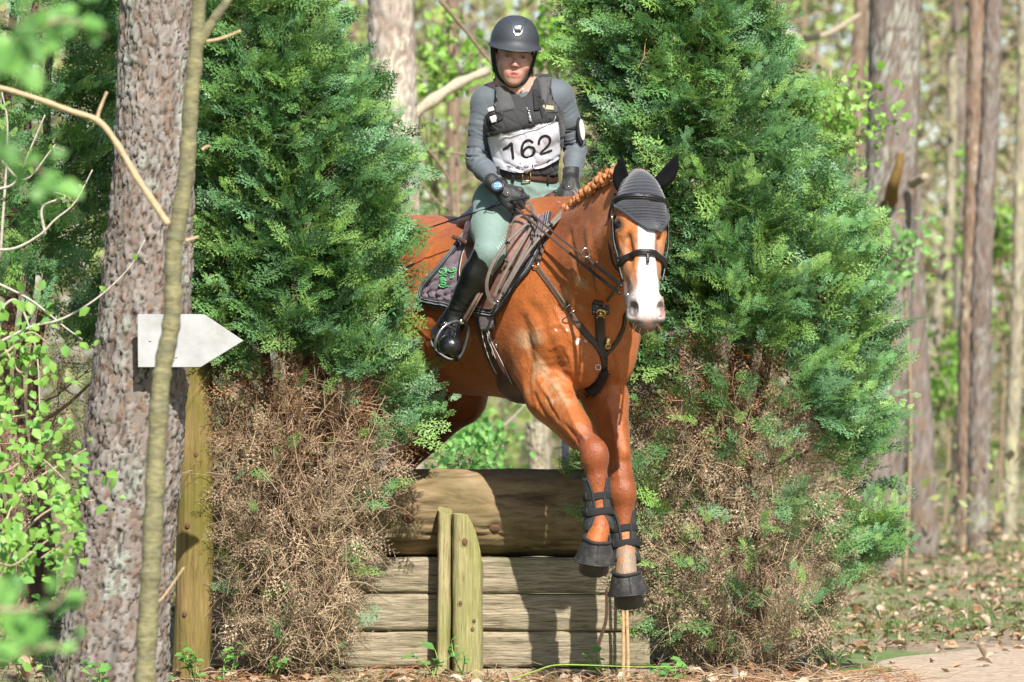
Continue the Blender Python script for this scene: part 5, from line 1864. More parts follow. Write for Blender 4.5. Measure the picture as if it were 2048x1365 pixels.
# tendon boots and over-reach boots on the forelegs
neo = mat('neoprene', (.012, .0125, .013), rough=.75, var=.35, vscale=25, bump=.3, bscale=300)
shell = mat('boot_shell', (.030, .031, .033), rough=.55, var=.4, vscale=18, bump=.2, bscale=120)
elas = mat('elastic_strap', (.010, .010, .011), rough=.85, var=.3, vscale=60, bump=.4, bscale=500)
rub = mat('dusty_rubber', (.020, .019, .019), rough=.6, var=.25, vscale=20, bump=.2, bscale=150, col2=(.065, .060, .055), mix=.60)
def leg_boots(top, bot, pas, hoofb, lab1, lab2):
    top, bot, pas, hoofb = map(Vector, (top, bot, pas, hoofb))
    ax_ = (bot - top).normalized()
    fr = V(.12, -1, 0); fr = (fr - ax_ * fr.dot(ax_)).normalized()
    sd_ = ax_.cross(fr).normalized()
    tbt = empty('tendon_boot', bot)
    tag(tbt, lab1, 'leg boot')
    L_ = (bot - top).length
    na_, nh = 30, 22
    G, N = [], []
    for i in range(nh):
        t = i / (nh - 1)
        row, nr_ = [], []
        open_ = R(27 + 22 * (1 - math.sin(math.pi * min(1, t * 1.05)) ** .6) - 8 * t)
        rad = .049 + .012 * sst(np.array([t]), .62, .9)[0] + .004 * (1 - t)
        for j in range(na_):
            a = open_ + (2 * math.pi - 2 * open_) * j / (na_ - 1)
            d_ = fr * math.cos(a) + sd_ * math.sin(a)
            ext = .030 * abs(math.sin(a)) * (t < .5) * (1 - t * 2)
            back = -d_.dot(fr)
            p = top + ax_ * (L_ * t) - ax_ * ext + fr * -.012 + d_ * (rad + .012 * max(0, back) * (1 - abs(2 * t - 1) * .3))
            row.append(npa(p)); nr_.append(npa(d_))
        G.append(row); N.append(nr_)
    G, N = np.array(G), np.array(N)
    b = MB(); b.grid(G, .008, N); cuff = b.build('shell', shell, tbt)
    for s_ in (0, -1):
        b = MB(); b.tube(catmull(G[::3, s_], 3), .0052, 6); b.build('rolled_edge', neo, tbt)
    for t in (.26, .60):
        c0 = top + ax_ * (L_ * t) - fr * .010
        pp, pn_ = [], []
        for k in range(28):
            a = 2 * math.pi * k / 28
            d_ = fr * math.cos(a) + sd_ * math.sin(a)
            r_ = .0515 - .004 * max(0, d_.dot(fr)) + .012 * max(0, -d_.dot(fr)) + .006 * (t > .5)
            pp.append(npa(c0 + d_ * r_ + ax_ * .003 * math.sin(a * 2))); pn_.append(npa(d_))
        b = MB(); b.strap(np.array(pp), np.array(pn_), .030, .004, closed=True); so_ = b.build('strap', elas, tbt)
        b = MB(); d_ = (fr * math.cos(R(-62)) + sd_ * math.sin(R(-62))); u_ = ax_.cross(d_)
        cs = -1 if (sd_ * -1).x < 0 else 1
        dd_ = (fr * .45 + V(-1, 0, 0) * .9).normalized()
        for k in range(3):
            b.ball(c0 + dd_ * .056 + fr * (.010 * (k - 1)) + ax_ * .0, .0042, nu=8, nv=6)
        b.box(c0 + dd_ * .053, (fr, ax_, dd_), (.020, .014, .003), .3)
        b.build('strap_tab', neo, so_)
    # over-reach boot
    ob = empty('overreach_boot', hoofb)
    tag(ob, lab2, 'bell boot')
    ax2 = (hoofb - pas).normalized()
    f2 = V(.1, -1, 0); f2 = (f2 - ax2 * f2.dot(ax2)).normalized(); s2 = ax2.cross(f2).normalized()
    G, N = [], []
    L2 = (hoofb - pas).length * .80
    for i in range(14):
        t = i / 13
        row, nr_ = [], []
        r_ = .052 + .027 * t ** .8
        for j in range(41):
            a = 2 * math.pi * j / 40
            d_ = f2 * math.cos(a) + s2 * math.sin(a)
            p = pas + ax2 * (L2 * t) + d_ * (r_ * (1 + .10 * max(0, -d_.dot(f2)) * t)) + ax2 * (.016 * t * -d_.dot(f2)) + d_ * .002 * math.sin(5 * a + t * 2)
            row.append(npa(p)); nr_.append(npa(d_))
        G.append(row); N.append(nr_)
    G, N = np.array(G), np.array(N)
    b = MB(); b.grid(G, .006, N); b.build('rubber_bell', rub, ob)
    b = MB(); b.tube(G[0][:-1], .0075, 8, True); b.build('padded_collar', neo, ob)
    b = MB(); b.tube(G[-1][:-1] + N[-1][:-1] * .0, .0042, 6, True); b.tube(G[-2][:-1] + N[-2][:-1] * .001, .0022, 5, True); b.build('rim', rub, ob)
leg_boots(P(1194, 970, 19.57), P(1199, 1062, 19.55), P(1195, 1078, 19.490), P(1187, 1136, 19.530), 'black tendon boot on the bent foreleg nearest the log post', 'black rubber bell boot over the raised hoof nearest the log post')
leg_boots(P(1247, 1035, 19.76), P(1252, 1125, 19.73), P(1253, 1143, 19.672), P(1257, 1197, 19.705), 'black tendon boot on the straighter foreleg with pale pastern', 'dusty black bell boot over the lowest hoof, beside the conifer')
# ------------------------------------------------------------------ ground, jump, posts, near trees
rng = np.random.default_rng(7)

def groundz(x, y):
    p = np.stack([np.asarray(x, float).ravel() * .35, np.asarray(y, float).ravel() * .35, np.zeros(np.size(x))], 1)
    n = (fbm(p, 5, 4) - .5) * .16
    x_ = np.asarray(x, float).ravel(); y_ = np.asarray(y, float).ravel()
    flat = 1 - np.exp(-((x_ / 2.2) ** 2 + ((y_ - 20) / 1.6) ** 2))
    bank = .22 * np.exp(-((x_ + 2.1) / .9) ** 2 - ((y_ - 22.0) / 1.6) ** 2)
    return (n * (.25 + .75 * flat) + bank - .03).reshape(np.shape(x))
gx = np.concatenate([np.linspace(-150, -12, 24), np.linspace(-11, 11, 110), np.linspace(12, 150, 24)])
gy = np.concatenate([np.linspace(-40, 8, 16), np.linspace(8.5, 40, 150), np.linspace(42, 200, 50)])
GX, GY = np.meshgrid(gx, gy, indexing='ij')
gm = bpy.data.materials.new('forest_floor'); gm.use_nodes = True
nt = gm.node_tree; N_, L_ = nt.nodes, nt.links
tc = N_.new('ShaderNodeTexCoord')
def noise_node(sc, det=5, rough=.6):
    n = N_.new('ShaderNodeTexNoise'); n.inputs['Scale'].default_value = sc; n.inputs['Detail'].default_value = det; n.inputs['Roughness'].default_value = rough
    L_.new(tc.outputs['Object'], n.inputs['Vector']); return n
def ramp(src, stops):
    r_ = N_.new('ShaderNodeValToRGB'); e = r_.color_ramp.elements
    e[0].position, e[0].color = stops[0][0], (*stops[0][1], 1); e[1].position, e[1].color = stops[-1][0], (*stops[-1][1], 1)
    for p, c in stops[1:-1]:
        q = e.new(p); q.color = (*c, 1)
    L_.new(src, r_.inputs[0]); return r_
n1, n2, n3 = noise_node(22, 6, .7), noise_node(1.1, 4), noise_node(90, 3)
litter = ramp(n1.outputs['Fac'], [(.30, (.10, .068, .042)), (.45, (.22, .155, .10)), (.58, (.36, .27, .19)), (.72, (.24, .14, .08))])
grass = ramp(n1.outputs['Fac'], [(.30, (.06, .10, .025)), (.55, (.13, .20, .05)), (.72, (.24, .26, .11))])
gmask = ramp(n2.outputs['Fac'], [(.43, (0, 0, 0)), (.56, (1, 1, 1))])
mx = N_.new('ShaderNodeMix'); mx.data_type = 'RGBA'
L_.new(gmask.outputs[0], mx.inputs[0]); L_.new(litter.outputs[0], mx.inputs[6]); L_.new(grass.outputs[0], mx.inputs[7])
L_.new(mx.outputs[2], N_['Principled BSDF'].inputs['Base Color']); N_['Principled BSDF'].inputs['Roughness'].default_value = .9
bp_ = N_.new('ShaderNodeBump'); bp_.inputs['Strength'].default_value = .8; bp_.inputs['Distance'].default_value = .03
L_.new(n1.outputs['Fac'], bp_.inputs['Height']); L_.new(bp_.outputs[0], N_['Principled BSDF'].inputs['Normal'])
b = MB(); b.grid(np.stack([GX, GY, groundz(GX, GY)], -1)[:, ::-1])
struct(b.build('ground', gm))
# sandy path in the right foreground, its verge ragged
pm = mat('path_sand', (.40, .31, .225), rough=.95, var=.25, vscale=14, bump=.6, bscale=40, col2=(.27, .20, .135), mix=.56)
le = catmull([(.8, 16.0, 0), (1.0, 19.2, 0), (1.25, 20.6, 0), (1.45, 21.6, 0), (2.0, 22.5, 0), (3.6, 23.2, 0), (9.0, 24.4, 0)], 22)
pw = []
for k, q_ in enumerate(le):
    row = []
    wob = (fbm(np.array([[k * .09, 1.0, 0]]), 8, 2)[0] - .5) * .9
    for t in np.linspace(0, 1, 26):
        row.append([q_[0] + wob * (1 - t) * .5 + t * (4.5 + .02 * k), q_[1] + wob * (1 - t) * .4 - t * 1.6 * min(1, k / 60), t])
    pw.append(row)
pw = np.array(pw); tt_ = pw[..., 2].copy()
pw[..., 2] = groundz(pw[..., 0], pw[..., 1]) + .016 - .05 * np.exp(-tt_ / .04) - .05 * np.exp(-(1 - tt_) / .04)
def on_path(x, y):
    lx = np.interp(y, le[:, 1], le[:, 0]); return (x > lx + .12) & (x < lx + 4.2)
b = MB(); b.grid(pw[:, ::-1]); struct(b.build('path', pm))

def strands(mb, paths, r0, r1, col=None, seg=3):
    """many thin tapering twigs at once; paths (N,S,3)"""
    n, S, _ = paths.shape
    t = np.gradient(paths, axis=1); t /= np.maximum(np.linalg.norm(t, axis=2, keepdims=True), 1e-9)
    h = np.array([.31, .87, .37]); a = np.cross(t, h); a /= np.maximum(np.linalg.norm(a, axis=2, keepdims=True), 1e-9); c = np.cross(t, a)
    r = (np.reshape(r0, (-1, 1)) * np.ones((n, 1)))[:, :] * (1 - np.linspace(0, 1, S))[None] + (np.reshape(r1, (-1, 1)) * np.ones((n, 1))) * np.linspace(0, 1, S)[None]
    an = np.arange(seg) * 2 * math.pi / seg
    v = paths[:, :, None] + r[:, :, None, None] * (np.cos(an)[None, None, :, None] * a[:, :, None] + np.sin(an)[None, None, :, None] * c[:, :, None])
    base = (np.arange(n) * S * seg)[:, None, None]
    i = np.arange(S - 1)[None, :, None]; j = np.arange(seg)[None, None, :]
    q = np.stack([base + i * seg + j, base + i * seg + (j + 1) % seg, base + (i + 1) * seg + (j + 1) % seg, base + (i + 1) * seg + j], -1).reshape(-1, 4)
    cc = None if col is None else np.repeat(np.asarray(col).reshape(-1, 3) * np.ones((n, 1)), S * seg, 0)
    mb.add(v.reshape(-1, 3), q, None, cc)

def bark_trunk(name, axis, radii, nu, nv, parent, m, plate=(.035, .075), depth=.010, seed=0, pal=None, lobes=0.0, flare=0.0):
    """displaced trunk: axis points from the base up"""
    ax = catmull(axis, 12)
    rr_ = np.interp(np.linspace(0, 1, len(ax)), np.linspace(0, 1, len(radii)), radii)
    L = np.concatenate([[0], np.cumsum(np.linalg.norm(np.diff(ax, axis=0), axis=1))])
    s = np.linspace(0, L[-1], nv)
    A = np.stack([np.interp(s, L, ax[:, k]) for k in range(3)], 1)
    rad = np.interp(s, L, rr_)
    th = np.arange(nu) * 2 * math.pi / nu
    R0 = float(np.mean(rr_))
    wrap = max(3, int(round(2 * math.pi * R0 / plate[0])))
    U = (th / (2 * math.pi) * wrap)[None, :] * np.ones((nv, 1))
    S_ = (s / plate[1])[:, None] * np.ones((1, nu))
    P3 = np.stack([np.cos(th)[None] * R0 * np.ones((nv, 1)), np.sin(th)[None] * R0 * np.ones((nv, 1)), s[:, None] * np.ones((1, nu))], -1).reshape(-1, 3)
    w1 = (fbm(P3 * np.array([26, 26, 12]), seed, 4) - .5).reshape(nv, nu); w2 = (fbm(P3 * np.array([22, 22, 9]), seed + 9, 4) - .5).reshape(nv, nu)
    fine0 = fbm(P3 * np.array([80, 80, 22]), seed + 23, 4).reshape(nv, nu)
    d1, d2, cid = worley2(U + w1 * 2.2, S_ + w2 * 2.4, seed, wrap)
    crack = sst(d2 - d1 + (fine0 - .5) * .30, .0, .16)
    fine = fbm(P3 * np.array([60, 60, 30]), seed + 3, 4).reshape(nv, nu)
    e1, e2, eid = worley2(U * 2 + w2 * 2, S_ * 2.2 + w1 * 2, seed + 4, wrap * 2)
    h = depth * (crack * (.35 + .75 * cid) - .6) + depth * .45 * sst(e2 - e1, .0, .25) * eid + depth * .8 * (fine - .5) + depth * .5 * (fine0 - .5)
    lob = lobes * np.sin(th * 5 + seed)[None] * np.exp(-s / .35)[:, None] if lobes else 0
    rr2 = rad[:, None] * (1 + lob) + flare * np.exp(-s / .18)[:, None] * (1 + .4 * np.sin(th * 4 + seed))[None] + h
    V_ = A[:, None, :] + rr2[..., None] * np.stack([np.cos(th), np.sin(th), th * 0], -1)[None]
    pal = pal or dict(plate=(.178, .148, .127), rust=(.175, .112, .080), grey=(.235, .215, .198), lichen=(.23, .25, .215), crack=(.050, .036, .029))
    c = np.tile(pal['plate'], (nv * nu, 1))
    c = mixc(c, pal['rust'], (sst(eid, .72, .8) * .8).ravel())
    c = mixc(c, pal['grey'], (sst(cid, .5, .62) * .65).ravel())
    lic = fbm(P3 * np.array([9, 9, 3.5]), seed + 6, 4)
    c = mixc(c, pal['lichen'], sst(lic, .56, .66) * sst(fine.ravel(), .42, .58) * .85)
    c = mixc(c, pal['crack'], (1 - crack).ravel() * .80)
    c = c * (.55 + .5 * fine.ravel() + .4 * fine0.ravel())[:, None]
    i = np.arange(nv - 1)[:, None]; j = np.arange(nu)[None]
    q = np.stack([i * nu + j, i * nu + (j + 1) % nu, (i + 1) * nu + (j + 1) % nu, (i + 1) * nu + j], -1).reshape(-1, 4)
    return mk_mesh(name, V_.reshape(-1, 3), q, m, parent, True, c)

bark_m = mat('bark', (.3, .2, .17), rough=.9, var=.18, vscale=70, bump=.4, bscale=240, attr=True, spec=.2)

# the jump: log on a wall of old sleepers with a split post
def wood_mat(name, c1, c2, green, sx=1.0, horizontal=True, gm=.6, sc=None):
    m = bpy.data.materials.new(name); m.use_nodes = True
    nt = m.node_tree; N, L = nt.nodes, nt.links
    t = N.new('ShaderNodeTexCoord'); mp = N.new('ShaderNodeMapping'); L.new(t.outputs['Object'], mp.inputs[0])
    mp.inputs['Scale'].default_value = (1.2, 8, 14) if horizontal else (14, 8, 1.2)
    if sc:
        mp.inputs['Scale'].default_value = sc
    a = N.new('ShaderNodeTexNoise'); a.inputs['Scale'].default_value = 5; a.inputs['Detail'].default_value = 8; a.inputs['Roughness'].default_value = .7; a.inputs['Distortion'].default_value = .6
    L.new(mp.outputs[0], a.inputs['Vector'])
    r_ = N.new('ShaderNodeValToRGB'); e = r_.color_ramp.elements
    e[0].position, e[0].color = .34, (*[x * .35 for x in c2], 1); e[1].position, e[1].color = .66, (*c1, 1)
    q = e.new(.46); q.color = (*c2, 1)
    L.new(a.outputs['Fac'], r_.inputs[0])
    g = N.new('ShaderNodeTexNoise'); g.inputs['Scale'].default_value = 3.2; g.inputs['Detail'].default_value = 6; L.new(t.outputs['Object'], g.inputs['Vector'])
    gr = N.new('ShaderNodeValToRGB'); gr.color_ramp.elements[0].position = gm - .16; gr.color_ramp.elements[1].position = gm + .1; L.new(g.outputs['Fac'], gr.inputs[0])
    mx = N.new('ShaderNodeMix'); mx.data_type = 'RGBA'; L.new(gr.outputs[0], mx.inputs[0]); L.new(r_.outputs[0], mx.inputs[6])
    gc = N.new('ShaderNodeMix'); gc.data_type = 'RGBA'; gc.blend_type = 'MULTIPLY'; gc.inputs[0].default_value = .55; gc.inputs[6].default_value = (*green, 1); L.new(a.outputs['Fac'], gc.inputs[7])
    L.new(gc.outputs[2], mx.inputs[7])
    L.new(mx.outputs[2], N['Principled BSDF'].inputs['Base Color']); N['Principled BSDF'].inputs['Roughness'].default_value = .85
    N['Principled BSDF'].inputs['Specular IOR Level'].default_value = .25
    b = N.new('ShaderNodeBump'); b.inputs['Strength'].default_value = .75; b.inputs['Distance'].default_value = .012; L.new(a.outputs['Fac'], b.inputs['Height']); L.new(b.outputs[0], N['Principled BSDF'].inputs['Normal'])
    return m
w_plank = wood_mat('weathered_sleeper', (.40, .345, .245), (.24, .195, .13), (.20, .195, .10), gm=.70, sc=(1.8, 14, 26))
w_log = wood_mat('smooth_log', (.30, .225, .135), (.19, .130, .070), (.15, .125, .05), gm=.60, sc=(.8, 3.0, 3.2))
w_post = wood_mat('mossy_post', (.44, .39, .21), (.31, .26, .13), (.30, .30, .10), horizontal=False, gm=.56, sc=(22, 14, 1.4))
w_pole = wood_mat('mossy_pole', (.32, .22, .10), (.22, .14, .06), (.20, .17, .04), horizontal=False, gm=.52)

jump = empty('log_jump', V(.05, 20.4, 0))
tag(jump, 'timber jump with a thick log on stacked weathered sleepers between the conifers', 'jump')
# log, with knots and dents
xs = np.linspace(-1.32, .50, 190); NT = 130; th = np.arange(NT) * 2 * math.pi / NT
Pl = np.stack(np.broadcast_arrays(xs[:, None], np.cos(th)[None], np.sin(th)[None]), -1).reshape(-1, 3)
rl = .181 + (fbm(Pl * np.array([2, 2.5, 2.5]), 4, 3) - .5) * .022 + (fbm(Pl * np.array([6, 14, 14]), 14, 4) - .5) * .007
for kx, ka, kd in ((-.07, R(200), -.020), (.18, R(225), -.010), (-.42, R(186), -.016), (.02, R(150), -.008), (.30, R(165), -.012), (-.2, R(158), -.008)):
    da = (np.arctan2(Pl[:, 2], Pl[:, 1]) - ka + math.pi) % (2 * math.pi) - math.pi
    rl += kd * np.exp(-((Pl[:, 0] - kx) / .028) ** 2 - (da / .16) ** 2)
rk = np.random.default_rng(5)
angl = np.arctan2(Pl[:, 2], Pl[:, 1])
for k in range(16):
    a0, x0, l0 = rk.uniform(R(120), R(235)), rk.uniform(-.5, .5), rk.uniform(.12, .42)
    da = (angl - a0 - .10 * np.sin(Pl[:, 0] * 6 + k) - (fbm(Pl * 9 + k, 9, 2) - .5) * .12 + math.pi) % (2 * math.pi) - math.pi
    rl -= .010 * np.exp(-(da / .022) ** 2) * np.exp(-((Pl[:, 0] - x0) / l0) ** 4)
rl += (fbm(Pl * np.array([4, 22, 22]), 24, 4) - .5) * .008
vl = np.stack([Pl[:, 0], 20.46 + rl * Pl[:, 1], .625 + rl * Pl[:, 2]], 1)
i = np.arange(189)[:, None]; j = np.arange(NT)[None]
ql = np.stack([i * NT + j, (i + 1) * NT + j, (i + 1) * NT + (j + 1) % NT, i * NT + (j + 1) % NT], -1).reshape(-1, 4)
b = MB(); b.add(vl, ql)
for e_, xx in ((0, -1.32), (189, .50)):
    b.add(np.concatenate([vl[e_ * NT:(e_ + 1) * NT], [[xx, 20.46, .625]]]), None, [(k, (k + 1) % NT, NT) if e_ else ((k + 1) % NT, k, NT) for k in range(NT)])
log_o = b.build('log', w_log, jump)
kn_m = mat('knot_wood', (.10, .05, .025), rough=.85, var=.4, vscale=50)
for kx, ka in ((-.07, R(200)), (.18, R(225)), (-.42, R(186))):
    p_ = V(kx, 20.46 + .172 * math.cos(ka), .625 + .172 * math.sin(ka)); n_ = V(0, math.cos(ka), math.sin(ka))
    b = MB(); b.ball(p_, (.024, .018, .006), M=(EX, n_.cross(EX), n_), nu=14, nv=8); b.build('knot', kn_m, log_o)

def sleeper(x0, x1, z0, z1, yf, seed):
    nx, nz = 150, 20
    X_ = np.linspace(x0, x1, nx)
    prof = []                                  # bevelled outline in (y,z)
    bev = .010
    for k in range(nz):
        prof.append((0, z0 + bev + (z1 - z0 - 2 * bev) * k / (nz - 1)))
    prof = [(bev, z0)] + prof + [(bev, z1), (.13, z1), (.13, z0)]
    prof = np.array(prof)
    m_ = len(prof)
    Pz = np.stack(np.broadcast_arrays(X_[:, None], prof[:, 0][None], prof[:, 1][None]), -1).reshape(-1, 3)
    grain = (fbm(Pz * np.array([5, 5, 60]) + seed * 7, seed, 4) - .5) * .011 + (fbm(Pz * np.array([1.6, 2, 14]) + seed, seed + 3, 3) - .5) * .016
    edge = np.minimum(np.abs(Pz[:, 2] - z0), np.abs(Pz[:, 2] - z1))
    er = -(.010 * np.exp(-edge / .010)) * sst(fbm(Pz * np.array([9, 1, 9]) + seed * 3, seed + 5, 3), .40, .62)
    front = (Pz[:, 1] < .05)
    v = Pz.copy(); v[:, 1] += yf - (grain + er) * front
    v[:, 2] += (fbm(np.stack([Pz[:, 0] * 3, Pz[:, 2] * 0, Pz[:, 0] * 0], 1) + seed, seed, 2) - .5) * .007
    i = np.arange(nx - 1)[:, None]; j = np.arange(m_)[None]
    q = np.stack([i * m_ + j, (i + 1) * m_ + j, (i + 1) * m_ + (j + 1) % m_, i * m_ + (j + 1) % m_], -1).reshape(-1, 4)
    b = MB(); b.add(v, q)
    b.add(np.concatenate([v[:m_], [v[:m_].mean(0)]]), None, [((k + 1) % m_, k, m_) for k in range(m_)])
    b.add(np.concatenate([v[-m_:], [v[-m_:].mean(0)]]), None, [(k, (k + 1) % m_, m_) for k in range(m_)])
    return b
zz_ = [(.302, .446), (.150, .297), (.000, .144), (-.16, -.008)]
for k, (a_, b_) in enumerate(zz_):
    sleeper(-1.24, .52 + .02 * k, a_, b_, 20.315 + (.004, .0, .006, -.012)[k], 3 + k * 5).build('plank', w_plank, jump)
# split post
def post_piece(xc, y0, w, dpt, z1, top, seed, name, lean=0.0):
    """upright with a worn section; top: function giving the cut-off height across the width"""
    nz, ns = 110, 36
    zs = np.linspace(-.25, 1, nz)
    V_ = []
    for iz in range(nz):
        t = iz / (nz - 1)
        row = []
        for k in range(ns):
            a = 2 * math.pi * k / ns
            ca, sa = math.cos(a), math.sin(a)
            x = abs(ca) ** .45 * (1 if ca > 0 else -1) * w / 2
            y = abs(sa) ** .55 * (1 if sa > 0 else -1) * dpt / 2
            ztop = top(x / (w / 2), y / (dpt / 2))
            row.append((x, y, -.25 + (ztop + .25) * t))
        V_.append(row)
    V_ = np.array(V_).reshape(-1, 3)
    n = (fbm(V_ * np.array([45, 45, 4]) + seed, seed, 4) - .5) * .012 + (fbm(V_ * np.array([8, 8, 8]) + seed, seed + 2, 3) - .5) * .010
    rad = np.hypot(V_[:, 0], V_[:, 1])[:, None]
    V_[:, :2] *= 1 + n[:, None] / np.maximum(rad, .01)
    V_ = V_ + np.array([xc, y0, 0]); V_[:, 0] += lean * (V_[:, 2] - .3)
    i = np.arange(nz - 1)[:, None]; j = np.arange(ns)[None]
    q = np.stack([i * ns + j, i * ns + (j + 1) % ns, (i + 1) * ns + (j + 1) % ns, (i + 1) * ns + j], -1).reshape(-1, 4)
    b = MB(); b.add(V_, q)
    tv = V_[-ns:]
    b.add(np.concatenate([tv, [tv.mean(0)]]), None, [(k, (k + 1) % ns, ns) for k in range(ns)])
    return b.build(name, w_post, jump)
zt_ = 1.2 - (1022 - 745) * .002018
post_piece((888 - 1024) * .002018, 20.21, .056, .13, 0, lambda x, y: zt_ - .008 * x + .01 * y, 3, 'post_half', .012)
pr_ = post_piece((935 - 1024) * .002018, 20.175, .121, .15, 0, lambda x, y: zt_ - .012 - .20 * max(0, (x + .25) / 1.25) ** 2.2, 8, 'post_half', -.002)
for px_, py_, s_ in ((929, 1085, .012), (942, 1158, .007), (921, 1207, .008), (944, 1260, .010), (948, 1243, .007)):
    c_ = P(px_, py_, 20.105)
    b = MB(); b.ball(c_, (s_ * 1.0, .006, s_ * 1.3), nu=14, nv=8); kb = b.build('knot', kn_m, pr_)
    b = MB(); b.ring(c_ + V(0, -.002, 0), V(0, -1, 0), s_ * 1.5, .0018, 18, 5, sx=.8); b.build('knot_ring', w_post, kb)
# hidden back posts hold the log
for x_ in (-1.0, .45):
    post_piece(x_, 20.75, .12, .12, 0, lambda x, y: .70, 5, 'back_post')

def pole(name, label, px, d, r, ytop, seed, cat='post'):
    base = P(px, 745 + 1.2 * FPX / d, d)
    h = P(px, ytop, d).z
    nz, ns = 160, 48
    s = np.linspace(-.1, h, nz); th = np.arange(ns) * 2 * math.pi / ns
    P3 = np.stack(np.broadcast_arrays(np.cos(th)[None], np.sin(th)[None], s[:, None]), -1).reshape(-1, 3)
    rr_ = r * (1 + (fbm(P3 * np.array([1.2, 1.2, 2.2]) + seed, seed, 3) - .5) * .16) + (fbm(P3 * np.array([6, 6, 3]) + seed, seed + 2, 3) - .5) * .006
    cr = np.exp(-(((np.arctan2(P3[:, 1], P3[:, 0]) + 1.62 + .12 * np.sin(P3[:, 2] * 3)) / .035) ** 2)) + .7 * np.exp(-(((np.arctan2(P3[:, 1], P3[:, 0]) + 1.05 + .06 * np.sin(P3[:, 2] * 5)) / .03) ** 2))
    rr_ = rr_ - cr * .009
    top = (P3[:, 2] > h - .02) * .006
    v = np.stack([base.x + (rr_ - top) * P3[:, 0] + .012 * np.sin(P3[:, 2] * 2), base.y + (rr_ - top) * P3[:, 1], P3[:, 2]], 1)
    i = np.arange(nz - 1)[:, None]; j = np.arange(ns)[None]
    q = np.stack([i * ns + j, i * ns + (j + 1) % ns, (i + 1) * ns + (j + 1) % ns, (i + 1) * ns + j], -1).reshape(-1, 4)
    b = MB(); b.add(v, q); b.add(np.concatenate([v[-ns:], [v[-ns:].mean(0)]]), None, [(k, (k + 1) % ns, ns) for k in range(ns)])
    o = b.build(name, w_pole); tag(o, label, cat)
    for kz, ka in ((.42 * h, -1.75), (.62 * h, -1.3), (.17 * h, -1.9)):
        b = MB(); b.ball(V(base.x + r * math.cos(ka), base.y + r * math.sin(ka), kz), (.010, .006, .013), nu=12, nv=8); b.build('knot', kn_m, o)
    return o
pole('wooden_post', 'tall round mossy post between the pine trunk and the brown twigs', 384, 19.92, .074, 640, 4)
pole('wooden_post', 'short mossy post under the right-hand conifer\'s lowest branches', 1478, 20.55, .038, 1230, 9)
# grey metal post far behind the log
gp = MB(); gp.box(P(1131, 905, 23.0), (EX, EY, EZ), (.017, .02, .16), .2); o = gp.build('metal_post', mat('grey_metal', (.22, .23, .26), rough=.5)); tag(o, 'short grey metal post standing behind the log', 'post')

# big pine at left
pine_t = empty('pine_tree', P(235, 1360, 19.3))
tag(pine_t, 'thick pine trunk with flaking pinkish bark beside the arrow sign', 'tree')
DP = 19.3
edges = [(1400, 95, 332), (1300, 118, 336), (1200, 136, 340), (1100, 150, 346), (900, 166, 364), (700, 192, 375), (500, 213, 383), (300, 231, 386), (0, 243, 389), (-400, 262, 392), (-1400, 290, 400), (-3200, 330, 420)]
ax_ = [P((l + r) / 2, y, DP) for y, l, r in edges]; rad_ = [(r - l) / 2 * DP / FPX for y, l, r in edges]
# radii are given per axis point: expand to the same parametrisation
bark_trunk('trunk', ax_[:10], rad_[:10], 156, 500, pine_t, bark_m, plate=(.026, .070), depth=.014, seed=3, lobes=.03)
up = MB(); up.tube(catmull([ax_[9] - V(0, 0, .05), ax_[10], ax_[11]], 5), np.linspace(rad_[9], rad_[11] * .8, 11), 16); up.build('upper_trunk', mat('bark_plain', (.30, .19, .13), rough=.9, var=.4, vscale=12, bump=.6, bscale=30), pine_t)

# arrow sign on the pine
white = mat('white_paint', (.345, .345, .35), rough=.5, var=.06, vscale=7, bump=.08, bscale=60, col2=(.27, .265, .255), mix=.60)
ds = 19.02
poly = [(275, 629), (408, 629), (487, 682), (401, 735), (276, 735)]
fr_ = npa([P(x, y, ds) for x, y in poly]); cen_ = fr_.mean(0)
ins = fr_ + (cen_ - fr_) * .012 + np.array([0, -.0015, 0])
bk_ = fr_ + np.array([0, .014, 0])
v = np.concatenate([ins, fr_, bk_]); n5 = 5
b = MB(); b.add(v, [(n5 + i, n5 + (i + 1) % n5, (i + 1) % n5, i) for i in range(n5)] + [(2 * n5 + i, 2 * n5 + (i + 1) % n5, n5 + (i + 1) % n5, n5 + i) for i in range(n5)] + [(0, 1, 3, 4), (14, 13, 11, 10)], [(1, 2, 3), (13, 12, 11)])
sign = b.build('arrow_sign', white, None, False)
tag(sign, 'blank white arrow board pointing right, fixed to the pine trunk', 'sign')
b = MB()
for x, y in ((300, 682), (352, 650), (352, 715)):
    b = MB(); b.ball(P(x, y, ds - .002), (.005, .002, .005), nu=10, nv=6); b.build('screw', steel, sign)
b = MB(); b.box(P(325, 682, 19.08), (EX, EZ, EY), (.04, .07, .06), .1); b.build('mounting_block', w_pole, sign)

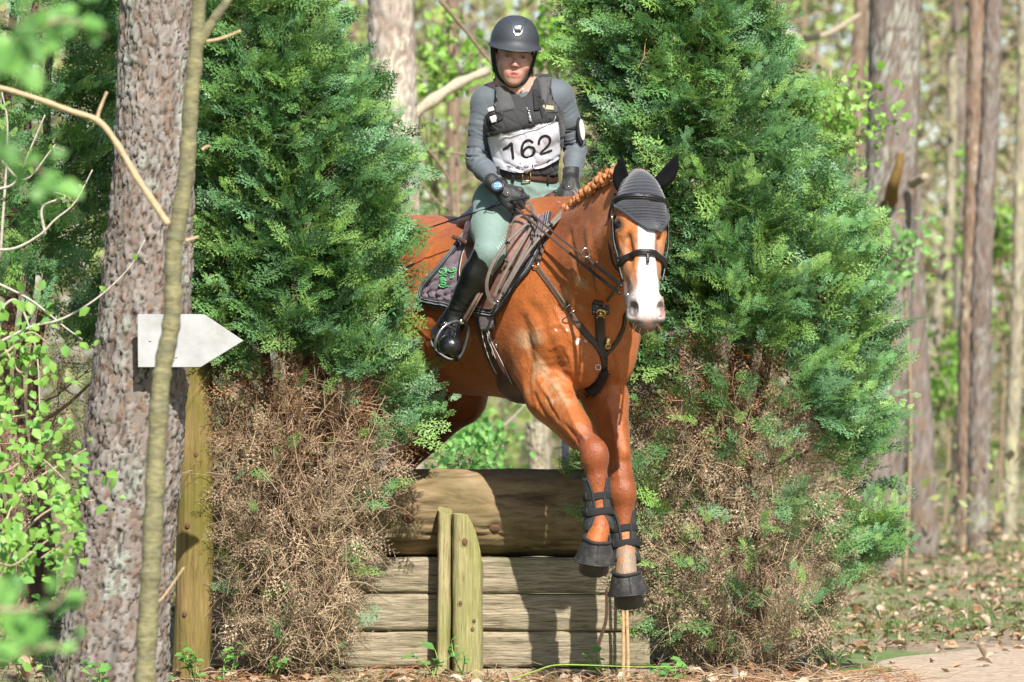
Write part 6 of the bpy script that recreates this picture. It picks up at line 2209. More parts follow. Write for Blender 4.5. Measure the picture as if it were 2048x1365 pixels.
# slender sapling in front
sap = empty('sapling', P(290, 1400, 16.0))
tag(sap, 'slim olive green sapling growing in front of the arrow sign', 'tree')
sap_m = mat('sapling_bark', (.185, .168, .082), rough=.85, var=.35, vscale=9, bump=.4, bscale=50, stretch=(1, 1, 2.2), col2=(.11, .105, .06), mix=.54)
DS = 16.0
def stem(pts, r0, r1, name, m, parent, n=10, seg=14, wob=.0):
    c_ = catmull([P(*p) if len(p) == 3 else P(*p, DS) for p in pts], n)
    k = len(c_)
    r_ = np.linspace(r0, r1, k) * (1 + .10 * np.sin(np.arange(k) * .9) * np.sin(np.arange(k) * .23 + 1) + .06 * (fbm(np.stack([np.arange(k) * .35, np.zeros(k), np.zeros(k)], 1), 3, 2) - .5))
    b = MB(); b.tube(c_, r_, seg); return b.build(name, m, parent)
stem([(286, 1480), (290, 1365), (298, 1200), (304, 1100), (311, 950), (319, 800), (327, 730), (341, 660), (346, 590), (347, 500), (357, 445), (374, 330), (382, 200), (392, 100), (398, 0), (404, -200), (430, -900)], .034, .022, 'stem', sap_m, sap, 12)
twig_m = mat('sapling_twig', (.40, .29, .17), rough=.7, var=.2, vscale=30, bump=.2, bscale=80)
stem([(391, 105), (408, 70), (438, 25), (470, -20), (540, -140), (600, -500)], .020, .008, 'branch', sap_m, sap)
stem([(337, 450), (310, 410), (270, 350), (235, 290), (197, 243), (140, 222), (80, 200), (0, 176), (-120, 150)], .012, .0075, 'branch', twig_m, sap)
stem([(193, 243), (200, 218), (214, 184)], .007, .004, 'twig', twig_m, sap)
stem([(400, 85), (440, 78), (482, 62)], .006, .004, 'twig', twig_m, sap)
stem([(372, 482), (385, 478), (397, 474)], .0065, .004, 'twig', twig_m, sap)
stem([(404, 300), (412, 294), (420, 292)], .0055, .003, 'twig', twig_m, sap)
stem([(306, 1215), (330, 1190), (368, 1135)], .0055, .003, 'twig', twig_m, sap)
# ------------------------------------------------------------------ conifers: flat scale-leaf sprays on twigs
def spray_template(seed, nb=9, nodes=4, narrow=1.0, curl=0.0):
    """one flat spray, length 1 along x, in the xy plane; returns verts (n,3) and triangles"""
    r = np.random.default_rng(seed)
    v, t = [], []
    def tri(a, b, c):
        k = len(v); v.extend([a, b, c]); t.append((k, k + 1, k + 2))
    def axis_pt(s):
        return np.array([s, .05 * math.sin(s * 3 + seed), -.10 * s * s + curl * .25 * s * s])
    for k in range(nb * 2):
        sd = 1 if k % 2 else -1
        s0 = .08 + .86 * (k / (nb * 2 - 1)) + r.uniform(-.015, .015)
        L = (.42 * (1 - s0) ** .75 + .07) * r.uniform(.75, 1.15) * (.6 + .4 * min(1, s0 * 5))
        ang = R(52 - 14 * s0 + r.uniform(-9, 9))
        d = np.array([math.cos(ang), sd * math.sin(ang), r.uniform(-.22, .12)])
        p0 = axis_pt(s0)
        n = np.array([-d[1], d[0], 0])
        bend = r.uniform(-.15, .05) - curl * .5
        def bp(u):
            return p0 + d * L * u + np.array([.12 * L * u * u, 0, bend * L * u * u])
        w = .040 * narrow
        for m in range(nodes):
            u0 = .12 + .80 * m / nodes
            lw = (L * .34 * (1 - .55 * u0) + .018) * r.uniform(.8, 1.2) * narrow
            for q in (-1, 1):
                a = bp(u0); b = bp(min(1, u0 + .20))
                tip = bp(min(1.0, u0 + .26)) + n * q * lw * .62 + np.array([0, 0, r.uniform(-.02, .02)])
                tri(a - n * q * w * .12, b, tip)
        tri(bp(.80) - n * w * .35, bp(1.06), bp(.80) + n * w * .35)
        tri(bp(0) - n * w * .14, bp(.9), bp(0) + n * w * .14)
    for k in range(5):
        a, b = axis_pt(k / 5), axis_pt((k + 1) / 5)
        wv = np.array([0, .010, 0]) * (1 - k / 6)
        tri(a - wv, b, a + wv)
    v = np.array(v); v[:, 2] += .05 * np.sin(v[:, 1] * 6)
    return v, np.array(t)
T_GREEN = [spray_template(s, 8, 2, 1.45) for s in range(6)]
T_DEEP = [spray_template(20 + s, 6, 2, 1.5) for s in range(3)]
T_DEAD = [spray_template(40 + s, 5, 2, .62, -.6) for s in range(4)]

def place_sprays(tmpl, pos, dirs, up, scale, col, colj=.12, rngs=None):
    """realise sprays: local x -> dirs, local z -> up (made orthogonal)"""
    x = dirs / np.linalg.norm(dirs, axis=1, keepdims=True)
    z = up - (up * x).sum(1, keepdims=True) * x
    z /= np.maximum(np.linalg.norm(z, axis=1, keepdims=True), 1e-9)
    y = np.cross(z, x)
    out_v, out_t, out_c, n0 = [], [], [], 0
    which = rngs.integers(0, len(tmpl), len(pos))
    for k, (tv, tt) in enumerate(tmpl):
        m = np.where(which == k)[0]
        if not len(m):
            continue
        L = tv[None] * scale[m][:, None, None]
        w = pos[m][:, None] + L[..., 0:1] * x[m][:, None] + L[..., 1:2] * y[m][:, None] + L[..., 2:3] * z[m][:, None]
        out_v.append(w.reshape(-1, 3))
        out_t.append((tt[None] + (np.arange(len(m)) * len(tv))[:, None, None]).reshape(-1, 3) + n0)
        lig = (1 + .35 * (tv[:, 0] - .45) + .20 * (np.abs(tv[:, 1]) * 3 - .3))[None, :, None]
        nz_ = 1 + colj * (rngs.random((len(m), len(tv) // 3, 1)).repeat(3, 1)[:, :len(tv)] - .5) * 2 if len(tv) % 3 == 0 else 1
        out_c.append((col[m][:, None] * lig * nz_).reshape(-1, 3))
        n0 += len(m) * len(tv)
    return np.concatenate(out_v), np.concatenate(out_t), np.concatenate(out_c)

leaf_m = mat('conifer_foliage', (.08, .16, .05), rough=.48, var=.12, vscale=30, attr=True, trans=.27, spec=.42)
dead_m = mat('dead_foliage', (.3, .2, .1), rough=.8, var=.15, vscale=30, attr=True, trans=.12, spec=.2)
twigm = mat('conifer_twig', (.3, .2, .1), rough=.8, var=.2, vscale=30, attr=True, spec=.2)
ctrunk_m = mat('conifer_trunk', (.16, .10, .07), rough=.9, var=.4, vscale=20, bump=.6, bscale=60, stretch=(1, 1, .2))

GREENS = np.array([[.112, .235, .068], [.122, .265, .098], [.170, .300, .068], [.200, .335, .095], [.072, .160, .055], [.130, .260, .122]])
DEADS = np.array([[.32, .195, .115], [.42, .29, .185], [.36, .165, .080], [.24, .135, .075], [.48, .37, .26]])

def conifer(label, prof, d0, depth, dead_line, seed, nspray, ntwig, group=None, patch=1.7, stray=.02, back=.25, nobj=150, scale=(.09, .17), tint=1.0):
    """prof: [(py, left px, right px)] outline at depth d0; dead_line(px, py) -> 0 green .. 1 dead"""
    r = np.random.default_rng(seed)
    prof = np.array(sorted(prof))
    ys = prof[:, 0]
    def sect(py):
        l = np.interp(py, ys, prof[:, 1]); rr = np.interp(py, ys, prof[:, 2])
        return (l + rr) / 2, (rr - l) / 2
    yb = ys[-1]
    cbx = (prof[-1, 1] + prof[-1, 2]) / 2
    root = empty('conifer', P(cbx, 745 + 1.2 * FPX / d0, d0))
    tag(root, label, 'conifer', group)
    # trunk and limbs
    tp = [P(sect(y)[0] + 12 * math.sin(y * .01 + seed), y, d0) for y in np.linspace(745 + 1.25 * FPX / d0, ys[0] - 80, 9)]
    for q_, (ox, oy, rr0) in enumerate(((0, 0, .042), (-.16, .10, .028), (.19, .06, .030), (.08, .16, .026))):
        b = MB(); b.tube(catmull([p + V(ox * (.45 + .55 * k / 8), oy, 0) for k, p in enumerate(tp)], 6), np.linspace(rr0, .014, 49), 8); b.build('trunk', ctrunk_m, root)
    def sample(n, edge=.72, ylo=None, yhi=None):
        py = r.uniform(ys[0] - 40 if ylo is None else ylo, yb if yhi is None else yhi, n * 3)
        c, hw = sect(py)
        keep = r.random(n * 3) < hw / hw.max()
        py, c, hw = py[keep][:n], c[keep][:n], hw[keep][:n]
        m = len(py)
        front = r.random(m) > back
        phi = np.where(front, r.uniform(-math.pi * .98, -.02 * math.pi, m), r.uniform(0, math.pi, m))
        rho = edge + (1 - edge) * r.random(m) ** .8
        bump = .76 + .46 * fbm(np.stack([np.cos(phi) * 2.2 + seed, np.sin(phi) * 2.2, py * .009], 1), seed, 3)
        px = c + hw * np.cos(phi) * rho * bump
        dd = d0 + depth * np.sin(phi) * rho * bump * np.clip(hw / hw.max() * 1.2, .3, 1)
        s = dd / FPX
        pos = np.stack([(px - 1024) * s, dd, CAM_Z + (HOR - py) * s], 1)
        out = np.stack([np.cos(phi), np.sin(phi) * .8, np.zeros(m)], 1)
        return pos, out, px, py, rho, c, hw
    for k in range(26):
        pos, out, px, py, rho, c, hw = sample(1, .8)
        if not len(px):
            continue
        if dead_line(px[0], py[0]) > .4 and r.random() < .5:
            continue
        e = Vector(pos[0]); s_ = P(c[0], min(py[0] + 120, yb + 40), d0)
        mid = s_.lerp(e, .5) + V(0, 0, -.05)
        b = MB(); b.tube(catmull([s_, mid, e], 6), np.linspace(.013, .004, 13), 6, col=(.24, .16, .10)); b.build('limb', twigm, root)
    # live sprays in tufts: several sprays share a twig
    nt_ = nspray // 5
    pos, out, px, py, rho, c, hw = sample(nt_, .62)
    m = len(px)
    dz = np.array([dead_line(a, b_) for a, b_ in zip(px, py)]) + (fbm(np.stack([px * .012, py * .012, px * 0], 1), seed + 5, 3) - .5) * patch
    tw_dir = out * r.uniform(.6, 1.1, (m, 1)) + np.array([0, 0, 1]) * r.uniform(.15, .75, (m, 1)) + r.normal(0, .25, (m, 3))
    tw_dir /= np.linalg.norm(tw_dir, axis=1, keepdims=True)
    tint_t = np.array(GREENS)[r.integers(0, len(GREENS), m)] * (1 + .45 * (fbm(pos * 3.0, seed + 2, 3) - .5))[:, None] * tint
    dead_t = np.array(DEADS)[r.integers(0, len(DEADS), m)]
    P_, D_, U_, S_, C_, K_, F_ = [], [], [], [], [], [], []
    for k in range(6):
        o_ = tw_dir * ((k - 1.5) * .030) + r.normal(0, .012, (m, 3))
        side = np.cross(tw_dir, np.array([0, 0, 1.0])); side /= np.maximum(np.linalg.norm(side, axis=1, keepdims=True), 1e-6)
        a = (1 if k % 2 else -1) * r.uniform(.2, .75, (m, 1))
        d = tw_dir + side * a + np.array([0, 0, 1]) * r.normal(-.05, .22, (m, 1))
        u = np.array([.12, 0, .75]) + out * .45 + r.normal(0, .38, (m, 3)) - np.array([0, 1.0, 0]) * r.uniform(.1, .9, (m, 1))
        P_.append(pos + o_); D_.append(d); U_.append(u)
        S_.append(r.uniform(*scale, m) * (1.15 if k == 5 else 1)); C_.append(tint_t * r.uniform(.82, 1.18, (m, 1))); K_.append(dz); F_.append(pos[:, 1])
    P_, D_, U_, S_, C_, K_, F_ = map(np.concatenate, (P_, D_, U_, S_, C_, K_, F_))
    # feathery leading shoots that break the outline
    pos, out, px, py, rho, c, hw = sample(nspray // 16, 1.0)
    m = len(px)
    dzz = np.array([dead_line(a, b_) for a, b_ in zip(px, py)])
    sdv = out * r.uniform(.5, 1.0, (m, 1)) + np.array([0, 0, 1]) * r.uniform(.35, 1.0, (m, 1)) + r.normal(0, .15, (m, 3)); sdv /= np.linalg.norm(sdv, axis=1, keepdims=True)
    ln = r.uniform(.14, .34, m)[:, None]
    tn = GREENS[r.integers(0, 6, m)] * tint * 1.08
    for k in range(8):
        t = k / 7
        o_ = sdv * ln * (t - .25) + np.array([0, 0, -.25]) * ln * t * t
        side = np.cross(sdv, np.array([0, -.7, .7])); side /= np.maximum(np.linalg.norm(side, axis=1, keepdims=True), 1e-6)
        d = sdv + side * ((1 if k % 2 else -1) * (.95 - .6 * t) if k < 7 else 0) + r.normal(0, .1, (m, 3))
        P_ = np.concatenate([P_, pos + o_]); D_ = np.concatenate([D_, d]); U_ = np.concatenate([U_, np.array([.1, -.8, .6]) + r.normal(0, .25, (m, 3))])
        S_ = np.concatenate([S_, r.uniform(.06, .10, m) * (1.1 - .5 * t)]); C_ = np.concatenate([C_, tn * (1 + .25 * t)]); K_ = np.concatenate([K_, dzz]); F_ = np.concatenate([F_, pos[:, 1]])
    live = (K_ < .5) | (np.repeat(r.random(len(K_) // 2 + 1) < stray, 2)[:len(K_)] & (K_ < 1.2))
    # largest seen ones as pieces of their own
    idx = np.where(live)[0]
    pick = idx[np.argsort(F_[idx] - S_[idx] * 6)[:nobj * 3]]
    pick = r.permutation(pick)[:nobj]
    rest = np.setdiff1d(idx, pick)
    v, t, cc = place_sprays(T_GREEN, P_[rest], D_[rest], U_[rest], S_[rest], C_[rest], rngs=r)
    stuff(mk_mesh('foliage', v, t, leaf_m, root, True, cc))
    shared = []
    for q in range(8):
        tv, tt = T_GREEN[q % 6]
        col = GREENS[q % 6] * tint * (1 + .35 * (tv[:, 0:1] - .45))
        o = mk_mesh('spray', tv, tt, leaf_m, root, True, col)
        shared.append(o)
    for k, i_ in enumerate(pick):
        o = shared[k] if k < 8 else shared[k % 8].copy()
        if k >= 8:
            COL.objects.link(o)
        x = Vector(D_[i_]).normalized(); z = Vector(U_[i_]); z = (z - x * z.dot(x)).normalized(); y = z.cross(x)
        M_ = Matrix((x, y, z)).transposed().to_4x4() @ Matrix.Diagonal((S_[i_],) * 3 + (1,)) 
        M_.translation = Vector(P_[i_])
        o.parent = root
        o.matrix_basis = M_
    # inner, coarser sprays fill the shade
    pos, out, px, py, rho, c, hw = sample(nspray // 4, .25)
    m = len(px)
    dz = np.array([dead_line(a, b_) for a, b_ in zip(px, py)]) + r.normal(0, .2, m)
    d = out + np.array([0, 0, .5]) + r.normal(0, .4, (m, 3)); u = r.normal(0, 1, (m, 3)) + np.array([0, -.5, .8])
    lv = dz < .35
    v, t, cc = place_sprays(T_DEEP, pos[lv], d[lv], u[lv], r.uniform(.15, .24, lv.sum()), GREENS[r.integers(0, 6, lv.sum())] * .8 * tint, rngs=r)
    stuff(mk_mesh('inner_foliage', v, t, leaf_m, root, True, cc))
    # dead brown sprays, in clumps
    pos, out, px, py, rho, c, hw = sample(int(nspray * (.60 if seed == 1 else 1.15)), .30)
    m = len(px)
    dz = np.array([dead_line(a, b_) for a, b_ in zip(px, py)]) + (fbm(np.stack([px * .012, py * .012, px * 0], 1), seed + 5, 3) - .5) * patch * .9
    cl = fbm(np.stack([px * .022, py * .022, pos[:, 1] * 3], 1), seed + 15, 3)
    kk = ((dz > .42) | (r.random(m) < .08)) & (cl > r.uniform(.34, .60, m))
    low = np.clip((py - 800) / 400, 0, 1)
    kk &= r.random(m) > low * .40
    pos, out, px, py, cl = pos[kk], out[kk], px[kk], py[kk], cl[kk]; m = len(px)
    d = out * .7 + np.array([0, 0, 1]) * r.uniform(-.8, .4, (m, 1)) + r.normal(0, .35, (m, 3)); u = r.normal(0, .7, (m, 3)) + np.array([0, -.9, .5])
    w_ = np.clip((py - 740) / 230, 0, 1)[:, None]
    hue = (fbm(np.stack([px * .015, py * .015, px * 0], 1), seed + 25, 2) > .5).astype(int)
    cd = DEADS[np.where(r.random(m) < .6, 1 + hue, r.integers(0, 5, m))] * (1 - w_ * .75) + np.array([.46, .37, .26]) * w_ * .75
    cd = cd * r.uniform(.75, 1.2, (m, 1))
    v, t, cc = place_sprays(T_DEAD, pos, d, u, r.uniform(.07, .15, m), cd, rngs=r)
    stuff(mk_mesh('dead_foliage', v, t, dead_m, root, True, cc))
    # dead branches: an arching stem with side twigs
    pos, out, px, py, rho, c, hw = sample(ntwig // 25, .86)
    m = len(px)
    dz = np.array([dead_line(a, b_) for a, b_ in zip(px, py)]) + r.normal(0, .15, m)
    kk = dz > .40
    pos, out, px, py, c = pos[kk], out[kk], px[kk], py[kk], c[kk]; m = len(px)
    pyb = np.minimum(py + r.uniform(60, 260, m), yb + 30)
    stt = np.stack([(c + (px - c) * .25 - 1024) * d0 / FPX + r.normal(0, .05, m), d0 + (pos[:, 1] - d0) * .2, CAM_Z + (HOR - pyb) * d0 / FPX], 1)
    ctl = (stt + pos) / 2 + r.normal(0, .05, (m, 3)) + np.array([0, 0, -.06]) + out * .06
    t8 = np.linspace(0, 1, 10)[None, :, None]
    main = stt[:, None] * (1 - t8) ** 2 + 2 * ctl[:, None] * t8 * (1 - t8) + pos[:, None] * t8 ** 2 + np.cumsum(r.normal(0, .006, (m, 10, 3)), 1)
    b = MB()
    tan_ = np.array([.43, .33, .215]); rust = np.array([.27, .15, .085])
    mixw = np.clip((py - 740) / 220, 0, 1)[:, None]
    cm = (rust * (1 - mixw) + tan_ * mixw) * r.uniform(.55, 1.25, (m, 1))
    strands(b, main, r.uniform(.0032, .0066, (m, 1)), .0014, cm, seg=3)
    sp_, sc_ = [], []
    for k in range(16):
        i_ = r.integers(3, 10, m)
        p0 = main[np.arange(m), i_]
        tg = main[np.arange(m), np.minimum(i_ + 1, 9)] - main[np.arange(m), i_ - 1]; tg /= np.maximum(np.linalg.norm(tg, axis=1, keepdims=True), 1e-9)
        dv = tg * r.uniform(.3, 1, (m, 1)) + r.normal(0, .55, (m, 3)) + np.array([0, -.15, .1]); dv /= np.linalg.norm(dv, axis=1, keepdims=True)
        ln = r.uniform(.04, .17, (m, 1, 1)); t5 = np.linspace(0, 1, 6)[None, :, None]
        pth = p0[:, None] + dv[:, None] * t5 * ln + np.array([0, 0, 1.]) * r.uniform(-.5, .35, (m, 1, 1)) * t5 ** 2 * ln + np.cumsum(r.normal(0, .03, (m, 6, 3)), 1) * ln
        sp_.append(pth); sc_.append(cm * r.uniform(.8, 1.25, (m, 1)))
    sp_, sc_ = np.concatenate(sp_), np.concatenate(sc_)
    strands(b, sp_, r.uniform(.0014, .0026, (len(sp_), 1)), .0007, sc_)
    stuff(b.build('dead_branches', twigm, root))
    kk = r.random(len(sp_)) < .30
    e_ = sp_[kk]
    v, t, cc = place_sprays(T_DEAD, e_[:, 4], e_[:, 5] - e_[:, 3] + 1e-6, r.normal(0, .5, (len(e_), 3)) + np.array([0, -.9, .5]), r.uniform(.05, .09, len(e_)), sc_[kk], rngs=r)
    stuff(mk_mesh('dead_sprays', v, t, dead_m, root, True, cc))
    # loose bare twigs
    pos, out, px, py, rho, c, hw = sample(ntwig // 4, .35)
    m = len(px)
    dz = np.array([dead_line(a, b_) for a, b_ in zip(px, py)]) + r.normal(0, .25, m)
    kk = (dz > .35) | (r.random(m) < .12)
    pos, out, px, py = pos[kk], out[kk], px[kk], py[kk]; m = len(px)
    d = out * r.uniform(.3, 1.0, (m, 1)) + np.array([0, 0, 1]) * r.uniform(-.5, 1.0, (m, 1)) + r.normal(0, .35, (m, 3))
    d /= np.linalg.norm(d, axis=1, keepdims=True)
    L = r.uniform(.08, .30, m)[:, None, None]
    t_ = np.linspace(-.4, .6, 6)[None, :, None]
    wig = np.cumsum(r.normal(0, .05, (m, 6, 3)), 1)
    paths = pos[:, None] + d[:, None] * t_ * L + wig * L * .9 + np.array([0, 0, -.3]) * (t_ + .4) ** 2 * L
    cols = DEADS[r.integers(0, 5, m)] * .5 + np.array([.44, .33, .22]) * .5
    b = MB(); strands(b, paths, r.uniform(.0014, .0028, (m, 1)), .0007, cols * r.uniform(.6, 1.1, (m, 1)))
    stuff(b.build('bare_twigs', twigm, root))
    return root

def clampf(x):
    return max(0.0, min(1.0, x))
def dead_left(px, py):
    lim = 730 + 190 * clampf((px - 720) / 90) - 110 * clampf((480 - px) / 100) + 20 * math.sin(px * .03)
    return clampf((py - lim) / 90 + .5) * (1 if py < 820 else 1)
def dead_right(px, py):
    g = clampf((px - 1560) / 160)
    lim = 700 + 330 * g - 40 * clampf((1330 - px) / 80)
    return clampf((py - lim) / 150 + .5) * (1 - .50 * g) * .95
def dead_back(px, py):
    return clampf((py - (640 + 120 * clampf((px - 100) / 150))) / 120 + .5)
conifer('tall conifer left of the jump, green above and dried brown at the bottom',
        [(-120, 400, 560), (0, 392, 600), (100, 388, 645), (200, 385, 690), (330, 385, 755), (470, 378, 755), (600, 378, 750), (720, 380, 752), (830, 385, 795), (900, 395, 808), (1000, 400, 772), (1100, 420, 745), (1200, 445, 715), (1310, 500, 680)],
        20.02, .30, dead_left, 1, 5200, 10000, patch=1.15)
conifer('broad conifer right of the jump, brown patches inside its green shell',
        [(-160, 1210, 1440), (0, 1195, 1480), (100, 1205, 1510), (200, 1215, 1550), (300, 1220, 1590), (400, 1225, 1645), (500, 1225, 1690), (650, 1225, 1720), (800, 1205, 1735), (880, 1165, 1735), (950, 1160, 1735), (1050, 1185, 1740), (1150, 1235, 1715), (1240, 1300, 1660), (1320, 1340, 1560)],
        20.52, .50, dead_right, 2, 6900, 9000, patch=1.5, stray=.10)
conifer('shaded conifer growing behind the thick pine trunk',
        [(-120, -200, 250), (0, -200, 255), (200, -200, 250), (500, -200, 240), (700, -200, 230), (900, -180, 215), (1050, -120, 200)],
        21.3, .5, dead_back, 3, 1900, 1200, back=.1, nobj=80, tint=1.25)
# ------------------------------------------------------------------ wood behind, undergrowth, foreground leaves
def leaf_batch(mb, pos, dirs, up, size, col, width=.55, fold=.15, pts=6):
    """folded leaf blades: 4 triangles each"""
    x = dirs / np.maximum(np.linalg.norm(dirs, axis=1, keepdims=True), 1e-9)
    z = up - (up * x).sum(1, keepdims=True) * x; z /= np.maximum(np.linalg.norm(z, axis=1, keepdims=True), 1e-9)
    y = np.cross(z, x)
    n = len(pos); s = np.reshape(size, (-1, 1)) * np.ones((n, 1))
    loc = [(0, 0, 0), (.38, width * .5, fold), (.78, width * .36, fold * .8), (1.0, 0, -.12), (.78, -width * .36, fold * .8), (.38, -width * .5, fold), (.5, 0, 0)]
    v = np.stack([pos + s * (a * x + b * y + c * z) for a, b, c in loc], 1)
    t = np.array([(0, 6, 1), (1, 6, 2), (2, 6, 3), (3, 6, 4), (4, 6, 5), (5, 6, 0)])
    tt = (t[None] + (np.arange(n) * 7)[:, None, None]).reshape(-1, 3)
    mb.add(v.reshape(-1, 3), None, tt, np.repeat(np.asarray(col) * np.ones((n, 3)), 7, 0))

fresh_m = mat('fresh_leaf', (.2, .4, .06), rough=.45, var=.10, vscale=30, attr=True, trans=.45, spec=.4)
wood_m = mat('woodland_twig', (.25, .19, .12), rough=.85, var=.25, vscale=20, attr=True, spec=.2)
rw_ = np.random.default_rng(21)
PAL_GREY = dict(plate=(.165, .135, .118), rust=(.18, .115, .08), grey=(.205, .18, .165), lichen=(.27, .28, .23), crack=(.10, .075, .06))
PAL_PINE = dict(plate=(.20, .145, .105), rust=(.22, .135, .09), grey=(.23, .18, .145), lichen=(.36, .30, .22), crack=(.16, .09, .055))
PAL_PALE = dict(plate=(.31, .255, .215), rust=(.31, .22, .17), grey=(.35, .31, .275), lichen=(.44, .42, .34), crack=(.22, .16, .12))
PAL_BIRCH = dict(plate=(.28, .25, .175), rust=(.20, .17, .115), grey=(.33, .30, .235), lichen=(.40, .40, .22), crack=(.18, .15, .11))
def tree(name, label, pts, r0, r1, pal, seed, group=None, nu=48, nv=170, d=None):
    """pts from base up: (px, py) at depth d"""
    root = empty(name, P(pts[0][0], pts[0][1], d))
    tag(root, label, 'tree', group)
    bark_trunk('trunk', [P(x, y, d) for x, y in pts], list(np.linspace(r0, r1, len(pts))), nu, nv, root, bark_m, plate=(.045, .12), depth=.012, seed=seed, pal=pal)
    return root
def base_y(d):
    return 745 + 1.25 * FPX / d
def crown(root, cpx, cpy, d, spread, n, size, cols, seed, name='leaves', twigs=10, tr=None):
    r = np.random.default_rng(seed)
    c = npa(P(cpx, cpy, d)); s = d / FPX
    tips = c + r.normal(0, 1, (twigs, 3)) * np.array([spread[0] * s, .5, spread[1] * s]) * .6
    start = npa(tr) if tr is not None else c + np.array([0, 0, -.3])
    mids = (start + tips) / 2 + r.normal(0, .06, (twigs, 3))
    b = MB()
    paths = np.stack([start * (1 - t) ** 2 + 2 * mids * t * (1 - t) + tips * t * t for t in np.linspace(0, 1, 7)], 1)
    strands(b, paths, .006, .002, np.tile([.20, .15, .10], (twigs, 1)))
    stuff(b.build('twigs', wood_m, root))
    k = r.integers(0, twigs, n); t = r.uniform(.3, 1.05, n)[:, None]
    pos = start * (1 - t) ** 2 + 2 * mids[k] * t * (1 - t) + tips[k] * t * t + r.normal(0, .05, (n, 3)) * (1 + spread[0] * s * .5)
    b = MB(); leaf_batch(b, pos, r.normal(0, 1, (n, 3)) + np.array([0, 0, -.3]), r.normal(0, 1, (n, 3)) + np.array([.2, -.6, 1.0]), r.uniform(*size, n), np.array(cols)[r.integers(0, len(cols), n)] * r.uniform(.8, 1.2, (n, 1)), width=.8)
    stuff(b.build(name, fresh_m, root))
LIME = [(.22, .42, .06), (.28, .48, .09), (.18, .36, .05), (.34, .50, .14)]

# trunks one can tell apart
t1 = tree('pine_tree', 'thick grey brown pine trunk right of the broad conifer, with a stub', [(1738, base_y(30.4)), (1755, 900), (1772, 600), (1786, 250), (1790, 0), (1796, -500), (1800, -1500)], .165, .145, PAL_GREY, 31, d=30.4, nu=72, nv=280)
b = MB(); b.tube(catmull([P(1782, 400, 30.2), P(1786, 372, 30.0), P(1796, 340, 29.95), P(1801, 305, 29.95)], 5), np.linspace(.045, .020, 16), 8, col=(.16, .10, .03)); b.build('branch_stub', wood_m, t1)
b = MB(); b.tube(catmull([P(1824, 368, 30.2), P(1838, 360, 30.1), P(1850, 354, 30.0)], 4), np.linspace(.030, .024, 9), 8, col=(.30, .25, .18)); b.build('cut_branch', wood_m, t1)
tree('pine_tree', 'dark straight pine trunk just right of the thick stubbed pine', [(1847, base_y(32.5)), (1838, 900), (1827, 700), (1816, 450), (1804, 200), (1795, 0), (1770, -800)], .098, .08, PAL_GREY, 32, d=32.5)
tree('pine_tree', 'slim reddish pine trunk near the right edge, left one of a pair', [(1934, base_y(34)), (1936, 800), (1944, 500), (1950, 200), (1954, -200)], .075, .05, PAL_PINE, 33, d=34)
tree('pine_tree', 'slim dark trunk close beside the reddish pine near the right edge', [(1955, base_y(33)), (1960, 800), (1966, 500), (1980, 200), (1996, -200)], .075, .05, PAL_GREY, 34, d=33)
tree('birch_tree', 'mottled birch trunk at the far right edge of the clearing', [(2018, base_y(36)), (2022, 900), (2032, 700), (2036, 500), (2044, 200), (2050, -200)], .055, .035, PAL_BIRCH, 35, d=36)
tree('birch_tree', 'thin leaning pale birch between the dark pine and the slim pair', [(1852, base_y(40)), (1858, 780), (1876, 620), (1890, 540), (1902, 380), (1905, 100)], .06, .035, PAL_BIRCH, 36, d=40)
tree('pine_tree', 'pale sunlit pine trunk rising behind the horse\'s rump and left conifer', [(802, base_y(26)), (800, 900), (798, 700), (792, 400), (785, 150), (782, 0), (776, -600)], .13, .115, PAL_PALE, 37, d=26, nu=72, nv=280)
tree('birch_tree', 'short pale yellow stump of a trunk seen under the horse\'s belly', [(1078, base_y(28)), (1076, 1000), (1074, 900), (1070, 845)], .05, .046, PAL_BIRCH, 38, d=28)
tree('pine_tree', 'orange blurred pine trunk left of the rider\'s helmet', [(912, base_y(38)), (908, 700), (906, 300), (905, 0), (900, -300)], .055, .045, PAL_PINE, 39, d=38)
tree('pine_tree', 'reddish blurred pine trunk between the broad conifer and the stubbed pine', [(1712, base_y(37)), (1706, 600), (1708, 300), (1722, 0), (1735, -300)], .055, .045, PAL_PINE, 40, d=37)
tree('birch_tree', 'pale thin trunk directly right of the rider\'s helmet', [(1085, base_y(33)), (1085, 600), (1088, 300), (1096, 0), (1104, -300)], .055, .04, PAL_BIRCH, 41, d=33)
fb_ = MB(); fb_.tube(catmull([P(812, 240, 27.5), P(860, 205, 27.5), P(915, 168, 27.6), P(975, 142, 27.8)], 7), np.linspace(.038, .024, 22) * (1 + .15 * np.sin(np.arange(22))), 10, col=(.36, .31, .23))
o = fb_.build('broken_branch', wood_m); tag(o, 'pale broken branch leaning across the gap behind the rider', 'branch')
fb_ = MB(); fb_.tube(catmull([P(1530, 40, 34), P(1590, 75, 34), P(1650, 70, 34.2), P(1720, 30, 34.4)], 7), np.linspace(.03, .02, 22), 8, col=(.30, .25, .18))
o = fb_.build('broken_branch', wood_m); tag(o, 'pale bent branch high between the broad conifer and stubbed pine', 'branch')

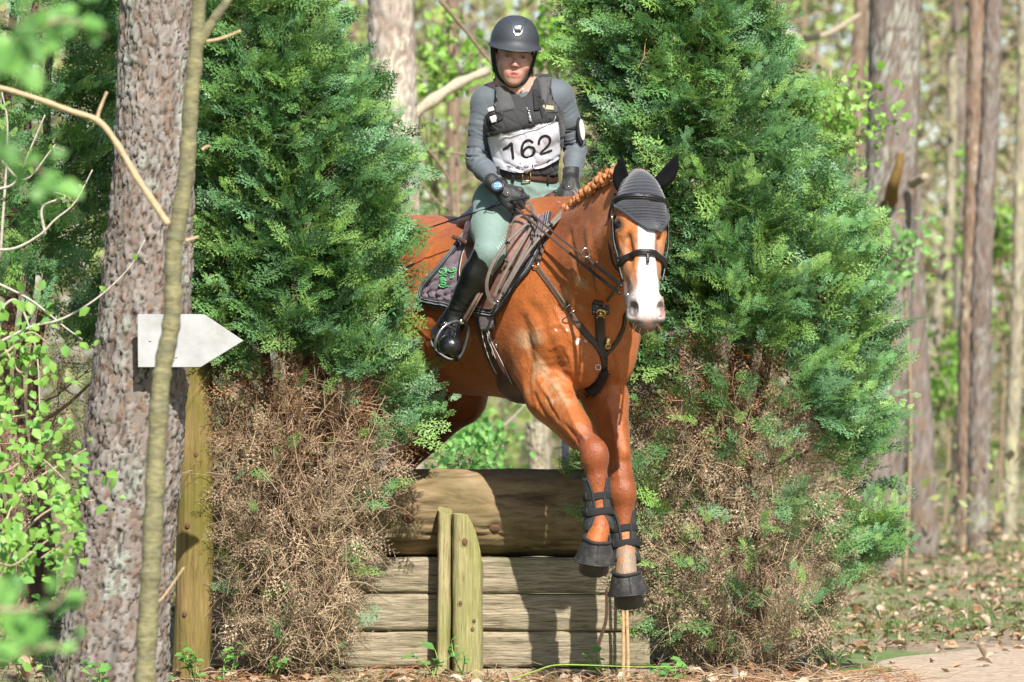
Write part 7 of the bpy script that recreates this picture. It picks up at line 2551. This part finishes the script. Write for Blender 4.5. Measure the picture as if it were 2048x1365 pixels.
# slimmer trunks farther back
gi_ = 0
for d in np.linspace(43, 74, 40):
    hw = d * .115
    x_ = rw_.uniform(-hw, hw) * 1.15
    px = 1024 + x_ * FPX / d
    if d < 48 and (1640 < px < 2040):
        px += 160
    ln = rw_.normal(0, 25)
    tree('pine_tree', 'slim blurred trunk far back in the wood', [(px, base_y(d)), (px + ln * .4 + rw_.normal(0, 6), 700), (px + ln + rw_.normal(0, 8), 250), (px + ln * 1.6, -150)], rw_.uniform(.05, .13), rw_.uniform(.035, .07), (PAL_GREY, PAL_PINE, PAL_GREY, PAL_PALE, PAL_BIRCH)[gi_ % 5], 60 + gi_, group='slim trunks far back in the wood', nu=12, nv=40, d=d)
    gi_ += 1

# birch sprays with fresh leaves between the trunks
def bush(label, px, py, d, spread, n, size, seed, tw=12, cols=LIME, name='birch_sapling', h=None):
    root = empty(name, P(px, base_y(d), d)); tag(root, label, 'young tree')
    st_ = MB(); base = P(px + 8, base_y(d), d); top = P(px, py - spread[1] * .6, d)
    st_.tube(catmull([base, base.lerp(top, .5) + V(.05, 0, 0), top], 6), np.linspace(.018, .006, 13), 6, col=(.24, .18, .12)); st_.build('stem', wood_m, root)
    crown(root, px, py, d, spread, n, size, cols, seed, twigs=tw, tr=P(px, py + spread[1] * .5, d))
bush('young birch with fresh lime leaves beside the stubbed pine trunk', 1660, 215, 25.5, (95, 130), 620, (.03, .06), 1, 26)
bush('second young birch with fresh leaves below, against the stubbed pine', 1800, 500, 28.5, (90, 90), 200, (.035, .06), 2, 14, cols=[(.20, .42, .12), (.26, .48, .16)])
bush('leafy sapling crown behind and left of the helmet', 900, 110, 30, (75, 110), 260, (.04, .07), 3, 16)
bush('leafy sapling crown behind and right of the helmet', 1110, 60, 29, (60, 90), 420, (.04, .07), 4, 18)
bush('small leafy sapling showing under the horse\'s belly', 960, 850, 27, (60, 55), 420, (.03, .055), 5, 16, cols=[(.16, .40, .10), (.24, .46, .12)])
bush('low leafy seedling just behind the log', 930, 915, 23.5, (90, 22), 260, (.025, .05), 6, 14, cols=[(.16, .40, .10), (.24, .46, .12)])
bush('leafy sapling far back between the slim pair and right edge', 1990, 420, 40, (90, 160), 420, (.05, .09), 7, 18)
bush('leafy sapling low behind the stubbed pine', 1880, 760, 38, (80, 130), 360, (.05, .09), 8, 16)
bush('leafy sapling left of the rider\'s elbow', 870, 330, 31, (40, 120), 130, (.035, .06), 9, 12)

# dark crooked twigs behind the rider
for k, (pts, rr0, col) in enumerate((([(880, 0), (930, 60), (965, 105), (1000, 150)], .014, (.16, .12, .08)), ([(826, 235), (850, 290), (880, 330), (900, 370), (905, 440)], .012, (.15, .11, .08)),
                                     ([(832, 300), (880, 305), (930, 310), (980, 330)], .008, (.20, .16, .11)), ([(840, 360), (870, 400), (920, 440)], .008, (.18, .14, .10)),
                                     ([(870, 960), (940, 905), (1010, 850), (1060, 800)], .009, (.34, .30, .25)), ([(900, 800), (910, 870), (915, 940)], .008, (.30, .26, .22)), ([(1010, 860), (1004, 900), (1000, 945)], .008, (.30, .26, .22)))):
    b = MB(); c_ = catmull([P(x, y, 26 + .3 * k) for x, y in pts], 7); b.tube(c_, np.linspace(rr0, rr0 * .5, len(c_)), 6, col=col)
    o = b.build('bare_branch', wood_m); tag(o, ('long dark bare branch slanting down towards the helmet', 'dark hooked branch left of the rider\'s elbow', 'thin level branch left of the rider\'s arm', 'thin bare branch above the horse\'s rump', 'pale bare branch slanting up under the belly', 'upright pale twig under the belly, nearer the left conifer', 'upright pale twig under the belly, nearer the stump')[k], 'branch')

# the mass of the wood beyond: twigs and leaves nobody could count
def leaf_flat(mb, pos, dirs, up, size, col, width=.6):
    x = dirs / np.maximum(np.linalg.norm(dirs, axis=1, keepdims=True), 1e-9)
    z = up - (up * x).sum(1, keepdims=True) * x; z /= np.maximum(np.linalg.norm(z, axis=1, keepdims=True), 1e-9)
    y = np.cross(z, x); n = len(pos); s = np.reshape(size, (-1, 1)) * np.ones((n, 1))
    v = np.stack([pos, pos + s * (.5 * x + width * .5 * y + .12 * z), pos + s * x, pos + s * (.5 * x - width * .5 * y + .12 * z)], 1)
    t = (np.array([(0, 2, 1), (0, 3, 2)])[None] + (np.arange(n) * 4)[:, None, None]).reshape(-1, 3)
    mb.add(v.reshape(-1, 3), None, t, np.repeat(np.asarray(col) * np.ones((n, 3)), 4, 0))
def mass(name, n, d0, d1, cols, size, zmax, seed, m, xs=1.25, w=.6):
    r = np.random.default_rng(seed)
    d = r.uniform(d0, d1, n)
    x = r.uniform(-1, 1, n) * d * .1024 * xs
    z = r.uniform(-.1, zmax, n) ** 1.0
    cl = fbm(np.stack([x * .45, d * .2, z * .45], 1), seed, 4)
    keep = cl > r.uniform(.36, .60, n)
    x, d, z, cl = x[keep], d[keep], z[keep], cl[keep]; k = len(x)
    hue = fbm(np.stack([x * .30 + 9, d * .1, z * .30], 1), seed + 4, 3)
    ci = np.clip(((hue - .30) / .40 * len(cols)).astype(int) + r.integers(-1, 2, k), 0, len(cols) - 1)
    b = MB(); leaf_flat(b, np.stack([x, d, z + groundz(x, d)], 1), r.normal(0, 1, (k, 3)), r.normal(0, 1, (k, 3)) + np.array([.15, -.5, .9]), r.uniform(*size, k), np.array(cols)[ci] * r.uniform(.75, 1.25, (k, 1)), width=w)
    return tag(stuff(b.build(name, m)), label=name.replace('_', ' ') + ' of the spring wood behind the jump', cat='vegetation', kind='stuff')
MASSC = [(.33, .25, .165), (.38, .31, .20), (.36, .32, .18), (.34, .34, .15), (.30, .37, .12), (.33, .43, .12)]
mass('far_thicket', 62000, 60, 92, MASSC, (.16, .42), 12.5, 50, fresh_m, 1.7)
mass('mid_undergrowth', 26000, 38, 62, MASSC, (.07, .19), 6.5, 51, fresh_m)
mass('low_shrubbery', 3800, 27, 44, [(.30, .24, .15), (.30, .34, .12), (.24, .36, .10), (.24, .40, .11)], (.05, .11), .7, 52, fresh_m)
r = np.random.default_rng(77)
n = 1500; d = r.uniform(34, 66, n); x = r.uniform(-1, 1, n) * d * .13; z0 = r.uniform(-.1, 5.5, n)
dr = r.normal(0, .5, (n, 3)); dr[:, 2] = np.abs(dr[:, 2]) + .35; L = r.uniform(.6, 2.2, n)[:, None, None]
t_ = np.linspace(0, 1, 6)[None, :, None]
paths = np.stack([x, d, z0], 1)[:, None] + dr[:, None] * t_ * L + np.cumsum(r.normal(0, .05, (n, 6, 3)), 1) * L
b = MB(); strands(b, paths, r.uniform(.006, .016, (n, 1)), .003, np.array([(.26, .20, .14), (.36, .29, .20), (.20, .15, .11)])[r.integers(0, 3, n)])
tag(stuff(b.build('bare_brushwood', wood_m)), 'tangle of bare twigs filling the wood behind the jump', 'vegetation')

# floor: fallen leaves, grass
r = np.random.default_rng(78)
n = 17000; y = 15 + 27 * r.random(n) ** 1.3; x = r.uniform(-1.4, 1.4, n) * y * .1024 + .0
onp = on_path(x, y); kk = ~onp | (r.random(n) < .12); x, y = x[kk], y[kk]; n = len(x)
z = groundz(x, y) + r.uniform(.004, .03, n)
b = MB(); leaf_batch(b, np.stack([x, y, z], 1), r.normal(0, 1, (n, 3)) * np.array([1, 1, .3]), r.normal(0, .35, (n, 3)) + np.array([0, 0, 1.]), r.uniform(.03, .075, n),
                     np.array([(.36, .24, .15), (.44, .32, .22), (.26, .14, .08), (.50, .40, .30), (.30, .22, .15)])[r.integers(0, 5, n)] * r.uniform(.7, 1.15, (n, 1)), width=.6, fold=.2)
tag(stuff(b.build('leaf_litter', dead_m)), 'dry fallen leaves strewn over the forest floor', 'leaf litter')
n = 10500; y = 15.5 + 20 * r.random(n) ** 1.2; x = r.uniform(-1.35, 1.35, n) * y * .1024
k_ = (fbm(np.stack([x * .9, y * .9, x * 0], 1), 33, 3) > .47) & ~on_path(x, y)
x, y = x[k_], y[k_]; n = len(x)
dr = r.normal(0, .35, (n, 3)); dr[:, 2] = 1; L = r.uniform(.05, .16, n)[:, None, None]
paths = np.stack([x, y, groundz(x, y)], 1)[:, None] + dr[:, None] * np.linspace(0, 1, 4)[None, :, None] * L + np.array([.4, 0, -.5]) * np.linspace(0, 1, 4)[None, :, None] ** 2 * L * r.normal(0, .6, (n, 1, 1))
b = MB(); strands(b, paths, .0028, .0008, np.array([(.16, .26, .05), (.22, .34, .08), (.30, .33, .14)])[r.integers(0, 3, n)])
tag(stuff(b.build('grass', fresh_m)), 'thin green grass tufts on the forest floor', 'grass')

# dry twigs and fallen spray litter along the foot of the jump
n = 1500; x = r.uniform(-1.5, 1.6, n); y = r.uniform(19.3, 20.25, n); dr = r.normal(0, 1, (n, 3)); dr[:, 2] = np.abs(dr[:, 2]) * .16 + .02
L = r.uniform(.05, .18, n)[:, None, None]
paths = np.stack([x, y, groundz(x, y) + .01], 1)[:, None] + dr[:, None] * np.linspace(0, 1, 5)[None, :, None] * L + np.cumsum(r.normal(0, .01, (n, 5, 3)), 1)
b = MB(); strands(b, paths, r.uniform(.0015, .003, (n, 1)), .0007, DEADS[r.integers(0, 5, n)] * r.uniform(.7, 1.2, (n, 1)))
tag(stuff(b.build('twig_litter', twigm)), 'dry tan twigs and needles lying along the foot of the jump', 'leaf litter')

# small plants at the foot of the jump, each with its own leaves
plant_leaf = []
def leaf_mesh(col, seed, w=.7):
    b = MB(); leaf_batch(b, np.zeros((1, 3)), np.array([[1., 0, 0]]), np.array([[0, 0, 1.]]), np.array([1.]), np.array([col]), width=w, fold=.10)
    return b
LM = []
for k, c in enumerate([(.16, .36, .09), (.20, .42, .10), (.13, .29, .08), (.23, .43, .08), (.27, .47, .10), (.18, .37, .06)]):
    b = leaf_mesh(c, k); me = b.build('leaf', fresh_m); LM.append(me.data); bpy.data.objects.remove(me)
def put_leaf(parent, p, d, u, s, k):
    o = bpy.data.objects.new('leaf', LM[k]); COL.objects.link(o); o.parent = parent
    x = Vector(d).normalized(); z = Vector(u); z = (z - x * z.dot(x)).normalized(); y = z.cross(x)
    m = Matrix((x, y, z)).transposed().to_4x4() @ Matrix.Diagonal((s, s, s, 1)); m.translation = Vector(p); o.matrix_basis = m
rl_ = random.Random(17)
def plant(label, px, d, stems, ht, ls, nl, cat='plant', ks=(0, 1, 2), name='small_plant', spread=.05, scol=(.24, .34, .10)):
    base = P(px, 0, d); base.z = float(groundz(np.array([base.x]), np.array([base.y]))[0])
    root = empty(name, base); tag(root, label, cat)
    for s_ in range(stems):
        tip = base + V(rl_.uniform(-spread, spread), rl_.uniform(-spread, spread) - .02, ht * rl_.uniform(.6, 1))
        c_ = catmull([base + V(rl_.uniform(-.02, .02), 0, 0), base.lerp(tip, .5) + V(rl_.uniform(-.02, .02), 0, .02), tip], 5)
        b = MB(); b.tube(c_, np.linspace(.003, .0015, len(c_)), 5, col=scol); b.build('stem', wood_m, root)
        for k in range(nl):
            t = (k + 1) / nl
            p = c_[min(len(c_) - 1, int(t * (len(c_) - 1)))]
            a = rl_.uniform(0, 6.28)
            put_leaf(root, p, (math.cos(a), math.sin(a) - .3, rl_.uniform(-.1, .5)), (rl_.gauss(0, .3), -.5, 1), ls * rl_.uniform(.7, 1.2), rl_.choice(ks))
plant('round-leaved green plant at the foot of the split post', 868, 19.95, 5, .13, .062, 2, ks=(0, 1, 2), spread=.09)
plant('bramble shoot with small leaves climbing the front of the split post', 925, 19.98, 2, .20, .034, 7, ks=(0, 1, 2), spread=.05)
plant('low green plant at the foot of the tall round post', 395, 19.7, 5, .16, .045, 5, spread=.10)
plant('leafy seedling under the brown twigs left of the split post', 545, 19.8, 4, .11, .045, 4, spread=.09)
plant('leafy seedling between the tall round post and the brown twigs', 455, 19.75, 3, .20, .040, 6, spread=.08)
plant('green seedling under the lowest hoof', 1200, 20.1, 3, .14, .045, 3, spread=.06)
plant('nettle-like plant under the right-hand conifer', 1340, 19.7, 4, .10, .060, 3, spread=.10)
plant('leafy shoot at the foot of the thick pine trunk', 205, 18.9, 4, .14, .05, 5, spread=.10)
plant('grey green leaf clump right of the thick pine\'s foot', 320, 19.4, 4, .10, .055, 3, spread=.06)
# pink brown suckers standing under the hooves
for k, (pts, lab) in enumerate((([(1205, 1365), (1196, 1300), (1212, 1240), (1213, 1180)], 'reddish bare sucker shoot under the bent hoof'), ([(1246, 1365), (1247, 1300), (1246, 1220), (1243, 1110)], 'left one of two straight tan stems under the lowest hoof'), ([(1256, 1365), (1256, 1300), (1254, 1225), (1255, 1130)], 'right one of two straight tan stems under the lowest hoof'))):
    b = MB(); c_ = catmull([P(x, y, 20.15) for x, y in pts], 6); b.tube(c_, np.linspace(.0085, .006, len(c_)), 7, col=(.40, .22, .16) if k == 0 else (.40, .27, .15)); o = b.build('sucker_shoot', wood_m); tag(o, lab, 'shoot')
b = MB(); c_ = catmull([P(x, y, 19.6) for x, y in ((1020, 1360), (1070, 1343), (1110, 1331), (1180, 1331), (1260, 1334), (1350, 1334))], 6); b.tube(c_, np.linspace(.0035, .0018, len(c_)), 6, col=(.24, .36, .07)); o = b.build('bramble_cane', wood_m); tag(o, 'thin green bramble cane lying across the foot of the jump', 'cane')

# leafy shrub in the lower left corner, each leaf its own piece
def shrub(label, branches, leaf_n, size, seed, ks, name='leafy_shrub', cat='shrub', spread=.05):
    r = random.Random(seed)
    root = empty(name, P(*branches[0][0])); tag(root, label, cat)
    for pts in branches:
        c_ = catmull([P(*p) for p in pts], 8)
        b = MB(); b.tube(c_, np.linspace(.007, .0022, len(c_)), 6, col=(.34, .27, .18)); b.build('branch', wood_m, root)
        for k in range(leaf_n):
            i = int((len(c_) - 1) * (.18 + .82 * k / leaf_n)); p = c_[i]
            dirn = c_[min(i + 1, len(c_) - 1)] - c_[max(i - 1, 0)]; dirn = dirn / np.linalg.norm(dirn)
            sd = 1 if k % 2 else -1
            d = Vector(dirn) * .5 + V(rl_.gauss(0, .3), r.gauss(0, .45) - .15, r.gauss(.1, .45)) + Vector(dirn).cross(V(0, -1, .2)) * sd * .8
            put_leaf(root, p + npa(V(r.gauss(0, spread * .35), r.gauss(0, spread * .4), r.gauss(0, spread * .35))), d, (r.gauss(0, .35), -.75, .8), r.uniform(*size), r.choice(ks))
    return root
shrub('bright spring green leafy shrub in the lower left, in front of the thick pine',
      [[(-40, 1500, 17.6), (-20, 1250, 17.6), (10, 1050, 17.6), (60, 970, 17.7), (120, 930, 17.8), (172, 898, 17.8)],
       [(-40, 1500, 17.5), (-10, 1200, 17.5), (40, 1080, 17.4), (100, 1020, 17.4), (190, 1000, 17.4)],
       [(-60, 1400, 17.8), (-40, 1000, 17.8), (20, 940, 17.7), (75, 915, 17.7), (130, 960, 17.6)],
       [(-60, 1400, 17.3), (-30, 1150, 17.3), (30, 1130, 17.2), (90, 1085, 17.2), (140, 1060, 17.2)],
       [(-60, 1500, 17.6), (0, 1300, 17.6), (40, 1200, 17.5), (70, 1130, 17.5), (120, 1090, 17.5)],
       [(-80, 1200, 17.8), (-40, 880, 17.8), (10, 840, 17.8), (52, 830, 17.8)],
       [(-80, 1100, 17.9), (-30, 760, 17.9), (20, 700, 17.9), (60, 665, 17.9), (100, 690, 17.9)],
       [(-80, 1000, 17.9), (-40, 720, 17.9), (0, 690, 17.9), (40, 745, 17.9), (70, 720, 17.9)]], 76, (.024, .054), 5, (3, 4, 5, 1), spread=.20)
# thin grey branches with a few buds between shrub and conifer
root = empty('bare_sapling', P(-60, 1000, 18.4)); tag(root, 'thin grey bare branches with yellow green buds at the left edge', 'young tree')
for k, pts in enumerate(([(-30, 700), (60, 655), (120, 640), (190, 600), (255, 540), (290, 480)], [(-20, 500), (30, 497), (80, 470), (110, 440), (150, 405), (185, 340)], [(-20, 640), (30, 600), (60, 660), (75, 720), (80, 830)],
                          [(-10, 380), (30, 365), (60, 300), (90, 230)], [(0, 520), (15, 270), (3, 180)], [(-20, 560), (60, 600), (130, 655), (165, 680)], [(90, 470), (85, 415), (130, 395), (110, 385)], [(0, 320), (50, 360), (110, 290)])):
    c_ = catmull([P(x, y, 18.4 + .05 * k) for x, y in pts], 7); b = MB(); b.tube(c_, np.linspace(.0062, .0025, len(c_)), 6, col=(.36, .32, .27)); b.build('branch', wood_m, root)
    for q in range(3):
        put_leaf(root, c_[rl_.randrange(len(c_) // 2, len(c_))], (rl_.uniform(-1, 1), -.4, rl_.uniform(.1, 1)), (0, -.8, .6), rl_.uniform(.02, .035), 3)
# strongly blurred leaves close to the lens
near_ = shrub('out of focus green leaves hanging in at the top left corner, very near',
      [[(-150, -120, 9.6), (-20, 20, 9.6), (60, 60, 9.7), (130, 40, 9.7), (215, 75, 9.8)], [(-150, 40, 9.5), (-40, 70, 9.5), (30, 110, 9.5), (60, 120, 9.5)], [(-150, 200, 9.6), (-60, 290, 9.6), (20, 300, 9.6), (90, 350, 9.7), (120, 385, 9.7)]], 18, (.035, .070), 8, (0, 1, 2), name='overhanging_branch', cat='branch', spread=.05)
shrub('out of focus green leaves at the lower left, very near the lens',
      [[(-150, 1420, 9.6), (-30, 1240, 9.6), (40, 1220, 9.6), (100, 1215, 9.6), (150, 1165, 9.6)], [(-150, 1460, 9.6), (-20, 1320, 9.6), (60, 1300, 9.6), (160, 1285, 9.7)]], 15, (.035, .065), 9, (0, 1, 2), name='foreground_sprig', cat='branch', spread=.04)
# ------------------------------------------------------------------ set the empties at their bases
for o in list(SC.objects):
    if '_loc' in o.keys():
        l = Vector(o['_loc'])
        del o['_loc']
        o.location = l
        for c in o.children:
            c.matrix_parent_inverse = Matrix.Translation(-l)
